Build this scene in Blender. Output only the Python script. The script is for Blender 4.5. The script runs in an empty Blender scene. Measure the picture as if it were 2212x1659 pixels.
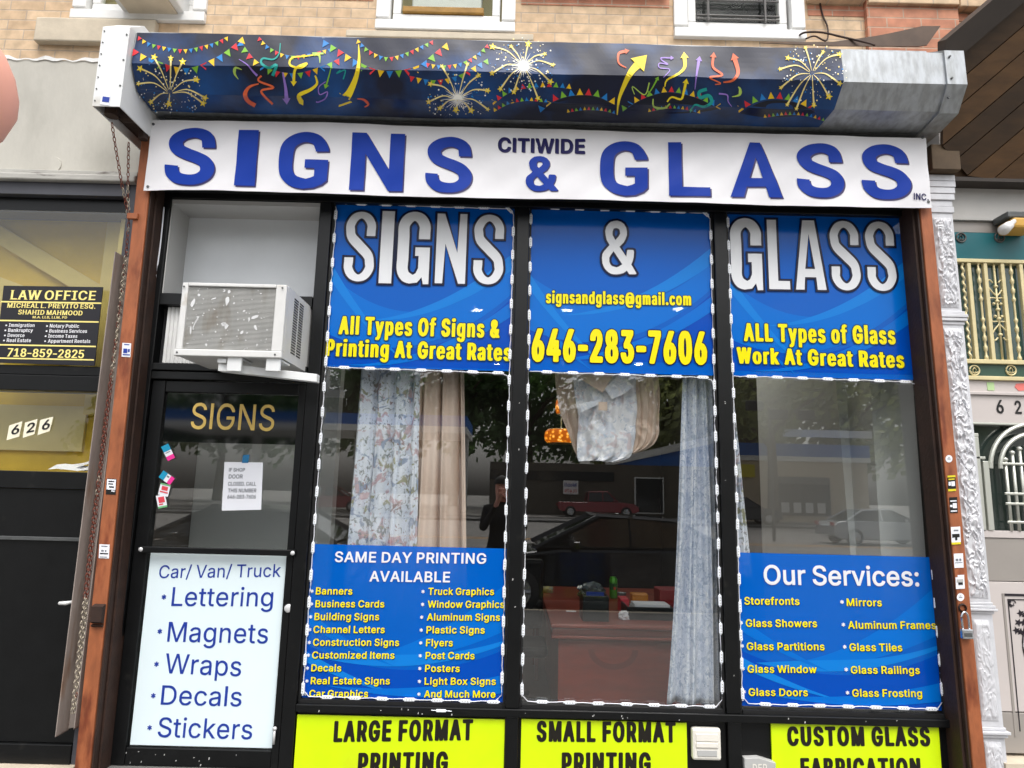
import bpy, bmesh, math, random
from mathutils import Vector, Matrix, noise
from mathutils.geometry import tessellate_polygon
random.seed(7)
S = bpy.context.scene
COL = S.collection
R = math.radians
PI = math.pi

# ------------------------------------------------------------------ camera
CAM_Y, CAM_H = -3.75, 1.6
PITCH, ROLL, FPX = R(9.27), R(1.40), 1440.0
_F = Vector((0, math.cos(PITCH), math.sin(PITCH)))
_U0 = Vector((0, -math.sin(PITCH), math.cos(PITCH)))
_R0 = Vector((1, 0, 0))
_R = _R0 * math.cos(ROLL) + _U0 * math.sin(ROLL)
_U = -_R0 * math.sin(ROLL) + _U0 * math.cos(ROLL)
CAM = Vector((0, CAM_Y, CAM_H))
cd = bpy.data.cameras.new('camera')
cd.sensor_width = 36.0
cd.lens = FPX / 2212.0 * 36.0
cd.clip_start = 0.01
cd.clip_end = 2000
cam = bpy.data.objects.new('camera', cd)
COL.objects.link(cam)
cam.matrix_world = Matrix(((_R.x, _U.x, -_F.x, CAM.x), (_R.y, _U.y, -_F.y, CAM.y), (_R.z, _U.z, -_F.z, CAM.z), (0, 0, 0, 1)))
S.camera = cam

# ------------------------------------------------------------------ sky, sun, exposure (overcast day)
SUN_EL, SUN_AZ = R(62), R(14)          # azimuth measured from the street side, towards the right
w = bpy.data.worlds.new('World')
S.world = w
w.use_nodes = True
nt = w.node_tree
sky = nt.nodes.new('ShaderNodeTexSky')
sky.sky_type = 'NISHITA'
sky.sun_disc = False
sky.sun_elevation = SUN_EL
sky.sun_rotation = PI - SUN_AZ
sky.air_density = 1.0
sky.dust_density = 6.0
hs = nt.nodes.new('ShaderNodeHueSaturation')
hs.inputs['Saturation'].default_value = 0.22
nt.links.new(sky.outputs[0], hs.inputs['Color'])
bg = nt.nodes['Background']
bg.inputs[1].default_value = 0.15
nt.links.new(hs.outputs[0], bg.inputs[0])
sl = bpy.data.lights.new('sun', 'SUN')
sl.energy = 0.55
sl.angle = R(50)
sl.color = (1.0, 0.97, 0.93)
so = bpy.data.objects.new('sun', sl)
COL.objects.link(so)
sd = Vector((math.sin(SUN_AZ) * math.cos(SUN_EL), -math.cos(SUN_AZ) * math.cos(SUN_EL), math.sin(SUN_EL)))
so.rotation_euler = sd.to_track_quat('Z', 'Y').to_euler()
so.location = (4, -12, 14)
S.view_settings.view_transform = 'Standard'
S.view_settings.look = 'None'
S.view_settings.gamma = 1
S.view_settings.use_curve_mapping = False
S.view_settings.exposure = 0.8
S.cycles.use_denoising = True
S.cycles.max_bounces = 8
S.cycles.transparent_max_bounces = 24

# ------------------------------------------------------------------ helpers
def at(u, v, Y=0.0):
    """point of the plane y = Y seen at photo coordinates (2212 px wide)"""
    d = _F + _R * ((u - 1106) / FPX) - _U * ((v - 829.5) / FPX)
    t = (Y - CAM_Y) / d.y
    return Vector((d.x * t, Y, CAM_H + d.z * t))

def lin(c):
    c /= 255.0
    return c / 12.92 if c <= 0.04045 else ((c + 0.055) / 1.055) ** 2.4

def rgb(r, g, b, k=1.0):
    return (lin(r) * k, lin(g) * k, lin(b) * k, 1.0)

def mat(name, col, rough=0.6, metal=0.0, var=0.0, vscale=8.0, bump=0.0, bscale=60.0, spec=0.5, col2=None, thr=None, coat=0.0, detail=6.0, stretch=None, emit=0.0, sheen=0.0):
    """principled material; var = brightness variation by noise, col2/thr = patches of a second colour (wear, rust)"""
    m = bpy.data.materials.new(name)
    m.use_nodes = True
    n, l = m.node_tree.nodes, m.node_tree.links
    b = n['Principled BSDF']
    b.inputs['Roughness'].default_value = rough
    b.inputs['Metallic'].default_value = metal
    b.inputs['Specular IOR Level'].default_value = spec
    b.inputs['Coat Weight'].default_value = coat
    b.inputs['Coat Roughness'].default_value = 0.04
    b.inputs['Base Color'].default_value = col
    if emit:
        b.inputs['Emission Color'].default_value = col
        b.inputs['Emission Strength'].default_value = emit
    tc = n.new('ShaderNodeTexCoord')
    src = tc.outputs['Object']
    if stretch:
        mp = n.new('ShaderNodeMapping')
        mp.inputs['Scale'].default_value = stretch
        l.new(src, mp.inputs[0])
        src = mp.outputs[0]
    out = None
    if col2 is not None:
        nz = n.new('ShaderNodeTexNoise')
        nz.inputs['Scale'].default_value = vscale * 0.7
        nz.inputs['Detail'].default_value = detail
        l.new(src, nz.inputs[0])
        rp = n.new('ShaderNodeMapRange')
        a, c = thr or (0.5, 0.6)
        rp.inputs[1].default_value = a
        rp.inputs[2].default_value = c
        l.new(nz.outputs[0], rp.inputs[0])
        mx = n.new('ShaderNodeMix')
        mx.data_type = 'RGBA'
        mx.inputs[6].default_value = col
        mx.inputs[7].default_value = col2
        l.new(rp.outputs[0], mx.inputs[0])
        out = mx.outputs[2]
    if var:
        nz = n.new('ShaderNodeTexNoise')
        nz.inputs['Scale'].default_value = vscale
        nz.inputs['Detail'].default_value = detail
        nz.inputs['Roughness'].default_value = 0.62
        l.new(src, nz.inputs[0])
        rp = n.new('ShaderNodeMapRange')
        rp.inputs[1].default_value = 0.3
        rp.inputs[2].default_value = 0.7
        rp.inputs[3].default_value = 1.0 - var
        rp.inputs[4].default_value = 1.0 + var
        l.new(nz.outputs[0], rp.inputs[0])
        hv = n.new('ShaderNodeHueSaturation')
        if out is not None:
            l.new(out, hv.inputs['Color'])
        else:
            hv.inputs['Color'].default_value = col
        l.new(rp.outputs[0], hv.inputs['Value'])
        out = hv.outputs[0]
    if out is not None:
        l.new(out, b.inputs['Base Color'])
    if bump:
        nb = n.new('ShaderNodeTexNoise')
        nb.inputs['Scale'].default_value = bscale
        nb.inputs['Detail'].default_value = 4.0
        l.new(src, nb.inputs[0])
        bp = n.new('ShaderNodeBump')
        bp.inputs['Strength'].default_value = bump
        bp.inputs['Distance'].default_value = 0.01
        l.new(nb.outputs[0], bp.inputs['Height'])
        l.new(bp.outputs[0], b.inputs['Normal'])
    return m

def glass_mat(name, tint, ior=1.55):
    m = bpy.data.materials.new(name)
    m.use_nodes = True
    n, l = m.node_tree.nodes, m.node_tree.links
    n.remove(n['Principled BSDF'])
    tr = n.new('ShaderNodeBsdfTransparent')
    tr.inputs[0].default_value = tint
    gl = n.new('ShaderNodeBsdfGlossy')
    gl.inputs['Roughness'].default_value = 0.0
    fr = n.new('ShaderNodeFresnel')
    # the same reflectance from both sides of the sheet: the node inverts the index on back faces
    ge = n.new('ShaderNodeNewGeometry')
    io = n.new('ShaderNodeMapRange')
    io.inputs[3].default_value = ior
    io.inputs[4].default_value = 1.0 / ior
    l.new(ge.outputs['Backfacing'], io.inputs[0])
    l.new(io.outputs[0], fr.inputs[0])
    mx = n.new('ShaderNodeMixShader')
    l.new(fr.outputs[0], mx.inputs[0])
    l.new(tr.outputs[0], mx.inputs[1])
    l.new(gl.outputs[0], mx.inputs[2])
    l.new(mx.outputs[0], n['Material Output'].inputs[0])
    return m

class MB:
    """collects shapes and links them as ONE mesh object"""
    def __init__(self):
        self.v, self.f, self.m = [], [], []
    def add(self, vs, fs, mi=0):
        k = len(self.v)
        self.v += [tuple(p) for p in vs]
        for f in fs:
            self.f.append(tuple(i + k for i in f))
            self.m.append(mi)
        return self
    def box(self, x0, x1, y0, y1, z0, z1, mi=0, ch=0.0):
        if ch <= 0:
            vs = [(x0, y0, z0), (x1, y0, z0), (x1, y1, z0), (x0, y1, z0), (x0, y0, z1), (x1, y0, z1), (x1, y1, z1), (x0, y1, z1)]
            return self.add(vs, [(0, 3, 2, 1), (4, 5, 6, 7), (0, 1, 5, 4), (1, 2, 6, 5), (2, 3, 7, 6), (3, 0, 4, 7)], mi)
        bm = bmesh.new()
        bmesh.ops.create_cube(bm, size=1)
        for q in bm.verts:
            q.co = Vector(((x0 + x1) / 2 + q.co.x * (x1 - x0), (y0 + y1) / 2 + q.co.y * (y1 - y0), (z0 + z1) / 2 + q.co.z * (z1 - z0)))
        bmesh.ops.bevel(bm, geom=bm.edges[:], offset=ch, segments=2, affect='EDGES', profile=0.5)
        bm.verts.index_update()
        self.add([q.co for q in bm.verts], [[q.index for q in f.verts] for f in bm.faces], mi)
        bm.free()
        return self
    def hexa(self, front, back, mi=0):
        """four front corners (ccw seen from the front) and the four behind them"""
        return self.add(list(front) + list(back), [(0, 1, 2, 3), (7, 6, 5, 4), (0, 4, 5, 1), (1, 5, 6, 2), (2, 6, 7, 3), (3, 7, 4, 0)], mi)
    def plate(self, pts, depth, mi=0):
        """polygon in a plane y=const thickened towards +y"""
        n = len(pts)
        b = [(p[0], p[1] + depth, p[2]) for p in pts]
        fs = [tuple(range(n)), tuple(range(2 * n - 1, n - 1, -1))]
        fs += [(i, i + n, (i + 1) % n + n, (i + 1) % n) for i in range(n)]
        return self.add(list(pts) + b, fs, mi)
    def extrude_x(self, prof, x0, x1, mi=0, caps=True, closed=True):
        """profile of (y, z) points pulled along x"""
        n = len(prof)
        vs = [(x0, y, z) for y, z in prof] + [(x1, y, z) for y, z in prof]
        fs = [(i, (i + 1) % n, (i + 1) % n + n, i + n) for i in range(n if closed else n - 1)]
        if caps:
            fs += [tuple(range(n)), tuple(range(2 * n - 1, n - 1, -1))]
        return self.add(vs, fs, mi)
    def tube(self, pts, r, mi=0, n=8, cap=True):
        pts = [Vector(p) for p in pts]
        rr = r if isinstance(r, (list, tuple)) else [r] * len(pts)
        vs, fs = [], []
        up = Vector((0, 0, 1))
        for i, p in enumerate(pts):
            t = (pts[min(i + 1, len(pts) - 1)] - pts[max(i - 1, 0)]).normalized()
            a = t.cross(up)
            if a.length < 0.05:
                a = t.cross(Vector((1, 0, 0)))
            a.normalize()
            b = t.cross(a)
            for k in range(n):
                an = 2 * PI * k / n
                vs.append(p + (a * math.cos(an) + b * math.sin(an)) * rr[i])
        for i in range(len(pts) - 1):
            for k in range(n):
                fs.append((i * n + k, i * n + (k + 1) % n, (i + 1) * n + (k + 1) % n, (i + 1) * n + k))
        if cap:
            fs += [tuple(range(n - 1, -1, -1)), tuple(range((len(pts) - 1) * n, len(pts) * n))]
        return self.add(vs, fs, mi)
    def lathe(self, prof, c, axis='Z', n=24, mi=0, ends=True):
        """(radius, height) points turned about an axis through c"""
        vs, fs = [], []
        for r, h in prof:
            for k in range(n):
                a = 2 * PI * k / n
                x, y = r * math.cos(a), r * math.sin(a)
                vs.append({'Z': (c[0] + x, c[1] + y, c[2] + h), 'Y': (c[0] + x, c[1] + h, c[2] + y), 'X': (c[0] + h, c[1] + x, c[2] + y)}[axis])
        for i in range(len(prof) - 1):
            for k in range(n):
                fs.append((i * n + k, i * n + (k + 1) % n, (i + 1) * n + (k + 1) % n, (i + 1) * n + k))
        if ends:
            fs += [tuple(range(n - 1, -1, -1)), tuple(range((len(prof) - 1) * n, len(prof) * n))]
        return self.add(vs, fs, mi)
    def grid(self, fn, nu, nv, mi=0):
        vs = [fn(i / nu, j / nv) for j in range(nv + 1) for i in range(nu + 1)]
        fs = [(j * (nu + 1) + i, j * (nu + 1) + i + 1, (j + 1) * (nu + 1) + i + 1, (j + 1) * (nu + 1) + i) for j in range(nv) for i in range(nu)]
        return self.add(vs, fs, mi)
    def build(self, name, mats, parent=None, smooth=False, bevel=0.0):
        me = bpy.data.meshes.new(name)
        me.from_pydata(self.v, [], self.f)
        for q in (mats if isinstance(mats, (list, tuple)) else [mats]):
            me.materials.append(q)
        me.polygons.foreach_set('material_index', self.m)
        if smooth:
            me.polygons.foreach_set('use_smooth', [True] * len(me.polygons))
        me.validate()
        me.update()
        o = bpy.data.objects.new(name, me)
        COL.objects.link(o)
        if parent is not None:
            o.parent = parent
            o.matrix_parent_inverse = Matrix.Translation(-parent.location)
        if bevel:
            bv = o.modifiers.new('bevel', 'BEVEL')
            bv.width = bevel
            bv.segments = 2
            bv.limit_method = 'ANGLE'
        return o

def tag(o, label=None, cat=None, group=None, kind=None):
    if label: o['label'] = label
    if cat: o['category'] = cat
    if group: o['group'] = group
    if kind: o['kind'] = kind
    return o

def thing(name, loc, label, cat, group=None):
    o = bpy.data.objects.new(name, None)
    o.empty_display_size = 0.1
    o.location = loc
    COL.objects.link(o)
    return tag(o, label, cat, group)
# glyph outlines (two characters per number)
FONT_DATA = {
 'bold': {
  '&': [84, [32,-1,39,-1,46,0,54,2,60,6,64,1,66,0,79,0,81,1,82,3,71,19,74,25,76,32,77,42,76,46,73,47,63,47,61,46,60,45,59,34,46,51,55,59,59,66,62,73,62,81,60,88,55,95,48,99,40,101,32,100,25,98,20,94,15,88,13,80,14,71,16,63,22,54,10,42,7,37,6,30,7,20,9,15,12,10,16,6,20,3,26,0], [33,15,29,16,26,19,24,23,24,27,24,30,26,34,32,41,49,19,42,15,38,14], [36,65,31,73,31,79,33,84,36,85,39,85,42,84,44,82,45,76,42,71]],
  '*': [85, [37,42,47,41,50,43,50,58,60,51,62,51,65,52,69,61,68,64,55,71,69,79,69,81,65,89,62,91,60,90,50,84,50,98,47,100,38,100,35,99,35,97,35,84,34,84,25,90,22,91,20,89,15,80,17,77,29,71,16,62,16,60,20,52,22,51,25,51,35,57,35,44]],
  '.': [39, [17,-1,22,-1,26,1,29,5,31,8,31,13,29,17,26,20,22,22,17,21,13,20,10,16,9,13,9,8,10,5,13,1]],
  '0': [82, [36,-1,44,-1,51,0,58,4,63,9,68,15,71,23,74,32,75,42,75,57,74,68,71,77,68,85,63,91,57,97,51,100,43,101,35,101,29,99,23,96,18,91,14,85,10,77,8,68,7,58,7,36,9,26,13,17,17,11,22,5,29,1], [38,15,35,17,32,19,27,28,25,39,24,56,26,68,30,78,35,84,41,85,45,84,48,83,51,79,54,74,57,61,57,44,55,30,51,21,48,18,45,16,41,15]],
  '1': [74, [8,0,64,0,66,1,68,2,68,13,66,15,64,16,48,16,48,97,47,99,45,100,29,100,8,83,8,69,11,67,14,67,29,79,30,78,30,16,10,16,8,15,7,13,7,3]],
  '2': [76, [8,0,66,0,69,1,69,2,69,14,67,16,32,17,60,49,65,58,68,66,68,78,63,88,56,96,46,100,40,101,34,101,23,98,18,95,14,91,9,82,7,70,8,68,9,67,23,68,24,69,25,76,27,80,31,84,35,85,41,85,47,82,50,78,51,71,49,64,45,57,7,13,7,3]],
  '3': [80, [35,-1,47,-1,58,3,66,9,69,14,72,19,73,25,73,34,72,40,69,46,65,51,60,55,54,58,47,59,70,87,70,98,68,100,14,100,12,99,11,98,11,86,13,84,46,83,26,59,26,49,27,47,29,46,44,45,48,44,52,41,54,37,56,32,55,26,53,21,51,18,47,16,42,15,37,15,32,17,28,19,26,23,24,29,23,30,9,30,8,29,7,27,9,17,11,12,15,8,24,2]],
  '4': [84, [50,0,63,0,65,1,66,3,66,19,75,20,77,21,78,22,78,33,77,35,75,36,66,36,66,62,63,64,51,65,48,63,48,36,27,36,60,96,60,99,57,100,45,100,43,98,7,32,7,22,9,20,48,19,48,3]],
  '5': [77, [33,-1,40,-1,48,0,54,3,60,7,65,14,68,20,70,26,70,35,69,43,66,51,62,57,57,62,50,66,42,67,35,67,27,65,29,83,29,84,63,84,65,84,66,86,66,97,65,99,63,100,16,100,14,99,13,98,8,48,11,47,22,46,32,51,36,51,41,51,45,49,48,46,52,38,53,30,51,23,46,18,41,15,35,15,29,18,26,21,24,28,22,30,10,30,7,28,8,18,14,8,23,2]],
  '6': [76, [33,-1,40,-1,45,-1,51,1,56,4,64,12,67,17,69,24,69,32,69,41,67,47,63,53,58,58,52,62,46,63,38,64,37,64,58,96,58,98,55,100,42,100,40,99,15,59,10,50,7,41,7,33,7,26,9,20,12,14,15,8,21,4,27,1], [37,15,32,16,27,20,25,26,24,34,25,40,28,45,33,48,38,49,44,48,49,44,51,38,52,30,51,24,47,19,42,15]],
  '7': [77, [14,0,28,0,31,2,70,85,70,97,68,100,10,100,7,98,7,86,9,84,50,83,13,4,13,2]],
  '8': [80, [35,-1,42,-1,49,0,55,2,61,5,66,8,70,14,72,20,73,26,73,34,70,41,66,47,60,53,66,58,69,66,70,75,68,84,64,91,57,97,51,100,42,101,36,101,30,100,24,97,20,94,16,91,13,86,11,81,10,75,10,68,12,62,15,57,20,53,13,46,8,37,7,28,8,19,12,11,18,5,26,1], [35,15,29,18,26,22,24,27,25,34,28,39,32,42,38,43,45,43,51,40,54,36,56,30,55,24,52,19,48,16,41,15], [39,59,34,61,30,64,28,68,27,73,28,78,31,82,35,85,41,85,46,84,50,81,52,77,53,71,51,66,49,63,45,60]],
  '9': [76, [20,0,34,0,36,1,61,41,66,50,68,58,69,65,69,72,68,79,65,86,61,91,57,95,51,99,45,101,38,101,32,101,26,99,21,97,17,93,13,88,9,83,8,77,7,70,7,61,9,54,13,47,18,42,24,38,30,37,38,36,39,36,18,4,18,2], [35,51,30,54,26,59,24,65,24,72,27,78,30,83,35,85,40,85,45,83,50,78,52,71,52,64,50,58,46,53,41,51]],
  ':': [39, [17,-1,22,-1,26,1,29,5,31,8,31,13,29,17,26,20,22,22,17,21,13,20,10,16,9,13,9,8,10,5,13,1], [18,50,22,50,26,52,29,55,31,60,31,65,29,69,25,71,21,73,16,72,13,71,10,67,9,64,9,59,10,55,13,52]],
  'A': [90, [5,0,18,0,21,1,29,26,60,26,69,1,71,0,83,0,86,2,87,3,54,98,52,100,38,100,35,98,3,3,3,2], [35,43,45,75,55,43,54,43]],
  'B': [85, [12,0,48,0,58,1,64,4,69,7,74,11,76,15,79,26,78,37,73,46,65,53,70,57,74,63,75,71,75,80,72,86,68,92,62,96,57,98,48,100,14,100,12,100,11,98,10,3], [29,16,29,43,48,43,52,42,56,40,60,35,61,29,60,24,57,19,54,17,50,16], [29,59,29,84,47,84,51,83,54,81,57,78,58,72,57,66,54,62,51,60,47,59]],
  'C': [95, [44,-1,52,-1,60,0,67,2,74,7,79,12,83,18,87,25,88,32,88,34,86,35,72,35,71,34,68,25,64,21,58,17,51,16,44,16,38,19,34,22,29,29,27,35,25,42,25,50,25,60,27,67,30,73,34,78,37,81,46,84,51,84,55,84,61,82,65,78,69,73,71,66,72,65,86,65,88,67,87,73,84,80,81,86,77,91,71,95,65,98,58,100,52,101,43,101,35,99,27,95,21,89,15,82,11,74,8,64,7,57,7,46,8,36,11,26,15,18,21,11,28,5,35,1]],
  'D': [93, [12,0,45,0,57,2,64,5,71,10,77,16,81,24,84,33,86,46,86,61,83,71,79,81,73,88,66,94,58,98,51,99,42,100,14,100,11,98,10,3], [29,16,28,83,41,84,48,83,54,82,59,78,63,74,66,68,68,61,69,53,69,44,67,36,65,30,62,25,59,22,54,19,45,17]],
  'E': [79, [12,0,68,0,71,2,72,14,69,16,28,17,29,42,65,42,67,43,68,46,68,56,66,59,28,59,28,83,69,84,71,86,71,98,69,100,14,100,11,98,10,3]],
  'F': [78, [12,0,26,0,28,2,29,41,63,41,65,42,66,44,66,55,64,57,28,58,28,83,69,84,70,85,70,87,70,98,69,100,14,100,11,98,10,3]],
  'G': [97, [44,-1,52,-1,61,0,68,3,75,7,81,14,85,20,88,29,89,37,89,51,87,53,52,53,50,53,49,51,49,38,52,37,71,37,70,29,66,23,62,19,57,17,52,16,46,16,42,17,37,19,34,22,30,27,27,34,25,42,25,58,27,65,29,71,33,77,37,81,46,84,51,84,55,84,60,81,65,78,72,65,86,65,88,66,89,67,87,73,85,80,81,86,76,91,71,95,65,98,58,100,51,101,43,101,34,99,27,95,20,89,15,82,11,74,8,64,7,54,7,42,9,32,12,24,17,15,22,9,29,4,37,0]],
  'I': [36, [11,0,25,0,27,1,27,3,27,97,26,99,24,100,11,100,10,99,9,97,9,3]],
  'L': [75, [12,0,66,0,68,1,69,3,69,14,67,16,28,17,28,97,27,99,25,100,13,100,11,99,10,97,10,3]],
  'M': [115, [12,0,25,0,28,2,28,61,49,2,51,1,53,0,63,0,65,2,87,60,87,2,90,0,102,0,104,1,105,3,105,97,103,99,101,100,85,100,82,98,58,30,57,29,33,98,29,100,14,100,11,99,10,97,10,3]],
  'N': [97, [12,0,26,0,28,2,29,67,68,1,70,0,83,0,86,2,87,97,85,99,72,100,69,98,69,33,29,99,27,100,14,100,11,98,10,3]],
  'O': [99, [44,-1,52,-1,61,0,69,4,77,9,82,15,87,24,90,32,91,42,92,54,90,64,88,74,83,83,78,90,70,96,61,100,52,101,43,101,35,99,28,95,21,90,15,82,11,74,8,64,7,57,7,46,8,36,11,26,15,18,21,11,28,5,35,1], [45,16,40,17,36,20,32,24,29,29,25,41,25,56,27,68,30,73,34,78,37,81,42,83,51,84,56,83,61,81,65,78,69,73,73,61,74,44,71,31,68,25,64,22,60,18,55,16,50,16]],
  'P': [83, [12,0,25,0,28,2,28,34,49,35,58,37,67,42,74,51,76,58,77,65,77,73,75,80,72,87,68,92,63,96,57,98,44,100,14,100,11,98,10,3], [29,51,28,83,45,84,52,82,57,78,59,71,59,63,56,56,52,53,48,51]],
  'R': [84, [12,0,25,0,28,2,28,36,29,37,44,37,62,1,64,0,77,0,80,2,80,4,62,40,70,47,75,56,77,66,76,77,74,85,69,91,63,95,57,98,44,100,14,100,11,98,10,3], [29,53,29,84,46,84,54,82,57,78,59,71,59,63,56,58,53,55,48,53]],
  'S': [84, [36,-1,45,-2,52,-1,59,1,65,5,70,9,73,14,76,20,77,26,77,33,75,39,72,44,68,48,58,54,33,63,29,66,27,68,27,74,29,80,34,83,41,85,48,84,53,82,57,78,59,72,60,70,73,70,76,72,76,77,74,82,71,87,68,92,63,95,58,98,52,100,45,101,38,101,32,100,26,98,20,95,16,90,12,85,10,80,9,74,9,67,11,62,14,57,17,53,22,50,28,46,53,38,57,35,59,32,59,26,56,20,51,16,43,15,35,16,30,18,27,22,25,29,23,31,10,31,7,29,7,26,9,18,12,13,15,8,24,2,30,0]],
  'T': [84, [35,0,48,0,50,1,51,2,51,83,75,84,77,84,79,86,79,97,77,100,9,100,6,98,5,86,7,84,33,83,33,3]],
  'V': [90, [37,0,51,0,54,2,87,97,86,98,85,100,71,100,68,98,45,26,45,27,21,98,20,100,17,100,6,100,3,98,3,96,35,2]],
  'W': [125, [29,0,44,0,46,2,63,66,79,2,82,0,95,0,97,1,122,97,121,100,107,100,104,98,88,31,71,99,69,100,56,100,53,98,37,32,21,98,17,100,6,100,4,99,3,97,27,2]],
  'X': [89, [5,0,19,0,22,1,44,36,67,1,69,0,82,0,85,1,85,4,55,51,83,96,84,98,82,100,67,100,65,99,45,67,44,67,24,99,21,100,9,100,6,99,5,96,34,51,3,4,3,2]],
  'Y': [88, [37,0,50,0,53,2,53,41,85,96,85,98,83,100,69,100,67,99,45,60,44,60,22,99,20,100,6,100,3,98,3,96,35,41,35,3]],
  'a': [74, [26,-1,33,-2,38,-1,42,1,47,3,48,1,51,0,62,0,64,1,65,3,65,51,63,60,61,66,56,71,49,75,42,77,30,76,20,73,12,67,7,57,8,55,21,51,23,52,28,58,34,61,39,61,42,60,45,58,47,55,48,50,47,49,27,45,18,43,11,38,7,31,5,26,5,19,8,10,11,6,16,3,21,0], [30,14,26,16,23,19,23,24,24,27,30,30,47,33,47,25,44,19,38,15]],
  'b': [80, [38,-1,48,-1,55,1,61,5,67,12,71,20,74,30,74,41,73,52,70,60,66,66,60,72,54,75,45,77,38,77,32,75,27,71,26,98,24,100,12,100,10,99,9,97,9,2,12,0,24,0,26,1,27,5,33,0], [39,14,33,17,29,23,27,31,26,42,28,50,32,57,36,60,42,61,49,59,53,54,56,45,56,35,55,25,51,19,46,15]],
  'c': [75, [34,-1,46,-1,51,1,57,3,61,7,65,11,69,21,69,23,67,24,55,27,53,26,51,21,48,17,44,15,39,14,35,15,32,16,26,23,24,33,24,44,27,53,32,59,38,61,42,61,45,60,50,56,53,50,55,49,67,52,69,54,66,62,60,70,51,75,42,77,34,77,28,75,23,73,17,69,13,64,10,58,7,51,6,43,7,27,9,20,12,13,17,8,22,3,28,0]],
  'd': [80, [33,-1,39,-1,45,-1,49,1,54,5,54,1,57,0,68,0,71,2,71,97,70,99,69,100,57,100,54,98,53,72,47,75,41,77,32,77,26,75,20,72,16,68,12,62,9,56,7,48,6,38,7,27,10,18,14,10,19,5,26,1], [37,14,32,16,27,22,24,30,23,40,25,49,28,56,33,60,39,61,45,59,50,54,53,47,54,36,52,26,49,20,44,15]],
  'e': [76, [35,-1,47,-1,52,1,58,3,62,6,66,11,69,16,70,20,68,22,55,25,53,24,50,18,47,16,42,14,36,15,32,16,28,20,25,25,24,31,25,31,68,31,70,32,71,34,71,43,69,52,67,59,64,65,59,70,54,73,48,76,40,77,34,77,27,75,21,72,16,67,12,62,9,55,7,48,6,40,7,25,10,18,13,11,18,6,23,3,28,0], [24,47,26,52,29,57,33,60,39,61,44,60,48,58,51,54,53,47,52,47]],
  'f': [51, [16,0,28,0,31,2,31,60,32,61,44,61,45,61,46,63,46,73,45,75,43,76,31,76,31,83,33,87,37,88,44,87,46,89,48,100,47,102,41,104,31,103,26,102,22,99,18,95,15,90,14,85,14,76,4,76,1,74,2,62,4,61,13,61,14,60,14,3]],
  'g': [80, [33,-28,45,-28,57,-24,64,-18,69,-10,71,1,71,73,70,75,69,76,56,76,54,74,54,71,48,75,42,77,35,77,28,76,22,73,16,68,12,62,9,55,6,43,7,30,10,18,16,10,24,4,29,2,35,1,45,2,54,6,53,-2,52,-6,49,-9,45,-11,39,-12,32,-11,28,-9,23,-3,21,-2,19,-2,9,-9,9,-11,11,-14,17,-21,25,-26], [36,17,30,20,26,25,24,33,24,43,26,52,29,57,34,60,40,61,46,59,51,53,54,44,54,33,52,25,48,20,42,17]],
  'h': [78, [11,0,24,0,26,2,27,50,28,54,31,58,35,60,39,61,43,61,46,59,49,56,51,51,51,2,54,0,65,0,67,1,68,3,68,50,67,58,65,63,63,68,59,72,55,74,49,76,42,77,36,76,31,74,27,72,26,97,26,99,24,100,12,100,10,99,9,97,9,3]],
  'i': [36, [11,0,23,0,25,1,26,2,26,73,25,75,23,76,12,76,10,75,9,73,9,3], [14,83,19,82,23,83,26,86,28,90,28,94,27,98,24,101,20,103,16,103,13,101,10,99,8,95,7,92,8,88,11,85]],
  'k': [72, [11,0,24,0,26,2,26,27,30,31,52,0,68,0,70,1,71,3,42,43,68,71,68,75,66,76,51,76,27,50,26,97,26,99,24,100,12,100,10,99,9,97,9,3]],
  'l': [36, [11,0,25,0,27,1,27,3,27,100,26,102,24,103,11,103,9,100,9,3]],
  'm': [112, [11,0,24,0,26,2,27,51,28,56,31,59,34,61,38,61,41,61,44,59,46,56,47,53,47,3,48,1,51,0,61,0,64,2,65,52,66,56,69,59,72,61,76,61,79,61,82,59,84,56,85,53,86,2,89,0,100,0,102,1,103,3,103,54,100,64,97,69,94,72,85,76,76,77,67,74,58,68,53,74,49,76,45,77,39,77,35,76,30,75,27,72,26,75,24,76,12,76,10,75,9,73,9,3]],
  'n': [77, [11,0,24,0,26,2,27,50,28,54,31,58,35,60,39,61,43,61,46,59,49,56,51,51,51,2,55,0,65,0,68,2,68,47,68,56,66,62,63,68,58,72,53,75,46,77,39,77,33,75,27,71,26,75,24,76,12,76,9,75,9,3]],
  'o': [78, [34,-1,42,-1,48,0,55,2,60,6,65,11,69,18,71,25,72,32,72,48,69,56,65,64,60,69,55,73,48,76,42,77,34,77,28,75,23,73,17,69,13,64,10,58,7,51,6,43,7,27,9,20,12,13,17,8,22,3,28,0], [37,14,31,17,26,23,24,31,24,41,25,50,29,56,33,60,40,61,46,59,51,54,54,45,55,35,53,25,49,19,44,15]],
  'p': [80, [11,-26,24,-26,26,-25,27,5,32,1,37,-1,45,-1,52,0,58,2,63,6,67,12,71,18,73,27,74,35,74,46,72,54,68,62,64,68,58,73,52,76,45,77,37,76,32,75,27,71,26,74,24,76,12,76,10,75,9,74,9,-24], [39,15,33,17,29,24,27,31,26,42,28,50,31,56,36,60,42,61,49,59,54,53,56,44,56,34,55,25,51,19,45,15]],
  'r': [51, [11,0,24,0,26,2,27,51,30,56,33,59,38,60,46,60,48,61,49,75,46,77,35,76,30,75,27,72,25,75,23,76,12,76,9,74,9,3]],
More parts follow.
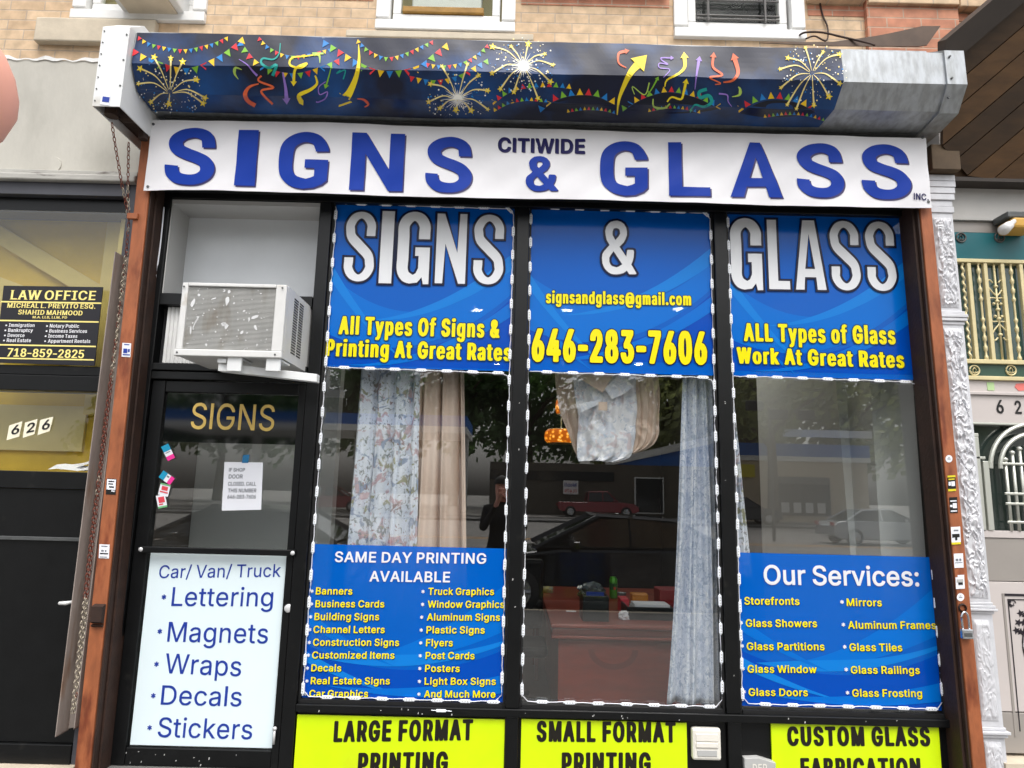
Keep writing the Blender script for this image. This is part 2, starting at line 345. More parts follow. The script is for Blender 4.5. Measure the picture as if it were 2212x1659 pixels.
  's': [70, [30,-1,37,-1,43,-1,53,3,60,10,62,15,64,20,64,25,63,30,60,35,57,38,49,43,30,48,26,52,26,55,27,58,30,60,33,62,38,62,42,60,45,57,47,53,49,52,60,54,62,55,63,57,61,62,55,70,49,74,40,77,28,76,18,72,12,65,8,57,8,52,9,46,12,42,15,38,24,33,42,28,45,26,46,24,46,20,44,17,40,15,36,14,30,15,27,16,24,19,23,24,21,25,9,23,6,21,8,14,13,6,20,2]],
  't': [46, [28,0,39,0,42,1,43,3,41,15,38,16,30,15,29,17,29,21,29,60,29,61,39,61,41,62,42,74,39,76,29,76,29,90,27,93,14,93,12,92,11,91,11,76,4,76,1,74,1,63,4,61,11,61,11,18,13,10,15,6,19,3,23,1]],
  'u': [78, [30,-1,41,0,46,2,51,4,52,1,55,0,66,0,68,2,68,73,68,75,66,76,54,76,51,74,51,26,49,21,46,18,42,16,39,15,34,15,31,17,29,20,27,25,26,74,25,75,23,76,12,76,9,74,9,28,10,18,13,11,18,5,23,2]],
  'v': [74, [30,0,42,0,45,2,71,73,70,75,69,76,56,76,53,75,37,27,21,75,18,76,6,76,3,75,3,72,28,2]],
  'w': [105, [26,0,38,0,41,2,52,45,64,2,67,0,78,0,80,1,101,73,99,76,86,76,83,75,72,31,61,74,60,75,46,76,44,75,33,31,21,75,18,76,7,76,5,75,4,72,24,2]],
  'x': [72, [5,0,20,0,22,1,36,24,51,1,53,0,65,0,68,1,68,4,46,39,67,72,67,74,66,76,52,76,50,75,36,53,23,75,8,76,5,75,5,72,26,39,4,4,4,2]],
  'y': [74, [15,-27,23,-27,30,-25,35,-20,40,-14,71,72,71,74,69,76,56,76,53,75,37,27,21,75,18,76,6,76,3,74,3,72,28,2,25,-6,22,-10,20,-11,13,-10,11,-12,8,-23,10,-25]],
  'z': [72, [9,0,62,0,65,2,65,14,63,16,32,16,31,17,64,63,64,73,62,76,12,76,9,75,8,63,10,60,41,59,7,12,7,2]],
 },
 'reg': {
  '*': [86, [38,44,48,44,48,63,64,53,69,62,52,71,68,81,69,82,64,90,48,80,48,99,47,100,38,100,38,80,22,90,17,82,17,81,34,71,17,62,21,53,38,63]],
  '-': [57, [7,37,49,36,50,38,50,48,49,49,8,49,7,48]],
  '.': [36, [16,0,20,-1,23,0,26,3,27,6,27,10,26,13,24,16,21,18,17,18,14,17,11,15,10,11,9,7,10,4,13,1]],
  '/': [48, [3,-14,14,-14,45,104,33,104]],
  '0': [82, [36,-1,44,-1,51,0,57,3,63,8,67,14,71,22,73,31,75,42,75,54,74,65,71,77,68,85,63,92,57,97,51,100,44,101,36,101,29,99,24,96,19,92,15,85,11,77,9,68,7,58,7,46,8,35,10,25,13,17,17,10,22,5,29,1], [40,11,35,12,31,14,27,18,24,23,21,35,20,53,22,69,26,80,29,85,33,87,41,89,46,89,50,87,54,83,57,78,61,65,62,47,60,31,56,20,52,15,49,13,44,11]],
  '2': [76, [7,0,69,0,69,11,68,12,25,12,56,47,63,56,66,64,67,75,65,84,59,93,51,98,46,100,40,101,28,100,22,98,18,94,14,90,10,85,8,77,7,72,8,70,20,71,21,79,25,84,30,88,37,89,44,88,51,84,54,79,55,72,53,64,48,56,7,10]],
  '3': [81, [34,-1,47,-1,58,3,67,10,72,19,73,26,73,33,71,40,68,46,63,51,57,55,51,57,43,58,70,90,70,99,69,100,12,99,12,88,13,88,52,88,28,59,28,49,29,48,40,48,46,47,51,45,56,42,59,36,60,30,60,24,57,18,53,14,48,12,42,11,36,11,29,13,25,16,22,20,20,27,8,27,7,26,9,16,15,8,24,2]],
  '4': [85, [52,0,65,0,65,20,78,21,78,33,65,33,65,62,64,63,52,62,52,33,21,33,59,99,58,100,46,100,7,31,7,21,8,20,52,20]],
  '6': [76, [33,-1,44,-1,50,1,56,4,60,8,64,13,68,23,69,31,68,40,65,47,61,54,55,59,48,61,39,62,31,61,56,99,56,99,56,100,42,99,16,59,11,49,8,40,7,32,8,25,9,19,12,13,16,8,21,4,26,1], [35,11,29,13,23,19,20,27,20,35,22,43,27,48,33,51,41,51,48,49,53,43,56,36,56,28,53,20,49,14,42,11]],
  '7': [77, [14,0,27,0,69,87,70,99,69,100,7,100,7,88,56,87]],
  '8': [80, [34,-1,42,-1,49,0,56,1,61,4,66,8,70,13,72,19,73,24,73,33,69,42,63,48,56,52,63,57,68,65,70,74,68,84,65,90,59,96,52,99,44,101,32,100,22,96,14,88,12,84,11,78,11,70,13,63,18,57,24,52,20,50,16,47,10,39,7,29,8,19,12,12,18,6,25,1], [37,11,29,13,23,18,20,24,21,32,24,39,30,44,38,46,47,45,53,42,58,36,60,30,60,23,57,17,52,13,45,11], [38,58,31,60,26,64,24,70,24,77,26,83,31,87,37,89,44,89,51,86,55,82,57,77,57,70,55,65,50,60,44,58]],
  ':': [36, [16,0,20,-1,23,0,26,3,27,6,27,10,26,13,24,16,21,18,17,18,14,17,11,15,10,11,9,7,10,4,13,1], [15,53,18,53,22,53,25,56,27,59,27,62,27,66,24,69,21,71,17,71,14,70,12,68,10,65,9,61,10,58,12,55]],
  'A': [91, [3,0,17,0,26,27,27,28,64,28,74,0,87,0,52,100,38,100,37,99], [31,40,31,41,45,87,60,40]],
  'B': [86, [11,0,47,0,57,1,63,3,68,5,73,9,76,14,78,19,79,25,79,31,77,38,75,43,71,47,66,50,62,52,62,53,69,57,73,63,75,70,75,79,73,85,70,90,67,93,62,97,56,99,49,100,11,100], [25,12,25,45,53,44,59,41,64,37,66,30,66,24,64,19,60,15,56,13,51,13], [25,57,25,88,50,87,56,86,60,82,62,76,62,70,60,64,56,60,53,58,48,57]],
  'C': [96, [44,-1,53,-1,61,0,68,2,74,6,80,11,84,17,88,24,89,31,88,32,76,32,73,24,68,17,60,13,51,11,42,13,35,16,29,21,24,29,22,36,21,44,21,53,21,62,23,69,27,75,31,80,36,85,41,87,46,88,53,88,59,87,65,84,70,80,74,75,76,68,89,68,86,79,79,90,69,97,62,100,56,101,47,101,39,100,31,96,24,91,18,85,13,77,10,68,8,58,8,46,9,35,12,26,16,17,22,10,28,5,36,1]],
  'D': [95, [11,0,45,0,57,2,64,5,71,9,76,14,80,20,84,29,87,39,87,51,86,64,83,74,79,82,73,89,67,94,59,98,49,100,11,100], [25,12,24,87,45,88,56,85,63,81,67,76,71,70,73,64,74,56,74,45,73,37,71,30,64,20,56,15,45,12]],
  'E': [79, [11,0,71,0,71,12,25,12,24,13,25,44,67,44,67,45,67,56,67,57,25,57,24,87,70,88,71,89,71,99,70,100,11,100]],
  'F': [78, [11,0,24,0,25,43,65,43,66,44,65,55,25,55,24,87,69,88,70,89,70,99,69,100,11,100]],
  'G': [98, [45,-1,54,-1,61,0,69,2,76,7,81,12,85,18,88,25,90,34,90,51,54,51,53,50,53,39,54,39,77,39,77,32,75,27,72,22,69,18,64,15,58,12,51,11,45,12,39,14,34,17,29,21,26,27,23,34,21,42,21,53,21,62,23,69,27,75,31,80,35,84,40,87,46,88,53,88,58,87,65,85,69,80,73,75,76,68,89,68,89,73,86,80,82,86,78,91,73,95,67,98,54,101,46,101,38,100,31,97,23,92,18,85,13,77,10,68,8,58,8,46,9,35,12,26,16,17,22,10,28,5,36,1]],
  'H': [98, [11,0,24,0,25,45,73,45,73,0,86,0,86,99,86,100,74,100,73,99,73,57,25,57,24,99,23,100,11,100]],
  'I': [33, [10,0,23,0,23,100,10,100,9,99]],
  'L': [74, [11,0,69,0,69,11,68,12,25,12,24,13,24,100,12,100,11,99]],
  'M': [118, [11,0,24,0,24,80,32,57,54,0,65,0,94,79,94,0,107,0,107,99,106,100,89,100,65,36,60,18,59,18,53,36,30,99,29,100,11,100]],
  'N': [99, [11,0,24,0,24,81,37,57,72,0,88,0,87,100,75,100,74,99,75,19,66,34,26,100,11,100]],
  'O': [101, [44,-1,54,-1,62,0,70,4,77,9,83,15,88,23,91,32,93,42,93,54,92,65,89,74,85,82,79,89,73,95,65,99,56,101,47,101,39,100,31,96,24,91,18,85,13,77,10,68,8,58,8,46,9,35,12,26,16,17,22,10,28,5,36,1], [47,12,41,13,35,16,31,20,26,25,23,31,21,39,21,46,21,56,24,69,27,75,31,80,35,84,41,87,46,88,53,88,60,87,65,84,70,80,74,75,77,69,79,62,80,53,80,44,77,31,74,25,70,20,65,16,60,13,54,12]],
  'P': [84, [11,0,24,0,25,36,47,36,57,38,67,43,71,47,74,52,76,57,77,64,77,71,76,77,75,83,71,88,68,92,63,96,56,98,48,100,11,100], [25,48,25,88,49,87,55,86,59,83,63,76,64,68,63,60,59,53,54,50,49,49]],
  'R': [85, [11,0,24,0,25,38,46,38,66,0,81,0,60,41,68,45,73,51,76,58,77,67,77,77,74,85,69,91,63,96,56,99,48,100,11,100], [25,51,25,88,49,87,56,86,60,82,64,75,64,68,63,60,59,55,55,53,49,51]],
  'S': [84, [36,-1,44,-2,52,-1,59,1,64,4,69,8,73,12,76,18,77,24,77,31,76,37,73,42,69,46,59,52,31,62,26,65,23,69,23,76,26,82,32,87,40,89,48,89,56,85,61,80,63,73,76,74,74,83,68,92,60,98,48,101,34,100,28,99,22,96,18,92,14,88,11,82,10,77,10,71,11,64,14,60,18,55,29,49,56,39,61,36,64,32,64,24,61,18,54,13,45,11,36,11,28,15,23,20,20,28,7,27,8,22,9,17,15,8,24,2]],
  'T': [85, [36,0,49,0,49,87,79,88,79,99,78,100,6,100,6,88,36,87]],
  'U': [98, [43,-1,56,-1,68,3,78,10,84,20,86,26,86,34,86,99,86,100,74,100,73,99,73,35,71,25,68,19,62,14,56,12,49,11,41,12,35,15,30,19,26,25,24,35,24,99,23,100,11,100,11,34,13,23,17,14,24,7,33,1]],
  'V': [91, [38,0,52,0,53,1,87,99,87,100,74,99,46,14,45,15,38,38,17,99,16,100,3,100]],
  'W': [129, [29,0,44,0,64,80,65,80,85,0,100,0,126,100,113,100,112,99,93,17,72,99,71,100,58,100,36,17,17,99,16,100,3,100]],
  'a': [74, [25,-1,34,-2,40,0,46,3,51,9,52,0,64,0,64,49,63,57,61,63,58,68,53,72,47,74,35,76,29,75,22,73,18,70,13,67,10,62,8,57,19,53,23,59,27,62,32,64,38,64,43,64,46,62,49,60,51,56,51,49,49,47,28,43,19,41,12,37,7,31,6,26,6,20,7,15,8,10,11,6,15,2,20,0], [27,11,22,13,19,17,19,23,21,28,24,30,29,32,51,36,51,24,49,19,47,16,43,13,38,11,33,10]],
  'c': [75, [34,-1,45,-1,56,3,64,10,67,15,69,20,68,21,57,24,54,18,51,14,45,11,39,10,33,11,29,13,25,17,22,22,19,32,20,45,23,55,29,61,33,63,37,64,46,63,52,59,57,51,69,54,65,62,60,68,53,73,45,75,37,76,30,75,24,72,20,70,16,65,12,60,9,53,7,45,6,37,7,29,9,22,12,15,16,8,22,4,28,0]],
  'e': [77, [34,-1,46,-1,56,2,65,9,69,18,68,19,58,22,54,16,50,13,45,11,38,10,33,11,28,14,24,18,22,22,20,27,19,33,69,33,70,34,69,50,67,57,64,63,60,68,55,72,49,74,42,76,36,76,29,75,24,72,18,68,14,63,10,57,8,50,7,42,7,26,9,19,13,13,17,8,22,3,28,0], [20,44,19,45,21,51,26,59,32,63,39,64,46,63,52,59,56,53,57,45,56,44]],
  'g': [80, [33,-29,45,-29,56,-26,64,-20,69,-12,71,-1,70,75,59,75,58,64,52,71,46,74,37,76,29,75,22,72,17,67,13,62,9,55,7,49,6,41,7,27,11,16,18,8,23,4,29,2,35,1,41,1,47,3,51,5,58,13,58,-1,57,-7,55,-11,50,-15,41,-18,32,-17,26,-14,19,-7,10,-12,12,-18,18,-23,26,-27], [35,13,28,16,22,23,20,32,20,44,22,53,27,60,34,64,42,64,49,61,55,54,58,44,58,32,56,23,51,17,44,13]],
  'i': [32, [10,0,22,0,22,75,10,75,10,74], [13,87,17,86,20,87,23,89,24,91,25,94,24,98,23,100,20,102,17,103,13,102,10,101,8,98,8,94,8,91,10,88]],
  'k': [72, [10,0,22,0,22,27,29,34,55,0,71,0,39,42,68,73,68,75,53,75,23,42,22,100,11,100,10,99]],
  'l': [33, [10,0,23,0,23,102,22,103,10,103,9,102]],
  'n': [78, [10,0,22,0,22,45,23,52,25,57,29,60,34,63,40,64,45,63,49,61,52,58,54,53,55,46,55,0,68,0,67,54,64,64,61,68,57,72,53,74,48,75,38,75,29,72,23,65,22,75,10,75]],
  'p': [80, [10,-27,22,-27,23,11,28,4,34,0,40,-1,48,-1,54,0,61,4,66,9,70,17,73,24,74,32,74,43,72,51,70,58,66,64,61,69,56,73,46,76,36,75,28,71,23,64,22,75,10,75], [38,11,31,13,26,20,23,30,22,41,25,52,29,59,35,63,43,64,51,62,57,55,61,45,61,34,59,23,54,15,47,11]],
  'r': [50, [10,0,22,0,22,47,23,53,27,58,32,62,38,63,46,63,46,76,38,76,32,74,27,71,23,66,22,75,10,75]],
  's': [69, [29,-1,41,-1,51,2,55,5,59,9,61,13,63,18,63,23,62,28,60,32,57,36,48,41,27,46,24,49,22,52,22,57,23,60,27,63,33,64,39,64,44,63,48,59,50,54,61,57,59,63,55,69,50,73,42,75,31,76,20,72,16,69,12,65,9,57,9,52,10,47,12,43,15,39,24,34,44,29,48,26,50,23,50,19,47,15,43,12,38,10,31,10,25,12,21,15,18,22,7,19,9,11,14,5,20,1]],
  't': [44, [27,0,36,-1,40,0,41,1,39,11,31,11,27,12,25,15,25,19,25,63,26,64,39,64,39,74,39,75,25,75,24,93,12,93,12,75,1,75,1,64,2,64,12,63,12,63,12,19,13,12,15,7,18,4,22,1]],
  'u': [78, [30,-1,37,-1,44,1,50,5,55,10,56,0,67,0,68,1,68,75,55,74,55,30,54,23,52,18,48,14,43,12,38,11,33,12,29,14,25,18,23,22,22,29,22,74,10,74,10,25,11,17,14,10,18,5,23,1]],
  'v': [74, [30,0,43,0,70,74,70,75,57,75,37,15,33,28,17,74,3,75]],
 },
 'impact': {
  '&': [69, [28,-1,35,-1,40,0,44,2,49,0,62,0,66,2,68,4,60,20,63,33,64,46,61,48,57,49,49,49,44,48,43,51,50,61,53,68,54,78,53,87,50,92,44,97,38,100,32,101,25,100,19,97,14,93,11,87,9,79,9,70,11,63,15,54,10,47,7,42,5,37,4,30,5,18,10,9,13,5,18,2,22,0], [31,18,29,20,28,24,27,29,28,31,34,20]],
  '-': [51, [10,34,39,34,44,35,46,36,47,38,47,49,45,51,42,52,39,53,12,53,7,52,5,49,5,37,7,35]],
  '.': [38, [17,-1,22,-1,28,1,31,5,32,10,32,16,30,20,26,23,20,25,15,24,10,22,7,18,6,14,6,8,8,4,12,1]],
  '0': [67, [30,-1,37,-1,43,1,49,4,53,8,57,14,59,22,62,33,63,43,62,57,61,70,59,79,56,87,52,93,47,98,40,100,34,101,27,100,22,99,17,95,13,90,9,83,7,76,5,57,5,33,7,24,10,15,14,8,18,4,24,0], [34,20,31,24,29,31,28,50,29,69,31,76,34,80,36,76,38,69,39,50,38,31,36,24]],
  '2': [63, [10,0,52,0,57,1,59,4,59,15,57,18,52,19,35,19,34,20,48,41,54,52,57,62,58,71,56,83,51,92,48,96,43,99,39,100,34,101,29,101,24,100,20,99,16,96,10,89,6,80,5,68,7,66,9,65,21,65,24,65,26,66,28,68,29,77,32,81,34,77,35,72,34,65,31,57,5,14,5,4,7,1]],
  '3': [66, [29,-1,35,-1,40,0,45,1,50,4,56,11,61,21,62,34,59,45,56,50,53,54,48,58,44,60,59,86,59,97,56,99,52,100,14,100,10,99,8,96,8,85,9,82,14,81,29,81,30,80,18,59,18,49,19,47,21,45,24,44,32,44,35,42,37,37,38,32,38,26,36,22,34,19,33,18,32,18,29,23,28,30,26,31,23,32,10,32,6,31,5,28,7,17,12,8,15,4,19,2,24,0]],
  '4': [69, [39,0,50,0,53,1,55,2,56,4,56,19,59,19,62,20,64,22,65,23,64,35,61,37,56,38,56,63,54,64,51,66,41,66,52,95,52,97,50,99,48,100,45,100,35,100,31,99,29,97,4,33,5,23,7,20,12,19,33,19,33,4,35,1], [31,38,33,45,33,38]],
  '6': [63, [28,-1,34,-1,39,0,44,2,48,5,52,8,55,13,58,24,59,39,57,47,55,52,51,57,48,61,44,63,37,65,51,95,51,97,49,98,47,99,44,100,32,100,29,99,27,97,10,59,7,50,5,41,5,33,5,25,7,19,9,12,13,6,18,3,22,0], [32,19,29,25,28,33,29,41,32,46,35,41,36,32,35,25]],
  '7': [64, [14,0,27,0,30,1,32,4,59,84,59,96,57,99,53,100,11,100,7,99,5,96,5,85,7,82,12,81,33,81,34,80,9,5,10,2]],
  '8': [66, [29,-1,36,-1,43,0,48,2,52,5,56,10,59,14,61,20,62,27,61,35,59,42,57,47,52,52,57,58,59,67,59,76,57,85,54,92,48,97,40,100,33,101,26,100,19,97,13,93,9,86,7,76,7,67,10,58,14,52,10,48,7,43,5,30,6,18,11,8,15,5,19,2,24,0], [33,18,31,19,29,22,28,29,29,37,31,40,33,42,37,37,38,29,37,22,35,19], [33,62,31,66,30,72,31,77,33,82,35,77,36,72,35,66]],
  '@': [98, [47,-25,55,-25,61,-24,69,-22,75,-19,77,-17,75,-8,72,-7,69,-6,66,-6,62,-7,57,-10,52,-11,49,-11,46,-10,41,-7,37,-3,33,3,31,8,37,4,41,3,44,3,48,2,52,3,59,5,65,3,72,2,77,2,81,4,84,5,86,8,90,15,92,24,93,38,92,50,90,62,87,73,82,81,76,89,68,93,60,96,55,97,50,97,44,96,40,96,32,93,24,89,18,83,13,75,8,63,6,52,5,39,6,23,8,11,11,1,15,-8,21,-15,28,-20,33,-22,38,-24], [49,19,46,25,44,37,45,47,49,53,51,47,52,37,51,26], [31,62,31,63,34,70,39,77,45,81,48,82,51,83,55,81,60,78,64,73,67,68,58,67,51,69,47,69,43,69,39,68,36,66]],
  'A': [73, [8,0,20,0,22,1,25,2,31,25,41,25,42,25,47,4,49,1,53,0,64,0,68,1,70,4,49,96,46,99,42,100,29,100,26,99,24,96,2,5,3,2]],
  'B': [70, [13,0,39,0,44,1,49,2,55,5,59,8,62,13,64,19,65,29,64,39,61,47,56,52,60,58,62,65,63,75,61,83,58,90,53,95,47,98,39,100,14,100,9,99,7,96,7,4,9,2], [31,19,31,41,31,41,36,41,39,39,41,35,42,30,41,25,39,20], [31,60,31,80,36,81,37,80,39,76,39,67,38,63,36,61,35,60]],
  'C': [76, [36,-1,43,-1,49,0,55,3,60,7,65,12,68,18,71,26,72,33,70,36,66,38,56,38,51,37,48,35,47,28,45,23,42,20,40,19,38,19,36,21,33,26,29,39,28,56,31,69,33,75,36,79,40,81,43,79,46,73,48,66,52,63,56,62,66,62,70,64,72,66,69,80,65,87,62,92,57,96,52,99,46,101,40,101,33,100,25,98,21,95,15,89,11,83,8,73,6,64,5,54,6,33,8,24,13,15,17,8,23,4,30,0]],
  'E': [65, [13,0,53,0,57,1,60,4,60,15,58,18,53,19,31,19,31,20,31,41,52,41,56,42,58,45,58,56,55,59,51,60,31,60,31,61,31,80,31,81,54,81,57,82,59,84,60,96,57,99,54,100,14,100,9,99,7,96,7,4,9,2]],
  'F': [64, [13,0,25,0,29,1,30,4,31,39,51,40,55,41,57,43,57,55,55,57,50,59,31,59,31,59,31,80,31,81,53,81,57,82,59,84,59,96,57,99,53,100,14,100,9,99,7,96,7,4,9,2]],
  'G': [77, [36,-1,43,-1,51,1,57,4,62,8,66,13,69,20,71,29,72,37,72,51,72,52,70,54,65,55,41,55,38,54,35,53,33,51,34,39,36,37,38,36,49,35,48,33,45,24,41,19,39,19,37,20,33,26,30,33,29,39,28,56,31,69,33,75,36,79,39,81,42,80,46,74,48,66,50,64,52,63,56,62,67,63,71,64,72,67,71,74,68,81,65,87,61,92,56,97,51,99,45,101,39,101,33,101,25,98,19,93,14,88,10,81,7,73,6,64,5,54,6,33,8,24,13,15,17,8,23,4,30,0]],
  'I': [36, [12,0,25,0,29,2,30,4,30,96,28,99,23,100,13,100,11,100,8,98,6,96,6,4,8,2]],
  'L': [62, [13,0,52,0,56,1,59,4,59,15,56,18,52,19,31,19,31,20,31,96,28,99,23,100,15,100,12,100,9,98,7,96,7,4,9,2]],
  'M': [90, [13,0,24,0,27,1,29,2,30,4,31,16,34,3,36,1,39,0,49,0,55,2,56,4,59,14,60,4,62,1,66,0,76,0,80,1,83,3,83,96,81,98,78,100,63,100,59,99,57,97,45,52,33,97,31,99,28,100,15,100,10,99,8,97,7,4,9,2]],
  'N': [78, [13,0,25,0,29,1,31,4,31,38,47,2,49,1,52,0,63,0,68,1,70,3,71,96,69,98,65,100,52,100,49,99,47,96,47,61,31,98,29,99,26,100,15,100,10,99,8,97,7,4,9,2]],
  'O': [79, [36,-1,43,-1,51,1,58,5,63,10,67,17,71,27,73,36,74,46,73,67,70,78,66,86,60,93,54,98,48,100,40,101,33,100,25,98,21,95,15,89,11,83,8,73,6,64,5,54,6,33,8,24,13,15,17,8,23,4,30,0], [39,19,35,23,31,30,29,39,28,50,29,63,31,71,35,78,38,80,40,81,44,77,48,70,50,61,51,50,50,37,48,29,44,22,41,20]],
  'P': [68, [13,0,25,0,28,1,30,2,31,4,31,33,44,34,49,36,52,38,56,41,59,45,63,55,64,63,64,73,62,80,60,87,55,93,51,96,46,99,39,100,13,100,9,99,7,96,7,4,9,2], [31,52,31,80,31,81,36,81,38,78,40,74,40,62,39,57,37,54,36,52]],
  'R': [69, [13,0,25,0,28,1,30,3,31,33,42,4,43,2,48,0,60,0,64,1,66,4,54,40,60,47,63,57,64,70,62,81,59,89,54,94,47,98,39,100,13,100,9,99,7,96,7,4,9,2], [31,55,31,80,31,81,36,81,38,79,40,75,41,69,40,63,39,58,37,55,36,55]],
  'S': [69, [30,-1,37,-1,44,0,49,2,54,5,58,9,61,15,63,20,64,28,63,40,58,48,50,55,33,63,31,66,30,71,31,78,32,80,35,82,38,79,40,71,43,69,48,68,56,68,60,68,62,70,63,72,63,78,61,84,57,92,51,97,44,100,35,101,29,101,24,99,19,97,15,94,12,90,8,84,6,73,7,62,10,56,12,53,16,49,21,46,37,38,40,34,41,28,40,24,37,20,35,18,32,19,31,21,29,25,28,30,25,33,21,33,11,33,7,32,5,30,6,18,12,8,15,4,20,2,25,0]],
  'T': [69, [28,0,41,0,45,2,46,4,46,80,60,81,63,82,65,84,65,96,63,99,58,100,10,100,6,99,4,96,4,85,5,83,7,82,10,81,22,81,23,80,23,4,24,2]],
  'U': [77, [35,-1,41,-1,47,-1,52,1,56,3,59,6,63,11,68,22,70,33,70,95,68,98,63,100,52,100,48,98,46,96,46,32,43,23,41,20,39,18,36,20,34,23,31,32,31,96,28,99,23,100,12,100,9,98,7,96,7,33,9,22,13,12,18,6,25,1,30,0]],
  'W': [97, [24,0,37,0,40,1,42,3,49,33,54,4,55,2,57,1,60,0,71,0,76,1,78,3,95,95,94,98,90,100,78,100,74,99,72,97,66,66,61,96,58,99,54,100,43,100,39,99,37,97,31,67,30,68,26,96,25,98,22,99,20,100,9,100,5,99,2,97,2,95,18,4,20,2]],
  'a': [62, [24,-1,31,-1,38,0,41,0,51,0,55,1,56,2,56,51,54,63,51,69,46,73,43,75,39,76,35,77,31,77,27,77,22,76,18,74,14,72,8,66,5,57,6,56,14,52,17,51,20,51,24,52,26,53,31,60,31,60,33,57,34,51,33,47,19,44,15,43,12,41,7,36,4,28,4,16,8,7,11,3,15,1,19,-1], [28,14,26,20,26,26,29,30,31,31,34,32,34,26,33,21,31,17]],
  'c': [63, [30,-1,36,-1,41,-1,45,1,50,4,56,11,59,21,58,23,50,26,47,27,43,27,40,26,38,25,36,19,33,15,33,15,32,16,30,19,27,29,26,41,28,52,32,60,33,60,33,60,35,58,38,51,41,49,45,49,49,50,58,53,59,54,56,64,50,71,47,74,43,75,38,76,33,77,26,76,21,75,16,72,12,68,9,63,6,55,4,40,5,25,7,18,10,11,14,6,18,2,23,0]],
  'd': [67, [28,-1,36,-1,42,0,45,0,55,0,59,1,60,2,60,97,58,99,54,100,43,100,40,99,39,98,38,76,38,76,31,77,26,76,20,75,17,73,11,67,6,55,5,46,4,32,6,23,8,14,12,7,17,3,22,0], [33,15,30,19,28,24,26,38,28,52,30,57,33,60,35,56,37,51,38,38,37,24,35,19]],
  'e': [64, [30,-1,36,-1,41,-1,46,1,49,3,53,6,56,10,59,19,58,21,49,24,45,25,41,24,39,24,38,23,36,18,33,14,31,17,29,21,26,32,55,32,59,33,60,34,59,52,57,60,54,66,50,71,46,74,39,76,33,77,26,76,21,75,16,72,12,68,9,63,7,57,4,40,6,23,10,10,14,6,18,2,24,0], [27,46,27,47,28,54,33,61,36,55,38,46,37,46]],
  'f': [46, [15,0,27,0,30,1,32,2,32,61,39,62,42,62,43,63,42,74,41,75,39,75,32,76,32,82,33,87,34,88,39,88,42,89,44,100,43,101,39,103,35,104,31,104,26,104,22,103,18,101,16,99,12,95,11,90,10,76,3,75,1,73,1,63,4,62,9,61,10,61,10,2,12,1]],
  'g': [67, [29,-28,36,-28,42,-27,48,-25,52,-22,55,-19,58,-13,60,-1,60,74,58,75,55,76,45,76,41,75,36,76,32,77,25,76,20,75,16,72,12,68,9,63,6,56,4,41,6,23,8,15,12,9,17,5,23,2,29,1,33,1,38,2,38,1,37,-7,35,-11,33,-13,30,-10,27,-4,25,-3,22,-3,17,-3,14,-4,6,-10,10,-18,14,-23,20,-26,24,-27], [33,17,30,21,28,26,26,38,28,51,30,56,33,60,35,57,37,52,39,38,37,25,35,21]],
  'i': [35, [11,0,24,0,27,1,28,2,28,73,26,75,21,76,11,76,8,75,6,73,6,2,8,1], [15,83,21,83,26,84,29,87,30,91,30,96,27,100,24,102,18,103,13,102,9,101,7,98,5,95,5,90,7,86,11,84]],
  'k': [61, [11,0,23,0,26,1,28,2,29,17,36,2,38,1,42,0,55,0,59,1,60,2,39,43,59,74,57,75,53,76,42,76,37,75,35,74,29,64,28,98,26,99,24,100,21,100,10,100,8,99,6,98,6,2,8,1]],
  'l': [35, [11,0,25,0,28,1,29,2,29,101,27,102,22,103,11,103,8,102,6,101,6,2,8,1]],
  'm': [90, [11,0,23,0,27,1,28,2,29,50,30,55,32,59,34,52,34,2,36,1,39,0,49,0,54,1,56,2,56,51,57,57,58,59,59,59,61,52,61,2,63,1,68,0,78,0,81,1,83,2,83,52,82,61,79,68,75,73,70,76,64,77,59,77,55,76,51,75,47,73,42,76,38,77,35,77,29,77,25,75,21,76,11,76,8,75,7,74,6,2,8,1]],
  'n': [65, [11,0,23,0,27,1,28,2,29,48,30,55,33,60,33,60,35,56,36,49,37,2,39,1,44,0,54,0,57,1,58,2,58,50,57,61,54,68,49,73,47,75,43,76,36,77,31,76,26,75,22,76,11,76,8,75,6,73,6,2,8,1]],
  'o': [66, [30,-1,36,-1,42,0,48,2,52,6,56,12,59,18,61,35,60,53,58,59,54,66,51,71,46,74,39,76,33,77,26,76,21,75,16,72,12,68,9,63,6,55,4,40,5,25,7,18,10,11,14,6,18,2,23,0], [33,15,30,18,28,23,26,38,28,52,30,57,33,60,35,58,38,52,39,38,37,23,35,17]],
  'p': [67, [11,-27,23,-27,26,-26,28,-25,28,-1,36,-2,41,-1,46,0,50,2,53,5,56,9,61,20,62,30,62,43,61,53,59,61,55,68,50,73,44,76,40,76,36,77,31,76,26,75,22,76,12,76,8,75,7,74,6,-24,8,-26], [34,15,32,19,30,24,28,38,30,51,32,56,34,60,37,57,39,52,40,38,39,23,36,18,35,15]],
  'r': [46, [11,0,23,0,27,1,28,2,28,47,29,53,31,57,33,60,34,60,38,60,41,61,44,62,44,63,44,75,42,76,36,77,30,77,25,75,21,76,11,76,8,75,6,73,6,2,8,1]],
  's': [59, [26,-1,33,-1,38,-1,43,1,47,3,50,6,53,11,55,21,54,29,51,36,48,39,45,42,31,47,29,50,28,53,28,58,30,60,33,54,36,52,40,52,43,52,53,55,54,57,52,64,49,70,44,74,41,75,37,76,30,77,25,76,21,75,16,74,13,71,10,68,8,64,6,55,7,45,11,38,17,34,30,29,32,25,33,19,30,14,27,18,26,23,23,24,18,25,14,24,6,22,4,20,7,11,11,5,14,3,17,1,21,-1]],
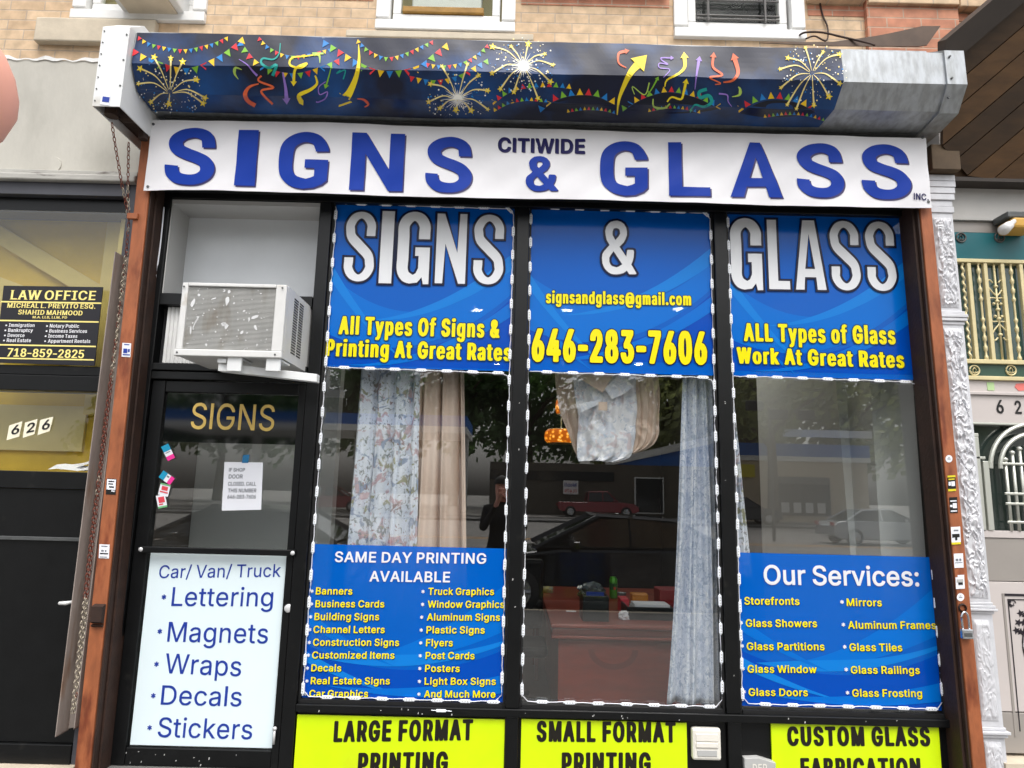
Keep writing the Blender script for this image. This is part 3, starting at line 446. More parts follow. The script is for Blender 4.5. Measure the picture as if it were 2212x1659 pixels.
  't': [42, [25,-1,30,-1,35,0,40,1,41,3,39,13,37,14,31,15,30,21,30,61,31,61,34,61,37,62,39,63,40,74,39,75,37,75,34,76,30,76,30,76,29,91,28,92,25,93,15,93,10,92,8,91,8,76,3,75,1,74,1,64,1,63,3,62,8,61,8,18,9,10,12,6,15,2,19,0]],
  'y': [62, [15,-27,19,-27,23,-27,27,-26,30,-25,34,-20,38,-14,60,73,59,75,54,76,43,76,40,75,38,74,31,47,24,74,23,75,20,76,9,76,5,75,2,74,20,2,16,-11,11,-12,9,-12,8,-13,6,-24,7,-25,9,-26]],
 },
 'serif': {
  ',': [46, [10,-23,22,-23,25,-23,26,-22,36,15,35,16,32,16,17,16,14,16,13,15,7,-22,8,-22]],
  '-': [67, [10,36,55,36,59,37,60,37,60,48,58,49,55,49,12,49,9,49,7,48,7,37,8,37]],
  '.': [46, [21,-1,24,-1,28,0,32,1,35,4,37,8,36,13,33,16,29,18,26,19,23,19,17,18,14,17,11,13,10,10,10,6,12,3,16,0,18,0]],
  '1': [85, [10,0,73,0,76,0,77,1,77,12,75,13,73,13,56,13,55,13,55,99,54,100,51,100,29,100,26,99,25,97,27,96,9,83,9,70,11,69,15,69,18,69,33,80,33,13,11,13,9,13,8,12,7,1,8,0]],
  '2': [87, [10,0,75,0,78,0,80,1,80,12,78,13,75,13,36,13,35,13,58,38,69,51,75,61,78,70,78,76,76,82,74,87,69,93,65,96,59,99,52,101,47,101,43,101,37,101,31,100,27,99,21,96,14,90,9,81,8,75,8,70,10,70,12,69,25,69,28,70,29,71,30,78,33,83,38,87,42,88,44,88,47,87,50,86,53,82,56,78,57,72,55,65,50,57,7,10,7,1,8,0]],
  '5': [88, [40,-1,44,-1,50,-1,58,1,65,4,70,7,75,14,78,19,80,26,81,34,79,43,76,50,72,56,66,61,58,64,54,65,50,66,47,66,42,66,37,66,33,65,32,65,34,87,35,87,72,87,75,87,76,88,76,99,75,100,72,100,18,100,16,100,14,99,9,49,11,49,24,47,27,47,30,48,33,50,37,52,41,53,43,53,44,53,49,51,53,48,56,43,58,38,59,29,56,21,51,15,48,13,45,12,43,12,40,13,34,16,31,20,29,26,28,27,25,27,11,27,9,27,7,26,8,21,10,16,13,11,17,7,22,4,27,1,34,-1]],
  '7': [87, [11,0,39,0,41,0,43,1,42,3,38,4,80,87,80,99,79,100,76,100,12,100,9,100,7,99,7,88,9,87,12,87,57,87,57,87,15,4,11,4,8,3,8,1]],
  '8': [91, [42,-1,50,-1,58,0,65,2,71,5,77,10,81,14,83,20,84,25,83,35,79,42,73,49,69,51,66,52,71,55,74,57,79,65,80,74,78,85,73,92,65,97,62,99,57,100,52,101,46,101,40,101,34,100,30,99,26,97,19,93,14,86,11,76,12,67,14,62,18,57,21,55,26,52,22,51,18,49,13,44,9,36,7,29,8,21,10,16,13,11,17,7,22,4,28,1,34,0], [44,12,42,12,38,13,33,17,30,23,29,29,31,35,34,40,40,44,43,45,46,45,49,45,52,43,58,39,61,33,62,27,60,21,56,16,54,14,50,13,47,12], [45,58,42,59,40,60,36,63,33,68,33,73,34,79,36,83,41,87,43,88,46,88,48,88,51,87,55,83,58,79,59,73,58,68,54,62,50,59,47,58]],
  '9': [87, [17,0,45,0,48,0,49,1,49,3,45,4,71,42,76,51,78,59,80,66,79,75,76,83,72,90,67,94,60,98,53,101,47,101,43,101,37,101,31,100,25,98,21,95,16,92,13,87,8,77,7,69,8,60,11,53,16,47,22,42,28,39,36,38,40,37,45,37,22,4,22,4,17,4,14,3,15,1], [43,49,40,50,37,52,33,56,30,62,29,69,30,76,33,81,38,86,41,88,43,88,46,88,49,86,54,81,57,75,58,68,57,61,53,55,48,51,45,49]],
  'A': [102, [-2,0,30,0,33,0,34,1,34,3,32,4,28,4,27,4,35,27,36,27,66,27,67,27,75,4,74,4,70,4,68,3,68,1,69,0,72,0,103,0,106,0,107,1,106,3,103,4,98,4,98,4,64,96,64,96,68,96,71,97,71,99,70,100,67,100,35,100,32,100,30,99,31,97,33,96,37,96,38,96,4,4,-2,4,-5,3,-5,1], [40,41,51,72,62,41]],
  'B': [97, [6,0,52,0,59,0,66,1,73,3,79,6,84,11,87,15,89,22,90,27,90,33,88,39,84,44,81,47,77,50,71,52,76,54,80,57,85,64,86,73,84,83,80,90,73,96,68,98,64,99,59,100,54,100,8,100,5,100,3,99,3,97,4,97,7,96,11,96,12,96,12,4,11,4,5,4,3,3,3,1], [34,13,34,14,34,44,34,44,53,44,57,43,61,41,64,39,66,35,68,27,66,20,62,16,60,15,57,14,52,13], [34,57,34,57,34,87,34,87,52,87,55,86,58,85,63,80,64,73,63,65,59,60,53,58,51,57]],
  'C': [108, [53,-1,56,-1,62,-1,70,0,78,3,85,7,91,12,96,18,99,25,101,32,99,33,96,33,83,33,79,33,75,24,71,19,65,15,62,13,58,13,56,13,52,13,46,15,40,20,36,25,33,31,31,39,30,50,30,59,32,66,35,73,39,78,45,84,49,86,53,87,57,87,61,87,67,84,72,80,76,75,79,67,83,67,96,67,99,67,101,68,99,75,96,82,92,87,85,93,79,97,72,99,64,101,56,101,52,101,47,101,41,99,37,98,29,94,22,89,16,82,12,74,9,64,8,54,8,42,10,32,13,23,18,15,24,9,32,4,41,1,48,-1]],
  'D': [106, [6,0,52,0,60,1,67,3,77,7,84,12,90,19,94,27,98,39,98,54,96,68,91,79,84,88,80,92,74,95,68,97,61,99,56,100,48,100,8,100,5,100,3,99,3,97,4,97,7,96,11,96,12,96,12,4,11,4,5,4,3,3,3,1], [34,13,34,14,34,87,34,87,47,87,51,87,54,86,60,84,67,79,71,74,74,68,76,59,77,47,76,39,74,32,71,26,66,21,62,17,58,15,52,14,48,13]],
  'E': [90, [6,0,77,0,80,0,82,1,82,12,80,13,77,13,34,13,34,14,34,44,73,44,77,44,78,45,78,56,77,57,73,57,34,57,34,87,34,87,77,87,80,87,81,88,81,99,80,100,77,100,8,100,5,100,3,99,4,97,6,96,11,96,12,96,12,4,11,4,5,4,3,3,3,1]],
  'F': [88, [6,0,38,0,41,0,42,1,41,3,39,4,34,4,34,4,34,42,34,42,72,42,75,43,76,43,76,55,75,55,72,56,34,56,34,56,34,87,34,87,76,87,80,87,81,88,81,99,79,100,77,100,8,100,5,100,3,99,4,97,6,96,11,96,12,96,12,4,11,4,5,4,3,3,3,1]],
  'H': [109, [6,0,38,0,41,0,42,1,41,3,39,4,34,4,34,4,34,44,34,45,74,45,75,44,75,4,75,4,70,4,68,3,67,1,69,0,72,0,102,0,104,0,106,1,106,3,105,3,103,4,98,4,97,4,97,96,104,96,106,97,105,99,104,100,102,100,71,100,68,100,67,99,67,97,68,97,70,96,75,96,75,58,34,58,34,96,34,96,39,96,41,97,42,99,40,100,37,100,8,100,5,100,3,99,4,97,6,96,11,96,12,96,12,4,11,4,5,4,3,3,3,1]],
  'I': [67, [9,0,57,0,60,0,61,1,61,12,60,13,58,13,45,13,45,87,45,87,58,87,60,87,61,88,61,99,60,100,57,100,10,100,7,100,6,99,6,87,8,87,10,87,22,87,23,87,23,13,10,13,8,13,6,12,6,1,7,0]],
  'L': [85, [6,0,74,0,77,0,79,1,79,12,78,13,74,13,34,13,34,96,34,96,40,96,41,97,42,97,42,99,40,100,38,100,8,100,5,100,3,99,3,97,4,97,7,96,11,96,12,96,12,4,11,4,5,4,3,3,3,1]],
  'M': [130, [6,0,37,0,40,0,41,1,41,3,38,4,34,4,33,4,34,55,54,4,54,4,49,4,47,3,47,1,51,0,79,0,82,0,83,1,84,3,83,3,80,4,76,4,96,54,97,52,97,4,96,4,91,4,89,3,89,1,90,0,94,0,123,0,125,0,127,1,127,3,126,3,123,4,119,4,119,96,124,96,127,97,127,99,126,100,123,100,88,100,85,100,83,99,84,97,86,96,90,96,90,96,66,31,65,32,40,96,41,96,45,96,47,97,47,99,45,100,42,100,8,100,5,100,3,99,4,97,6,96,11,96,12,96,12,4,11,4,5,4,3,3,3,1]],
  'N': [110, [6,0,38,0,41,0,42,1,41,3,39,4,34,4,34,4,34,63,34,64,72,4,72,4,68,4,66,3,66,1,68,0,71,0,102,0,105,0,107,1,107,3,106,3,104,4,99,4,99,4,99,96,99,96,105,96,107,97,107,99,106,100,103,100,73,100,70,100,68,99,68,97,69,97,72,96,77,96,77,37,76,36,38,96,38,96,41,96,44,97,44,99,42,100,39,100,8,100,5,100,3,99,4,97,6,96,11,96,12,96,12,4,11,4,5,4,3,3,3,1]],
  'O': [112, [53,-1,59,-1,64,-1,69,0,75,2,83,6,90,11,96,18,100,26,103,36,104,46,104,57,102,68,99,77,92,87,86,93,77,97,72,99,68,100,61,101,56,101,52,101,47,101,41,99,37,98,29,94,22,89,16,82,12,74,9,64,8,54,8,42,10,32,13,23,18,15,25,9,29,6,34,3,38,2,44,0,48,-1], [55,13,50,14,45,16,40,20,36,25,31,36,30,50,31,64,34,71,37,77,42,81,46,85,51,87,54,87,56,87,59,87,62,86,67,84,72,80,76,75,81,64,83,50,81,36,78,29,75,23,71,18,66,15,59,13,57,13]],
  'P': [95, [6,0,38,0,40,0,42,1,42,3,41,3,39,4,34,4,34,4,34,36,51,36,57,36,63,37,69,38,73,41,78,44,83,49,85,54,88,62,88,72,86,80,83,87,77,93,71,96,63,99,58,100,53,100,8,100,5,100,3,99,3,97,4,97,7,96,11,96,12,96,12,4,11,4,5,4,3,3,3,1], [34,49,34,49,34,87,34,87,50,87,54,86,58,84,62,81,64,78,66,69,64,59,61,54,59,51,55,50,51,49]],
  'Q': [112, [80,-9,95,-9,98,-9,100,-8,87,9,92,13,96,18,100,26,102,32,104,46,103,64,100,74,97,80,92,87,86,93,78,97,72,99,64,101,60,101,56,101,49,101,44,100,37,98,32,96,24,91,17,82,11,71,9,61,8,46,9,36,12,26,17,18,22,11,29,6,37,2,44,0,48,-1,52,-1,60,-1,65,-1,71,0,77,-8], [55,13,50,14,45,16,40,20,36,25,31,36,30,50,31,64,34,71,37,77,42,81,46,85,51,87,54,87,56,87,59,87,62,86,68,84,72,80,76,75,81,64,83,50,81,36,76,25,70,32,68,33,65,33,52,33,49,33,47,32,61,13,58,13]],
  'R': [96, [6,0,38,0,41,0,42,1,41,3,39,4,34,4,34,4,34,38,34,38,47,38,48,38,66,4,66,4,62,4,60,3,60,1,62,0,64,0,95,0,98,0,100,1,100,3,99,3,96,4,90,4,70,41,75,43,80,47,84,51,86,57,88,63,88,71,86,83,80,90,73,95,69,97,64,99,58,100,53,100,8,100,5,100,3,99,3,97,4,97,7,96,11,96,12,96,12,4,11,4,5,4,3,3,3,1], [34,51,34,51,34,87,34,87,50,87,55,86,59,84,62,82,64,79,66,70,65,60,61,55,59,53,55,52,51,51]],
  'S': [95, [44,-2,48,-2,55,-1,58,-1,64,0,71,3,77,6,82,10,86,17,88,24,88,31,87,36,85,40,81,45,76,49,71,51,65,54,48,59,43,60,39,62,36,65,33,68,32,72,32,77,34,81,37,84,42,87,46,88,48,88,51,88,54,87,58,85,62,81,63,79,65,75,59,75,57,74,56,72,58,72,61,71,90,71,93,71,95,72,94,74,92,75,87,75,87,75,85,81,83,86,80,90,74,95,68,98,63,100,55,101,48,101,43,101,39,101,31,99,25,96,18,92,13,86,11,81,10,75,10,68,14,60,17,56,23,52,28,49,33,47,55,41,59,39,62,37,65,34,66,30,66,25,65,21,62,17,57,14,51,12,48,12,46,12,42,13,39,14,34,17,31,21,29,28,26,29,11,29,9,28,7,27,8,21,10,16,13,11,18,7,23,3,29,1,35,-1]],
  'T': [96, [32,0,63,0,66,0,67,1,67,3,64,4,59,4,59,4,59,87,60,87,85,87,88,87,89,87,90,99,88,100,85,100,11,100,8,100,6,99,6,88,7,87,10,87,36,87,37,87,37,4,37,4,31,4,29,3,29,1]],
  'V': [102, [34,0,67,0,70,0,71,1,71,3,68,4,64,4,64,4,98,96,104,96,107,97,107,99,105,100,103,100,72,100,69,100,68,99,68,97,71,96,75,96,51,28,27,96,28,96,31,96,34,97,34,99,32,100,29,100,-1,100,-4,100,-5,99,-5,97,-4,97,-1,96,4,96,38,4,38,4,33,4,31,3,31,1]],
  'W': [142, [24,0,58,0,61,0,62,1,61,3,59,4,55,4,71,62,87,4,86,4,82,4,80,3,79,1,81,0,84,0,115,0,118,0,120,1,120,3,119,3,117,4,113,4,112,4,138,96,144,96,146,97,146,99,145,100,143,100,112,100,109,100,108,99,108,97,110,96,115,96,99,35,83,96,88,96,90,97,91,99,89,100,86,100,56,100,53,100,51,99,51,97,53,96,58,96,42,37,42,37,26,96,27,96,31,96,33,97,34,99,31,100,28,100,-1,100,-4,100,-5,99,-5,97,-4,97,-1,96,3,96,4,96,29,4,29,4,24,4,22,3,22,1]],
  'a': [84, [32,-2,37,-2,42,-1,46,-1,49,0,52,0,76,0,79,0,80,1,80,3,78,4,74,4,74,52,73,58,72,63,67,68,61,73,57,74,53,75,47,76,42,76,36,76,30,75,25,73,20,71,13,66,8,57,9,56,21,53,24,53,27,53,29,53,31,58,35,61,39,63,41,63,43,63,45,63,48,62,52,57,53,50,51,47,49,46,35,44,29,43,23,42,19,40,14,38,11,36,8,32,7,29,6,23,6,17,8,12,11,7,15,4,20,1,26,-1], [36,11,34,12,32,13,28,17,27,22,29,27,32,30,36,31,40,32,52,34,53,34,53,25,50,18,47,15,44,13,40,11,38,11]],
  'b': [91, [46,-1,52,-1,56,-1,61,0,66,2,73,7,79,13,82,22,84,32,84,46,82,55,79,62,74,67,69,71,63,74,59,75,56,76,52,76,46,76,42,76,38,75,32,73,32,99,30,100,27,100,9,100,6,100,5,99,4,97,6,97,10,96,10,4,6,4,5,3,4,1,6,0,9,0,32,0,36,0,40,-1], [46,11,43,13,40,15,35,20,32,28,31,38,32,47,36,56,41,61,44,63,47,63,50,63,53,61,56,59,59,55,62,48,63,38,62,27,59,19,56,16,53,13,49,12,48,11]],
  'c': [86, [41,-1,49,-1,55,-1,61,1,66,4,71,7,75,11,78,16,79,21,78,22,66,25,63,25,60,24,58,24,56,19,53,15,49,12,45,11,42,12,39,13,35,16,33,20,29,30,29,42,32,53,37,60,41,62,43,63,46,63,49,62,52,60,55,58,58,51,61,50,64,50,66,51,78,54,79,54,75,63,72,67,67,71,62,73,57,75,52,76,45,76,37,76,29,74,23,71,18,67,13,61,10,55,8,48,7,40,7,32,8,24,11,17,16,10,21,5,27,2,34,-1]],
  'e': [87, [42,-1,49,-1,56,-1,62,1,66,3,71,5,75,10,78,14,80,19,79,19,67,22,64,23,60,22,59,22,56,17,52,13,47,11,45,11,43,12,37,14,32,19,30,25,28,32,76,33,80,33,81,34,81,43,80,52,77,59,73,65,67,70,61,73,57,74,53,75,49,76,44,76,36,76,29,74,22,71,17,66,13,61,10,55,8,48,7,40,7,32,8,24,11,17,16,10,21,5,27,2,35,-1], [29,45,30,51,34,57,39,62,42,63,44,63,47,63,50,62,54,57,58,51,59,45]],
  'g': [91, [41,-29,45,-29,50,-29,58,-27,65,-25,70,-23,76,-18,79,-13,81,-7,81,0,81,74,80,75,77,75,58,75,54,75,50,76,43,76,35,76,28,74,22,71,17,67,12,60,9,53,7,46,7,38,8,27,11,18,16,11,22,6,26,4,30,2,35,1,40,1,45,1,50,1,55,3,59,4,60,4,59,-4,58,-9,54,-13,49,-16,47,-16,43,-16,41,-16,39,-15,34,-12,29,-6,26,-6,22,-6,20,-6,10,-12,14,-18,21,-24,25,-26,30,-27,35,-28], [43,14,40,15,38,16,33,21,29,29,28,38,29,47,33,55,38,61,41,63,44,63,47,63,50,61,56,56,59,49,60,38,59,29,56,21,53,18,50,15,47,14]],
  'i': [42, [7,0,33,0,36,0,37,1,37,3,35,4,32,4,32,4,32,74,30,75,27,75,8,75,5,75,4,74,5,72,10,71,10,4,10,4,6,3,4,3,4,1], [20,85,23,85,26,85,30,87,33,90,34,94,33,98,30,101,26,102,21,103,15,102,12,101,9,98,8,94,9,90,11,87,15,86]],
  'k': [83, [7,0,33,0,36,0,37,1,37,3,35,4,32,4,32,28,34,30,54,4,51,3,51,1,55,0,82,0,85,0,87,1,86,3,84,4,80,4,79,4,48,43,76,71,79,72,79,74,77,75,74,75,53,75,51,75,49,75,49,72,52,71,32,51,32,99,30,100,27,100,8,100,6,100,4,99,5,97,6,96,10,96,10,96,10,4,6,3,4,3,4,1]],
  'l': [46, [29,0,34,0,38,0,43,1,44,2,42,12,41,12,38,13,34,12,32,17,32,99,30,100,27,100,9,100,6,100,4,99,4,97,6,97,10,96,11,12,13,6,17,3,22,1]],
  'm': [127, [7,0,33,0,36,0,37,1,37,3,35,4,32,4,32,50,33,54,35,58,39,62,43,63,47,62,50,60,52,56,53,52,53,4,49,4,47,3,47,1,48,0,51,0,75,0,78,0,80,1,80,3,78,4,74,4,74,4,74,51,75,55,78,59,81,62,83,63,85,63,89,62,93,59,95,52,95,4,95,4,92,4,90,3,89,1,91,0,94,0,118,0,121,0,122,1,122,3,120,4,117,4,117,52,115,61,111,68,106,72,100,75,96,76,92,76,88,76,84,76,77,75,71,72,67,69,60,74,56,75,51,76,45,76,40,76,35,75,31,73,31,74,30,75,27,75,9,75,6,75,4,74,5,72,6,72,10,71,10,4,6,3,4,3,4,1]],
  'n': [88, [7,0,33,0,36,0,37,1,37,3,35,4,32,4,32,48,33,53,36,58,40,62,43,63,45,63,48,63,50,61,53,58,56,54,57,48,57,4,56,4,53,4,51,3,51,1,53,0,56,0,80,0,83,0,84,1,84,3,82,4,78,4,78,4,78,50,76,61,71,68,66,72,63,74,59,75,55,76,51,76,45,76,40,75,35,74,31,72,31,74,30,75,27,75,8,75,6,75,4,74,5,72,6,72,10,71,10,4,6,3,4,3,4,1]],
  'o': [89, [41,-1,49,-1,54,-1,58,0,65,3,70,7,75,12,80,20,82,27,83,34,83,43,81,50,78,59,74,65,69,69,62,73,55,75,51,76,45,76,37,76,29,74,23,71,18,67,13,61,10,55,8,48,7,40,7,32,8,24,11,17,16,10,21,5,27,2,34,-1], [43,11,41,12,37,14,32,21,29,29,28,39,30,49,33,56,39,61,42,63,45,63,48,63,51,61,54,58,57,55,60,46,61,35,60,26,56,18,53,15,50,13,47,12,45,11]],
  'p': [91, [13,-27,27,-27,30,-27,32,-26,32,2,38,0,42,-1,46,-2,52,-1,56,-1,59,0,63,1,70,4,75,8,79,13,82,20,84,29,85,40,83,51,80,60,75,67,68,72,64,74,59,75,55,76,49,76,44,76,39,75,35,74,31,72,31,74,28,75,9,75,6,75,4,74,5,72,6,72,10,71,10,-26,11,-27], [46,11,43,13,40,15,35,21,32,28,31,38,32,47,36,56,41,61,44,63,47,63,50,63,53,61,59,55,62,47,63,37,62,27,59,19,53,13,49,12,48,11]],
  'r': [60, [7,0,33,0,36,0,37,1,37,3,35,4,32,4,32,49,34,56,37,59,40,61,44,62,45,63,50,62,52,62,55,62,56,63,56,75,54,76,49,76,43,76,38,76,35,75,31,73,31,75,29,75,27,75,8,75,6,75,4,74,5,72,6,72,10,71,10,4,6,3,4,3,4,1]],
  's': [80, [36,-1,43,-2,51,-1,57,1,62,4,67,7,70,11,73,20,73,25,71,30,69,33,66,37,62,39,57,41,37,46,34,48,32,50,31,54,32,59,35,62,37,63,40,64,41,64,43,64,46,62,50,58,52,54,53,54,56,53,59,53,70,56,72,57,68,65,62,71,58,73,53,75,48,76,41,76,33,76,27,74,21,72,16,68,12,64,10,60,9,50,13,42,19,37,23,35,27,34,44,29,48,27,51,23,50,17,48,14,45,12,42,11,39,11,35,12,32,14,29,18,28,22,27,22,23,23,20,23,8,20,7,19,10,11,16,4,21,2,25,0,30,-1]],
  't': [53, [34,-1,39,-1,44,0,48,0,51,1,48,12,47,12,44,13,42,13,38,12,37,12,35,15,34,20,34,63,45,63,48,63,49,64,49,74,48,75,45,75,34,75,33,92,32,93,30,93,17,93,14,92,12,92,12,75,5,75,2,75,1,74,1,64,2,63,4,63,12,63,13,17,14,9,18,5,21,2,27,0]],
  'u': [88, [37,-1,44,-1,49,0,52,1,56,0,80,0,83,0,84,1,84,3,82,4,78,4,78,74,77,75,74,75,55,75,52,75,51,74,51,72,53,72,56,71,57,71,57,27,55,22,52,17,48,14,46,12,43,12,39,13,36,16,33,20,32,25,32,74,31,75,28,75,15,75,7,75,5,75,4,74,5,72,6,72,10,71,10,71,10,26,13,14,16,8,21,4,28,1,32,0]],
  'v': [84, [28,0,55,0,57,0,59,1,59,3,57,4,54,4,81,72,81,74,79,75,77,75,57,75,54,75,53,74,53,72,57,71,43,30,42,30,26,74,24,75,22,75,2,75,-1,75,-2,74,-2,72,0,71,4,71,30,4,27,3,25,3,26,1]],
  'x': [82, [1,0,28,0,31,0,33,1,33,3,32,3,29,4,41,22,42,22,53,4,49,3,50,1,53,0,79,0,82,0,84,1,84,3,84,3,82,4,77,4,77,4,53,38,76,72,77,72,77,74,74,75,53,75,50,75,48,74,48,72,52,71,42,55,28,75,25,75,4,75,1,75,0,74,0,72,3,71,7,71,30,39,6,4,1,4,-2,3,-2,1]],
  'y': [84, [19,-28,25,-28,29,-27,32,-27,36,-25,42,-21,46,-15,81,72,81,74,79,75,77,75,57,75,54,75,53,74,53,72,55,72,58,71,43,30,42,30,26,74,25,75,22,75,2,75,-1,75,-3,74,-2,72,0,71,4,71,31,1,28,-9,24,-14,22,-15,18,-14,16,-14,13,-14,12,-15,9,-26,12,-27]],
  '•': [84, [39,18,45,18,50,19,55,20,59,22,63,26,65,29,68,38,66,48,64,52,61,56,57,59,53,60,48,62,42,62,37,62,33,61,29,59,25,57,21,54,19,50,16,41,17,33,20,28,23,25,26,22,30,20,34,19]],
 },
}
# ------------------------------------------------------------------ lettering: outlines drawn as polygons
FONTS = {}
for _k, _f in FONT_DATA.items():
    FONTS[_k] = {}
    for _c, _d in _f.items():
        FONTS[_k][_c] = (_d[0] / 100.0, [[(p[i] / 100.0, p[i + 1] / 100.0) for i in range(0, len(p), 2)] for p in _d[1:]])

def spline(pts, n=5):
    out = []
    P = [pts[0]] + list(pts) + [pts[-1]]
    for i in range(1, len(P) - 2):
        for k in range(n):
            t = k / n
            out.append(tuple(0.5 * (2 * P[i][j] + (P[i + 1][j] - P[i - 1][j]) * t + (2 * P[i - 1][j] - 5 * P[i][j] + 4 * P[i + 1][j] - P[i + 2][j]) * t * t
                                    + (3 * P[i][j] - P[i - 1][j] - 3 * P[i + 1][j] + P[i + 2][j]) * t ** 3) for j in range(len(P[0]))))
    out.append(tuple(pts[-1]))
    return out

def stroke(pts, n=5):
    """(x, z, width) centreline -> its two sides"""
    p = spline(pts, n)
    l, r = [], []
    for i, q in enumerate(p):
        a, b = p[max(i - 1, 0)], p[min(i + 1, len(p) - 1)]
        dx, dz = b[0] - a[0], b[1] - a[1]
        L = math.hypot(dx, dz) or 1
        nx, nz = -dz / L * q[2] / 2, dx / L * q[2] / 2
        l.append((q[0] + nx, q[1] + nz))
        r.append((q[0] - nx, q[1] - nz))
    return l, r
t = 0.20
_l, _r = stroke([(.615, .655, t), (.612, .71, t), (.58, .83, .19), (.48, .895, .175), (.36, .912, .172), (.22, .875, .19), (.125, .79, .21), (.118, .70, .21), (.17, .61, .2), (.30, .54, .195), (.44, .485, .195), (.57, .41, .2), (.63, .30, .21), (.605, .185, .2), (.50, .108, .18), (.36, .088, .172), (.21, .115, .185), (.115, .20, .2), (.09, .29, t), (.09, .335, t)])
_gl, _gr = stroke([(.65, .66, t), (.64, .72, t), (.56, .86, .185), (.40, .912, .175), (.24, .865, .19), (.13, .74, .205), (.105, .5, .21), (.13, .27, .205), (.24, .14, .19), (.41, .09, .178)])
BIG = {'S': (.8, [_l + _r[::-1]]), 'I': (.3, [[(0, 0), (.21, 0), (.21, 1), (0, 1)]]),
       'G': (.8, [_gr + [(.55, .02), (.68, .08), (.75, .15), (.75, .515), (.40, .515), (.40, .365), (.55, .365), (.55, .225), (.50, .20)] + _gl[::-1]]),
       'N': (.8, [[(0, 0), (0, 1), (.21, 1), (.565, .36), (.565, 1), (.775, 1), (.775, 0), (.565, 0), (.21, .635), (.21, 0)]]),
       'L': (.7, [[(0, 0), (0, 1), (.21, 1), (.21, .165), (.66, .165), (.66, 0)]]),
       'A': (.9, [[(0, 0), (.36, 1), (.54, 1), (.90, 0), (.67, 0), (.612, .19), (.288, .19), (.23, 0)], [(.335, .345), (.565, .345), (.45, .72)]])}
FONTS['big'] = BIG
_l, _r = stroke([(.42, .62, .19), (.42, .70, .19), (.42, .80, .185), (.36, .89, .17), (.26, .93, .14), (.16, .89, .17), (.10, .80, .185), (.10, .72, .19), (.13, .62, .19), (.26, .50, .19), (.39, .38, .19), (.42, .28, .19), (.42, .2, .185), (.36, .11, .17), (.26, .07, .14), (.16, .11, .17), (.10, .2, .185), (.10, .29, .19), (.10, .37, .19)])
_gl, _gr = stroke([(.42, .61, .19), (.42, .70, .19), (.42, .80, .185), (.36, .89, .17), (.26, .93, .14), (.16, .89, .17), (.10, .80, .185), (.10, .65, .19), (.10, .5, .19), (.10, .35, .19), (.10, .2, .185), (.15, .11, .17), (.24, .07, .14)])
FONTS['poster'] = {'S': (.57, [_l + _r[::-1]]), 'I': (.26, [[(0, 0), (.21, 0), (.21, 1), (0, 1)]]),
       'G': (.58, [_gr + [(.34, .02), (.40, .09), (.42, 0), (.52, 0), (.52, .51), (.28, .51), (.28, .38), (.335, .38), (.335, .22), (.30, .155)] + _gl[::-1]]),
       'N': (.58, [[(0, 0), (0, 1), (.165, 1), (.355, .45), (.355, 1), (.52, 1), (.52, 0), (.365, 0), (.17, .55), (.17, 0)]]),
       'L': (.42, [[(0, 0), (0, 1), (.205, 1), (.205, .16), (.39, .16), (.39, 0)]]),
       'A': (.58, [[(0, 0), (.155, 1), (.395, 1), (.55, 0), (.35, 0), (.335, .17), (.21, .17), (.195, 0)], [(.225, .33), (.318, .33), (.272, .78)]]),
       '&': FONTS['bold']['&']}
_tess = {}
def glyph(font, ch):
    key = (font, ch)
    if key not in _tess:
        adv, cs = FONTS[font][ch]
        flat = [p for c in cs for p in c]
        def inside(p, c):
            r_ = False
            for (x1, z1), (x2, z2) in zip(c, c[1:] + c[:1]):
                if (z1 > p[1]) != (z2 > p[1]) and p[0] < x1 + (p[1] - z1) * (x2 - x1) / (z2 - z1):
                    r_ = not r_
            return r_
        depth = [sum(inside(c[0], o) for o in cs if o is not c) for c in cs]
        tris, starts, k = [], [], 0
        for c in cs:
            starts.append(k)
            k += len(c)
        for i, c in enumerate(cs):
            if depth[i] % 2:
                continue
            mem = [i] + [j for j, o in enumerate(cs) if depth[j] == depth[i] + 1 and inside(o[0], c)]
            idx = [starts[j] + q for j in mem for q in range(len(cs[j]))]
            tris += [tuple(idx[q] for q in tr) for tr in tessellate_polygon([[Vector((x, z, 0)) for x, z in cs[j]] for j in mem])]
        _tess[key] = (adv, cs, flat, tris)
    return _tess[key]

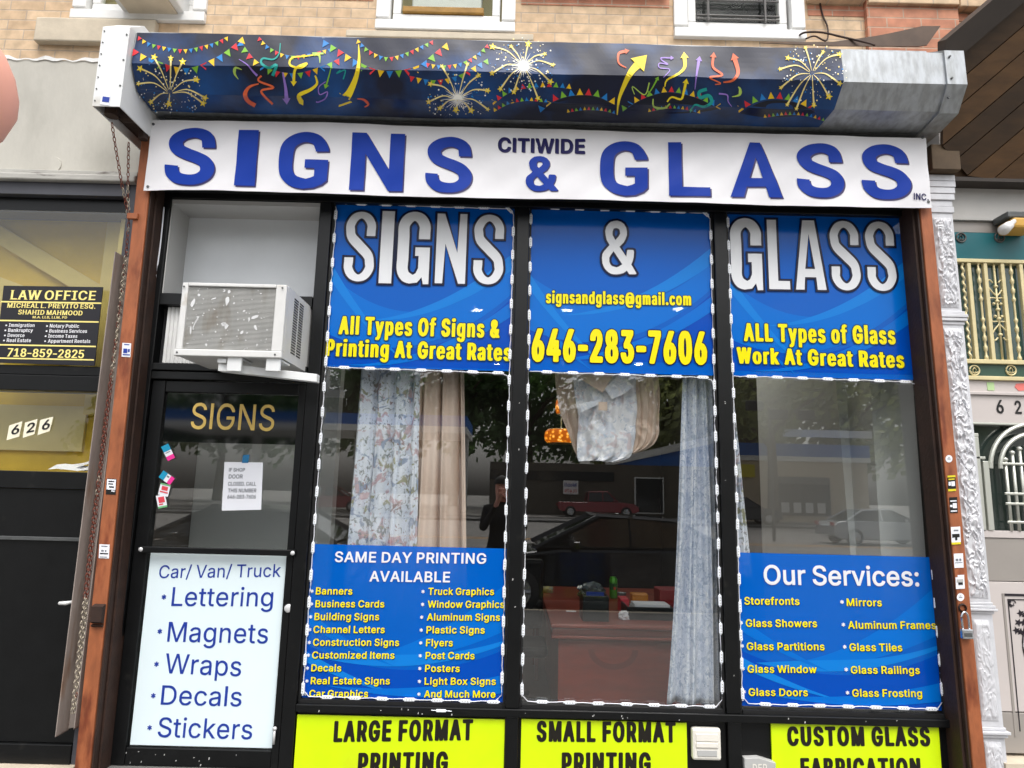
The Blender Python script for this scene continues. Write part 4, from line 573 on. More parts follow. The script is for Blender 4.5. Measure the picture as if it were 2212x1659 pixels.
def text(mb, s, font, pl, pr, vtop, Y, mi=0, outline=None, shadow=None, place=None):
    """letters from photo point pl (left end of the baseline) to pr, capitals as high as vtop above pl, flat on y = Y"""
    a, b = at(pl[0], pl[1], Y), at(pr[0], pr[1], Y)
    cap = at(pl[0], vtop, Y).z - a.z
    pen, items, lo, hi = 0.0, [], 1e9, -1e9
    for ch in s:
        if ch == ' ':
            pen += 0.30
            continue
        g = glyph(font, ch)
        items.append((g, pen))
        lo = min(lo, pen + min(p[0] for p in g[2]))
        hi = max(hi, pen + max(p[0] for p in g[2]))
        pen += g[0]
    sx = (b.x - a.x) / (hi - lo)
    pos = place or (lambda x, z, d: (x, Y + d, z))
    def pt(x, z, d, ox=0.0, oz=0.0):
        q = (x - lo) * sx
        return pos(a.x + q + ox, a.z + (b.z - a.z) * q / (b.x - a.x) + z * cap + oz, d)
    def fine(flat, tris):
        if not place:
            return flat, tris
        out = []
        todo = [tuple(flat[i] for i in tr) for tr in tris]
        while todo:
            tr = todo.pop()
            e = [math.hypot((tr[i][0] - tr[i - 1][0]) * sx, (tr[i][1] - tr[i - 1][1]) * cap) for i in range(3)]
            k = max(range(3), key=lambda i: e[i])
            if e[k] < 0.035:
                out.append(tr)
                continue
            a_, b_, c_ = tr[k - 1], tr[k], tr[(k + 1) % 3]
            m_ = ((a_[0] + b_[0]) / 2, (a_[1] + b_[1]) / 2)
            todo += [(a_, m_, c_), (m_, b_, c_)]
        return [p for tr in out for p in tr], [(3 * i, 3 * i + 1, 3 * i + 2) for i in range(len(out))]
    for (adv, cs, flat, tris), x0 in items:
        flat, tris = fine(flat, tris)
        mb.add([pt(x0 + x, z, (-0.004 if place else -0.0016)) for x, z in flat], tris, mi)
        if shadow:
            m2, dx, dz = shadow
            mb.add([pt(x0 + x, z, (-0.0025 if place else -0.0004), dx, dz) for x, z in flat], tris, m2)
        if outline:
            m2, wd = outline
            for c in cs:
                n = len(c)
                area = sum(c[i][0] * c[(i + 1) % n][1] - c[(i + 1) % n][0] * c[i][1] for i in range(n))
                inn, out = [], []
                for i in range(n):
                    p, q, r_ = c[i - 1], c[i], c[(i + 1) % n]
                    e1 = ((q[0] - p[0]) * sx, (q[1] - p[1]) * cap)
                    e2 = ((r_[0] - q[0]) * sx, (r_[1] - q[1]) * cap)
                    l1, l2 = math.hypot(*e1) or 1e-6, math.hypot(*e2) or 1e-6
                    n1, n2 = (e1[1] / l1, -e1[0] / l1), (e2[1] / l2, -e2[0] / l2)
                    mx, mz = n1[0] + n2[0], n1[1] + n2[1]
                    ml = mx * mx + mz * mz
                    k = min(2.0 / ml if ml > 1e-6 else 1.0, 1.6)
                    ox, oz = mx * k * wd, mz * k * wd
                    inn.append(pt(x0 + q[0], q[1], -0.0019 if font == 'poster' else -0.0010, -ox * 0.3, -oz * 0.3))
                    out.append(pt(x0 + q[0], q[1], -0.0019 if font == 'poster' else -0.0010, ox, oz))
                mb.add(inn + out, [(i, (i + 1) % n, (i + 1) % n + n, i + n) for i in range(n)], m2)

# ------------------------------------------------------------------ materials
M = {}
M['black_alu'] = mat('black aluminium', rgb(13, 14, 15), 0.34, 0.0, spec=0.35, var=0.25, vscale=9, bump=0.04, bscale=30, col2=rgb(44, 43, 40), thr=(0.66, 0.8))
M['black_matt'] = mat('matt black', rgb(14, 14, 15), 0.6, var=0.2)
M['black_gloss'] = mat('black vinyl', rgb(8, 9, 12), 0.05, spec=0.6, coat=1.0)
M['black_gloss'].node_tree.nodes['Principled BSDF'].inputs['Coat IOR'].default_value = 1.75
M['glass'] = glass_mat('window glass', (0.98, 0.99, 0.98, 1), 2.15)
M['glass_office'] = glass_mat('office glass', (0.97, 0.97, 0.95, 1), 1.65)
M['glass_dim'] = glass_mat('upper window glass', (0.9, 0.92, 0.9, 1), 1.22)
M['glass_dark'] = glass_mat('tinted glass', (0.55, 0.58, 0.56, 1), 1.62)
M['rust_paint'] = mat('rust brown paint', rgb(154, 88, 52), 0.6, var=0.24, vscale=7, bump=0.12, bscale=40, col2=rgb(112, 52, 26), thr=(0.52, 0.68), stretch=(3, 3, 0.9))
M['rust_dark'] = mat('dark rusty steel', rgb(48, 29, 20), 0.7, var=0.35, vscale=12, bump=0.2, bscale=60)
M['channel'] = mat('weathered grey channel', rgb(150, 139, 132), 0.6, 0.0, var=0.2, vscale=6, bump=0.1, bscale=30, col2=rgb(122, 92, 70), thr=(0.56, 0.72), stretch=(3, 3, .6))
M['slate'] = mat('slate grey paint', rgb(70, 71, 78), 0.6, var=0.15, vscale=6)
M['galv'] = mat('galvanised sheet', rgb(168, 172, 176), 0.42, 0.5, var=0.09, vscale=26, bump=0.03, bscale=14, col2=rgb(150, 153, 154), thr=(0.42, 0.62), stretch=(1.6, 1, .5))
M['galv_dark'] = mat('dirty galvanised steel', rgb(92, 94, 94), 0.5, 0.4, var=0.25, vscale=10, bump=0.1, bscale=40, stretch=(1, 1, 4))
M['white_metal'] = mat('white painted sheet', rgb(226, 228, 228), 0.45, var=0.06, vscale=5, bump=0.03, bscale=20, col2=rgb(186, 180, 168), thr=(0.64, 0.8))
M['vinyl_white'] = mat('white banner vinyl', rgb(232, 231, 234), 0.42, var=0.04, vscale=3, bump=0.16, bscale=4.5)
M['letter_blue'] = mat('blue print', rgb(10, 56, 160), 0.5, spec=0.2, var=0.05, vscale=2, bump=0.05, bscale=7)
M['letter_navy'] = mat('navy print', rgb(44, 30, 92), 0.42)
M['navy_text'] = mat('dark navy print', rgb(22, 20, 84), 0.5, spec=.2)
def poster_mat(name, c):
    m = mat(name, c, 0.14, spec=0.22, var=0.02, vscale=2)
    n, l = m.node_tree.nodes, m.node_tree.links      # thin vinyl: a little lamp light passes through
    tr = n.new('ShaderNodeBsdfTransparent')
    mx = n.new('ShaderNodeMixShader')
    mx.inputs[0].default_value = 0.09
    l.new(n['Principled BSDF'].outputs[0], mx.inputs[1])
    l.new(tr.outputs[0], mx.inputs[2])
    l.new(mx.outputs[0], n['Material Output'].inputs[0])
    return m
M['poster_blue'] = poster_mat('blue poster print', rgb(0, 92, 188))
M['poster_deep'] = poster_mat('deep blue poster print', rgb(0, 74, 178))
M['poster_mid'] = poster_mat('mid blue poster print', rgb(4, 108, 202))
M['poster_light'] = poster_mat('light blue poster print', rgb(16, 124, 212))
M['poster_white'] = poster_mat('white poster print', rgb(232, 234, 236))
M['poster_yellow'] = poster_mat('yellow poster print', rgb(248, 232, 16))
M['poster_black'] = poster_mat('black poster print', rgb(16, 22, 52))
M['poster_shade'] = poster_mat('olive outline print', rgb(34, 72, 92))
M['acid'] = mat('fluorescent yellow sign', rgb(210, 240, 2), 0.35, var=0.05, vscale=5, col2=rgb(206, 222, 20), thr=(.56, .75))
M['acid_text'] = mat('black sign lettering', rgb(26, 22, 16), 0.35)
M['sign_white'] = mat('pale white plastic sheet', rgb(222, 236, 240), 0.3, var=0.02, vscale=2)
M['sign_blue'] = mat('blue cut vinyl', rgb(20, 54, 152), 0.35)
M['gold'] = mat('gold cut vinyl', rgb(226, 192, 104), 0.4, var=0.08, vscale=30)
M['paper'] = mat('white paper', rgb(232, 234, 240), 0.8, bump=0.05, bscale=18)
M['ink_grey'] = mat('grey toner', rgb(120, 124, 132), 0.7)
M['tape_blue'] = mat('blue tape', rgb(24, 110, 158), 0.5)
M['led_white'] = mat('white led housing', rgb(238, 242, 248), 0.35)
M['led_dot'] = mat('led chip', rgb(176, 178, 170), 0.3)
M['wire_white'] = mat('white wire', rgb(224, 226, 232), 0.4)
M['ac_white'] = mat('off white enamel', rgb(214, 214, 212), 0.4, var=0.05, vscale=9, col2=rgb(180, 172, 158), thr=(0.66, 0.78))
M['ac_fins'] = mat('dusty condenser fins', rgb(172, 172, 169), 0.6, 0.0, var=0.08, vscale=10, col2=rgb(132, 122, 106), thr=(0.54, 0.74), stretch=(1.5, 1, 0.5))
M['ac_flat'] = mat('bent shiny fins', rgb(222, 222, 222), 0.35, 0.3)
M['grille_dark'] = mat('dark slot', rgb(26, 24, 24), 0.8)
M['frosted'] = mat('grey backed glass', rgb(206, 210, 213), 0.2, var=0.05, vscale=2.5, spec=0.6)
M['stucco'] = mat('grey beige stucco', rgb(186, 183, 174), 0.85, var=0.10, vscale=3, bump=0.15, bscale=40, col2=rgb(166, 163, 154), thr=(0.5, 0.66), stretch=(1, 1, .5))
M['cornice'] = mat('peeling grey trim', rgb(170, 168, 162), 0.7, var=0.16, vscale=12, bump=0.1, bscale=30, col2=rgb(104, 98, 92), thr=(0.6, 0.68), stretch=(.6, 1, 2))
M['sandstone'] = mat('sandstone sill', rgb(196, 184, 164), 0.8, var=0.12, vscale=8, bump=0.1, bscale=50)
M['win_white'] = mat('white window paint', rgb(226, 226, 224), 0.5, var=0.06, vscale=8, col2=rgb(170, 160, 150), thr=(0.65, 0.78))
M['ply'] = mat('yellowed board', rgb(150, 112, 48), 0.7, var=0.3, vscale=10, stretch=(1, 1, 4))
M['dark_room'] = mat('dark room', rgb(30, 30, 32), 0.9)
M['iron'] = mat('window guard iron', rgb(96, 94, 92), 0.5, 0.4)
M['yellow_wall'] = mat('mustard plaster', rgb(200, 172, 62), 0.85, var=0.12, vscale=3)
M['beige_wall'] = mat('pale beige plaster', rgb(206, 194, 142), 0.85, var=0.10, vscale=2.5)
M['cream_strip'] = mat('cream frame', rgb(222, 212, 170), 0.6)
M['silver'] = mat('silver paint', rgb(206, 207, 211), 0.5, 0.12, var=0.10, vscale=12, bump=0.10, bscale=60)
M['wood_dark'] = mat('dark stained plank', rgb(98, 68, 36), 0.5, var=0.38, vscale=5, stretch=(1, 1, 1), bump=0.1, bscale=30)
M['wood_rail'] = mat('dark timber rail', rgb(52, 44, 38), 0.6, var=0.25, vscale=5)
M['beam'] = mat('grey concrete beam', rgb(182, 180, 176), 0.8, var=0.08, vscale=3, bump=0.08)
M['door_steel'] = mat('greige enamel', rgb(196, 188, 184), 0.35, var=0.03, vscale=3)
M['door_dark'] = mat('darker greige enamel', rgb(150, 144, 138), 0.4, var=0.05, vscale=3)
M['teal'] = mat('teal enamel', rgb(14, 96, 104), 0.4, var=0.08)
M['teal_dark'] = mat('dark green panel', rgb(52, 80, 66), 0.35, var=0.12)
M['brass'] = mat('pale brass', rgb(218, 204, 158), 0.4, 0.2, var=0.1, vscale=10)
M['steel_bar'] = mat('brushed steel bar', rgb(206, 208, 198), 0.3, 0.55)
M['floral_black'] = mat('black etched print', rgb(30, 24, 32), 0.5)
M['skin'] = mat('skin', rgb(253, 184, 164), 0.5, var=0.04, vscale=30)
M['ivory_box'] = mat('ivory plastic', rgb(226, 222, 212), 0.4, var=0.03)
M['grey_box'] = mat('grey plastic', rgb(178, 178, 176), 0.5)
M['asphalt'] = mat('asphalt', (0.20, 0.19, 0.175, 1), 0.85, var=0.2, vscale=1.5, bump=0.2, bscale=80)
M['concrete'] = mat('pavement concrete', (0.13, 0.127, 0.12, 1), 0.85, var=0.12, vscale=1.2, bump=0.1, bscale=60)
M['road_yellow'] = mat('yellow road paint', rgb(214, 150, 30), 0.6)
M['chrome'] = mat('chrome', rgb(200, 204, 208), 0.15, 0.9)
M['tyre'] = mat('tyre rubber', (0.015, 0.015, 0.016, 1), 0.7)

def brick_mat(name, c1, c2, mortar, offx=0.0):
    m = bpy.data.materials.new(name)
    m.use_nodes = True
    n, l = m.node_tree.nodes, m.node_tree.links
    b = n['Principled BSDF']
    b.inputs['Roughness'].default_value = 0.85
    tc = n.new('ShaderNodeTexCoord')
    sp = n.new('ShaderNodeSeparateXYZ')
    cb = n.new('ShaderNodeCombineXYZ')
    l.new(tc.outputs['Object'], sp.inputs[0])
    l.new(sp.outputs[0], cb.inputs[0])
    l.new(sp.outputs[2], cb.inputs[1])
    mp = n.new('ShaderNodeMapping')
    mp.inputs['Location'].default_value = (offx, 0.052, 0)
    l.new(cb.outputs[0], mp.inputs[0])
    br = n.new('ShaderNodeTexBrick')
    br.inputs['Color1'].default_value = c1
    br.inputs['Color2'].default_value = c2
    br.inputs['Mortar'].default_value = mortar
    br.inputs['Scale'].default_value = 1.0
    br.inputs['Brick Width'].default_value = 0.213
    br.inputs['Row Height'].default_value = 0.068
    br.inputs['Mortar Size'].default_value = 0.0045
    br.inputs['Mortar Smooth'].default_value = 0.3
    br.inputs['Bias'].default_value = 0.1
    l.new(mp.outputs[0], br.inputs[0])
    nz = n.new('ShaderNodeTexNoise')
    nz.inputs['Scale'].default_value = 14
    nz.inputs['Detail'].default_value = 8
    l.new(tc.outputs['Object'], nz.inputs[0])
    rp = n.new('ShaderNodeMapRange')
    rp.inputs[1].default_value = .3
    rp.inputs[2].default_value = .7
    rp.inputs[3].default_value = .78
    rp.inputs[4].default_value = 1.16
    l.new(nz.outputs[0], rp.inputs[0])
    hv = n.new('ShaderNodeHueSaturation')
    l.new(br.outputs[0], hv.inputs['Color'])
    l.new(rp.outputs[0], hv.inputs['Value'])
    l.new(hv.outputs[0], b.inputs['Base Color'])
    bp = n.new('ShaderNodeBump')
    bp.inputs['Strength'].default_value = 0.5
    bp.inputs['Distance'].default_value = 0.006
    sb = n.new('ShaderNodeMath')
    sb.operation = 'SUBTRACT'
    ml = n.new('ShaderNodeMath')
    ml.operation = 'MULTIPLY'
    ml.inputs[1].default_value = 0.35
    l.new(nz.outputs[0], ml.inputs[0])
    l.new(ml.outputs[0], sb.inputs[0])
    l.new(br.outputs[1], sb.inputs[1])
    l.new(sb.outputs[0], bp.inputs['Height'])
    l.new(bp.outputs[0], b.inputs['Normal'])
    return m
M['brick_tan'] = brick_mat('tan brick', rgb(214, 188, 156), rgb(198, 170, 138), rgb(184, 166, 146))
M['brick_red'] = brick_mat('red brick', rgb(186, 124, 98), rgb(196, 138, 110), rgb(184, 160, 140), 0.07)

def quad(mb, u0, v0, u1, v1, u2, v2, u3, v3, Y, depth, mi=0):
    """thin plate from four photo points (clockwise from upper left) standing on y = Y"""
    mb.plate([at(u0, v0, Y), at(u3, v3, Y), at(u2, v2, Y), at(u1, v1, Y)], depth, mi)
# ================================================================== the building that carries the shop: brick upper storey
bld = thing('brick_building', (0, 0.15, 0), 'tan brick upper storey with three white framed windows above the shutter box', 'building')
WIN = [(-2.80, -1.965, 4.44), (-0.905, -0.035, 4.42), (0.955, 1.775, 4.415)]
mb = MB()
xs = [-5.5] + [q for a in WIN for q in (a[0], a[1])] + [2.152]
for i in range(0, len(xs), 2):
    mb.box(xs[i], xs[i + 1], 0.0, 0.3, 4.02 if i else 4.165, 6.6)
for a in WIN:
    mb.box(a[0], a[1], 0.0, 0.3, 4.02, a[2])
    mb.box(a[0], a[1], 0.0, 0.3, 5.9, 6.6)
mb.box(2.722, 6.5, 0.0, 0.3, 3.95, 6.6)
mb.build('brick_wall', M['brick_tan'], bld)
mb = MB()
mb.box(2.152, 2.722, -0.035, 0.3, 4.02, 6.6)
mb.box(1.80, 2.150, -0.004, 0.0, 4.60, 4.67)
mb.box(2.724, 6.4, -0.004, 0.0, 4.585, 4.64)
mb.box(0.0, 0.93, -0.004, 0.0, 4.628, 4.70)
mb.box(-1.90, -0.93, -0.004, 0.0, 4.628, 4.70)
mb.build('red_brick_trim', M['brick_red'], bld)
mb = MB()
for x0, x1, z0 in ((1.79, 2.148, 4.68), (2.155, 2.72, 4.655), (2.726, 6.0, 4.645), (0.0, 0.92, 4.705)):
    mb.box(x0, x1, -0.06, 0.0, z0, z0 + 0.075, 0, 0.006)
mb.build('brick_ledge', M['brick_tan'], bld)
MB().box(-2.985, -2.25, -0.05, 0.0, 4.265, 4.425, 0, 0.008).build('stone_sill', M['sandstone'], bld)
MB().box(-1.08, 0.08, -0.03, 0.0, 4.36, 4.405, 0, 0.006).build('stone_sill', M['sandstone'], bld)
for k, (x0, x1, z0) in enumerate(WIN):
    mb = MB()
    f = 0.085
    mb.box(x0, x0 + f, -0.02, 0.08, z0 + f, 5.9)
    mb.box(x1 - f, x1, -0.02, 0.08, z0 + f, 5.9)
    mb.box(x0, x1, -0.03, 0.08, z0, z0 + f * 0.75)
    wn = mb.build('window', M['win_white'], bld, bevel=0.005)
    mb = MB()
    g = f + 0.012
    mb.box(x0 + g, x1 - g, 0.02, 0.07, z0 + f, z0 + f + 0.055)
    mb.box(x0 + g, x0 + g + 0.05, 0.02, 0.07, z0 + f + 0.055, 5.9)
    mb.box(x1 - g - 0.05, x1 - g, 0.02, 0.07, z0 + f + 0.055, 5.9)
    mb.build('sash', M['win_white'], wn, bevel=0.006)
    MB().box(x0 + g + 0.05, x1 - g - 0.05, 0.045, 0.051, z0 + f + 0.055, 5.9).build('pane', M['glass_dim'], wn)
    MB().box(x0, x1, 0.27, 0.29, z0, 5.9).build('window_backing', M['dark_room'] if k == 2 else M['beige_wall'], wn)  # backing sheet; the right window's is painted dark as an unlit room
    if k == 1:
        mb = MB()
        mb.box(x0 + 0.20, x1 - 0.22, 0.10, 0.20, z0 + 0.19, 5.4, 0, 0.01)
        mb.build('white_board', M['ac_white'], wn)
        MB().box(x0 + 0.16, x1 - 0.20, 0.005, 0.2, z0 + 0.145, z0 + 0.185, 0, 0.004).build('yellowed_board', M['ply'], wn)
    if k == 2:
        mb = MB()
        for z in (4.57, 4.595, 4.70, 4.725, 4.85, 5.0):
            mb.tube([(x0 + .15, .012, z), (x1 - .15, .012, z)], 0.006)
        for x in (x0 + 0.22, x1 - 0.24):
            mb.tube([(x, 0.004, z0 + f + .05), (x, 0.004, 5.9)], 0.008)
        mb.build('window_guard', M['iron'], wn)
# the air conditioner hanging out of the left upper window
ua = thing('window_air_conditioner', (-2.3, -0.1, 4.63), 'white air conditioner underside jutting from upper left window, cut by photo top', 'air conditioner')
mb = MB().box(-2.47, -2.09, -0.20, 0.25, 4.49, 4.86, 0, 0.008)
mb.build('housing', M['ac_white'], ua)
MB().box(-2.43, -2.13, -0.17, 0.2, 4.478, 4.488).build('drip_tray', M['sandstone'], ua)

# ================================================================== roller shutter box
sh = thing('roller_shutter', (0.1, -0.3, 3.9), 'galvanised roller shutter box with one bare metal end above the white banner', 'shutter')
PROF = [(-0.05, 4.135), (-0.30, 4.125), (-0.45, 4.033), (-0.455, 3.842), (-0.37, 3.731), (-0.215, 3.712), (-0.05, 3.712)]
HX0, HX1 = -2.105, 2.325
mb = MB().extrude_x(PROF, HX0, HX1)
mb.build('housing', M['galv'], sh)
PR2 = [(-0.045, 4.15), (-0.30, 4.139), (-0.462, 4.04), (-0.467, 3.836), (-0.378, 3.719), (-0.215, 3.698), (-0.045, 3.698)]
mb = MB().extrude_x(PR2, HX1 - 0.012, HX1 + 0.095)
for y, z in ((-0.468, 4.0), (-0.469, 3.87), (-0.43, 3.78)):
    mb.lathe([(0.006, -0.004), (0.006, 0.003)], (HX1 + 0.012, y, z), 'Y', 8, 1)
mb.build('end_cap', [M['galv'], M['galv_dark']], sh)
mb = MB().box(HX0 - 0.03, HX1, -0.30, -0.04, 4.138, 4.152)
mb.build('top_flashing', M['galv'], sh)
mb = MB()
for i in range(5):
    z = 3.708 - i * 0.020
    mb.extrude_x([(-0.16 - 0.012 * (i % 2), z), (-0.185, z - 0.004), (-0.19, z - 0.011), (-0.17, z - 0.018), (-0.12, z - 0.018), (-0.12, z)], -2.05, 2.30)
mb.build('slat_curtain', M['galv_dark'], sh)
MB().box(-2.08, 2.33, -0.13, 0.04, 3.30, 3.71).build('curtain_backing', M['black_matt'], sh)
# motor housing at the left end
mb = MB()
x0, x1, yf, yb, zt, zb = -2.255, -2.108, -0.50, -0.03, 4.03, 3.565
mb.box(x0, x1, yf, yf + 0.006, zb, zt)
mb.box(x0, x0 + 0.006, yf + 0.006, yb, zb, zt)
mb.box(x1 - 0.006, x1, yf + 0.006, yb, zb, zt)
mb.extrude_x([(yf, zt), (yf + .12, zt + 0.10), (yb, zt + 0.11), (yb, zt)], x0, x1)
for k in range(7):
    mb.lathe([(0.004, -0.003), (0.004, 0.001)], (x0 + 0.012, yf - 0.001, zb + 0.03 + k * 0.068), 'Y', 8, 1)
for k in range(3):
    mb.lathe([(0.005, -0.003), (0.005, 0.001)], (x1 - 0.012, yf - 0.001, zb + 0.12 + k * 0.15), 'Y', 8, 1)
hb = mb.build('hoist_cover', [M['white_metal'], M['galv_dark']], sh)
mb = MB()
mb.box(x0 + 0.008, x1 - 0.008, yf + 0.2, yb, zb + 0.05, zb + 0.30)
mb.lathe([(0.035, 0), (0.035, 0.12)], (-2.20, -0.42, zb - 0.01), 'Z', 16)
mb.lathe([(0.025, 0), (0.025, 0.14)], (-2.135, -0.22, zb - 0.03), 'Z', 16)
mb.lathe([(0.06, 0), (0.06, 0.06)], (-2.21, -0.3, zb + 0.09), 'X', 16)
mb.build('hoist_gear', M['rust_dark'], sh)
mb = MB()
mb.plate([at(216, 225, -0.503), at(236, 228, -0.503), at(240, 200, -0.503), at(220, 197, -0.503)], 0.001, 0)
mb.plate([at(220, 219, -0.5045), at(235, 221, -0.5045), at(237, 210, -0.5045), at(222, 208, -0.5045)], 0.001, 1)
tag(mb.build('label_sticker', [M['paper'], M['sign_blue']]), 'small blue and white sticker low on the white shutter motor cover', 'sticker')

# ------------------------------------------------------------------ side posts (shutter guide rails)
def post(name, fl_t, fl_b, w, z0, z1, yf, yb, right):
    mb = MB()
    def sec(zz, xl):
        xr = xl + w
        return [(xl, yf, zz), (xr, yf, zz), (xr, yb, zz), (xl, yb, zz)]
    a, b = sec(z0, fl_b), sec(z1, fl_t)
    mb.add(a + b, [(0, 1, 5, 4), (1, 2, 6, 5), (2, 3, 7, 6), (3, 0, 4, 7), (4, 5, 6, 7), (3, 2, 1, 0)], 0)
    return mb
pl = thing('steel_post', (-2.1, -0.08, 0), 'rust brown steel post standing between the chain channel and the shop door', 'post')
mb = post('', -2.176, -2.122, 0.076, 0.0, 3.60, -0.17, -0.02, False)
mb.build('post_face', M['rust_paint'], pl, bevel=0.004)
mb = MB()
for dx0, dx1, y0, y1 in ((0.0775, 0.086, -0.160, -0.03), (0.089, 0.099, -0.120, -0.01)):
    mb.add([(-2.122 + dx0, y0, 0), (-2.122 + dx1, y0, 0), (-2.122 + dx1, y1, 0), (-2.122 + dx0, y1, 0),
            (-2.176 + dx0, y0, 3.6), (-2.176 + dx1, y0, 3.6), (-2.176 + dx1, y1, 3.6), (-2.176 + dx0, y1, 3.6)],
           [(0, 1, 5, 4), (1, 2, 6, 5), (2, 3, 7, 6), (3, 0, 4, 7), (4, 5, 6, 7), (3, 2, 1, 0)])
mb.build('guide_track', M['rust_dark'], pl)
mb = MB()
mb.extrude_x([(-0.172, 0.985), (-0.20, 0.975), (-0.20, 0.90), (-0.172, 0.888)], -2.120, -2.062)
mb.extrude_x([(-0.172, 0.885), (-0.19, 0.88), (-0.172, 0.87)], -2.120, -2.062)
mb.build('lock_hasp', M['rust_dark'], pl)
pr_ = thing('steel_post', (2.36, -0.08, 0), 'rust brown steel post beside the silver pilaster, carrying a padlock and many stickers', 'post')
mb = post('', 2.296, 2.352, 0.066, 0.0, 3.60, -0.17, -0.02, True)
mb.build('post_face', M['rust_paint'], pr_, bevel=0.004)
mb = MB()
for dx0, dx1, y0, y1 in ((-0.012, -0.002, -0.160, -0.03), (-0.028, -0.014, -0.135, -0.01)):
    mb.add([(2.352 + dx0, y0, 0), (2.352 + dx1, y0, 0), (2.352 + dx1, y1, 0), (2.352 + dx0, y1, 0),
            (2.296 + dx0, y0, 3.6), (2.296 + dx1, y0, 3.6), (2.296 + dx1, y1, 3.6), (2.296 + dx0, y1, 3.6)],
           [(0, 1, 5, 4), (1, 2, 6, 5), (2, 3, 7, 6), (3, 0, 4, 7), (4, 5, 6, 7), (3, 2, 1, 0)])
mb.build('guide_track', M['rust_dark'], pr_)

# ================================================================== shop front
sf = thing('storefront', (0.1, 0, 0), 'black aluminium storefront with a door and three tall windows', 'shop front')
fy, by = -0.045, 0.06
fr = MB()
ch = 0.004
fr.box(-2.14, -2.035, fy, by, 0.0, 3.40, 0, ch)                 # left jamb
fr.box(-1.155, -1.085, fy, by, 0.0, 3.262, 0, ch)               # post between door and windows
fr.box(0.006, 0.078, fy, by, 0.49, 3.262, 0, ch)
fr.box(1.164, 1.238, fy, by, 0.49, 3.262, 0, ch)
fr.box(2.325, 2.40, fy, by, 0.0, 3.40, 0, ch)
fr.box(-2.032, 2.322, fy + .002, by, 3.265, 3.40, 0, ch)              # head
fr.box(-1.082, 2.322, fy - 0.012, by, 0.450, 0.489, 0, ch)            # sill
fr.box(0.008, 0.076, fy - .002, by, 0.0, 0.449, 0, ch)
fr.box(1.166, 1.236, fy - .002, by, 0.0, 0.449, 0, ch)
fr.box(-2.032, -1.158, fy - 0.006, by, 2.615, 2.685, 0, ch)     # transom bars
fr.box(-2.032, -1.158, fy - 0.012, by, 2.235, 2.275, 0, ch)
fr.box(-2.032, -1.158, fy - 0.003, by, 2.185, 2.23, 0, ch)
fr.build('frame', M['black_alu'], sf)
bk = MB()
for x0, x1 in ((-1.082, 0.006), (0.079, 1.163), (1.239, 2.322)):
    bk.box(x0, x1, -0.018, by, 0.0, 0.449)
bk.build('bulkhead', M['black_alu'], sf)
for x0, x1 in ((-1.083, 0.004), (0.08, 1.162), (1.24, 2.323)):
    mb = MB()
    mb.box(x0, x0 + 0.012, -0.02, 0.03, 0.489, 3.263)
    mb.box(x1 - 0.012, x1, -0.02, 0.03, 0.489, 3.263)
    mb.box(x0 + .013, x1 - .013, -0.03, 0.03, 0.489, 0.505)
    mb.build('glazing_bead', M['black_matt'], sf)
    MB().box(x0 + 0.013, x1 - 0.013, 0.0, 0.006, 0.506, 3.262).build('pane', M['glass'], sf)
mb = MB().box(-2.032, -1.158, 0.175, 0.187, 2.64, 3.40)
mb.build('transom_light', M['frosted'], sf)
mb = MB()
mb.box(-2.032, -2.026, -0.03, 0.174, 2.687, 3.262)
mb.box(-2.025, -1.158, -0.03, 0.174, 3.236, 3.262)
mb.build('transom_reveal', M['grey_box'], sf)
# white wire running down the left jamb
tag(MB().tube(spline([(-2.06, -0.06, 3.2), (-2.062, -0.05, 2.95), (-2.07, -0.052, 2.75), (-2.085, -0.05, 2.45), (-2.08, -0.055, 2.2)], 6), 0.004).build('loose_wire', M['wire_white'], None, True), 'thin pale wire hanging down the black jamb beside the air conditioner', 'wire')
# door
dr = MB()
dx0, dx1, dz0, dz1 = -2.028, -1.160, 0.165, 2.18
gx0, gx1 = -1.955, -1.20
dr.box(dx0, gx0, -0.03, 0.02, dz0, dz1, 0, ch)
dr.box(gx1, dx1, -0.03, 0.02, dz0, dz1, 0, ch)
dr.box(gx0 + .001, gx1 - .001, -0.028, 0.02, 2.115, dz1 - .001, 0, ch)
dr.box(gx0 + .001, gx1 - .001, -0.028, 0.02, dz0, 0.25, 0, ch)
door = dr.build('door', M['black_alu'], sf)
MB().box(gx0, gx1, -0.004, 0.002, 0.251, 2.114).build('door_pane', M['glass'], door)
mb = MB()
mb.box(-1.985, -1.143, -0.062, -0.042, 1.235, 1.268, 0, 0.004)
mb.build('push_bar', M['black_alu'], door)
mb = MB()
for x in (-1.972, -1.156):
    mb.lathe([(0.011, 0), (0.012, 0.003), (0.009, 0.007)], (x, -0.069, 1.252), 'Y', 14)
mb.build('bar_bolt', M['ac_flat'], door, True)
mb = MB().lathe([(0.017, 0.0), (0.022, 0.004), (0.022, 0.012)], (-1.165, -0.043, 0.962), 'Y', 20)
mb.build('lock_cylinder', M['ac_flat'], door, True)
mb = MB().tube([(-1.185, -0.05, 0.29), (-1.185, -0.05, 0.36)], 0.006)
mb.lathe([(0.010, 0), (0.010, .012)], (-1.185, -0.056, 0.365), 'Y', 12)
mb.build('door_bolt', M['ac_flat'], door, True)
MB().box(-2.034, -1.157, -0.12, 0.25, 0.0, 0.16, 0, 0.006).build('door_step', M['concrete'], sf)
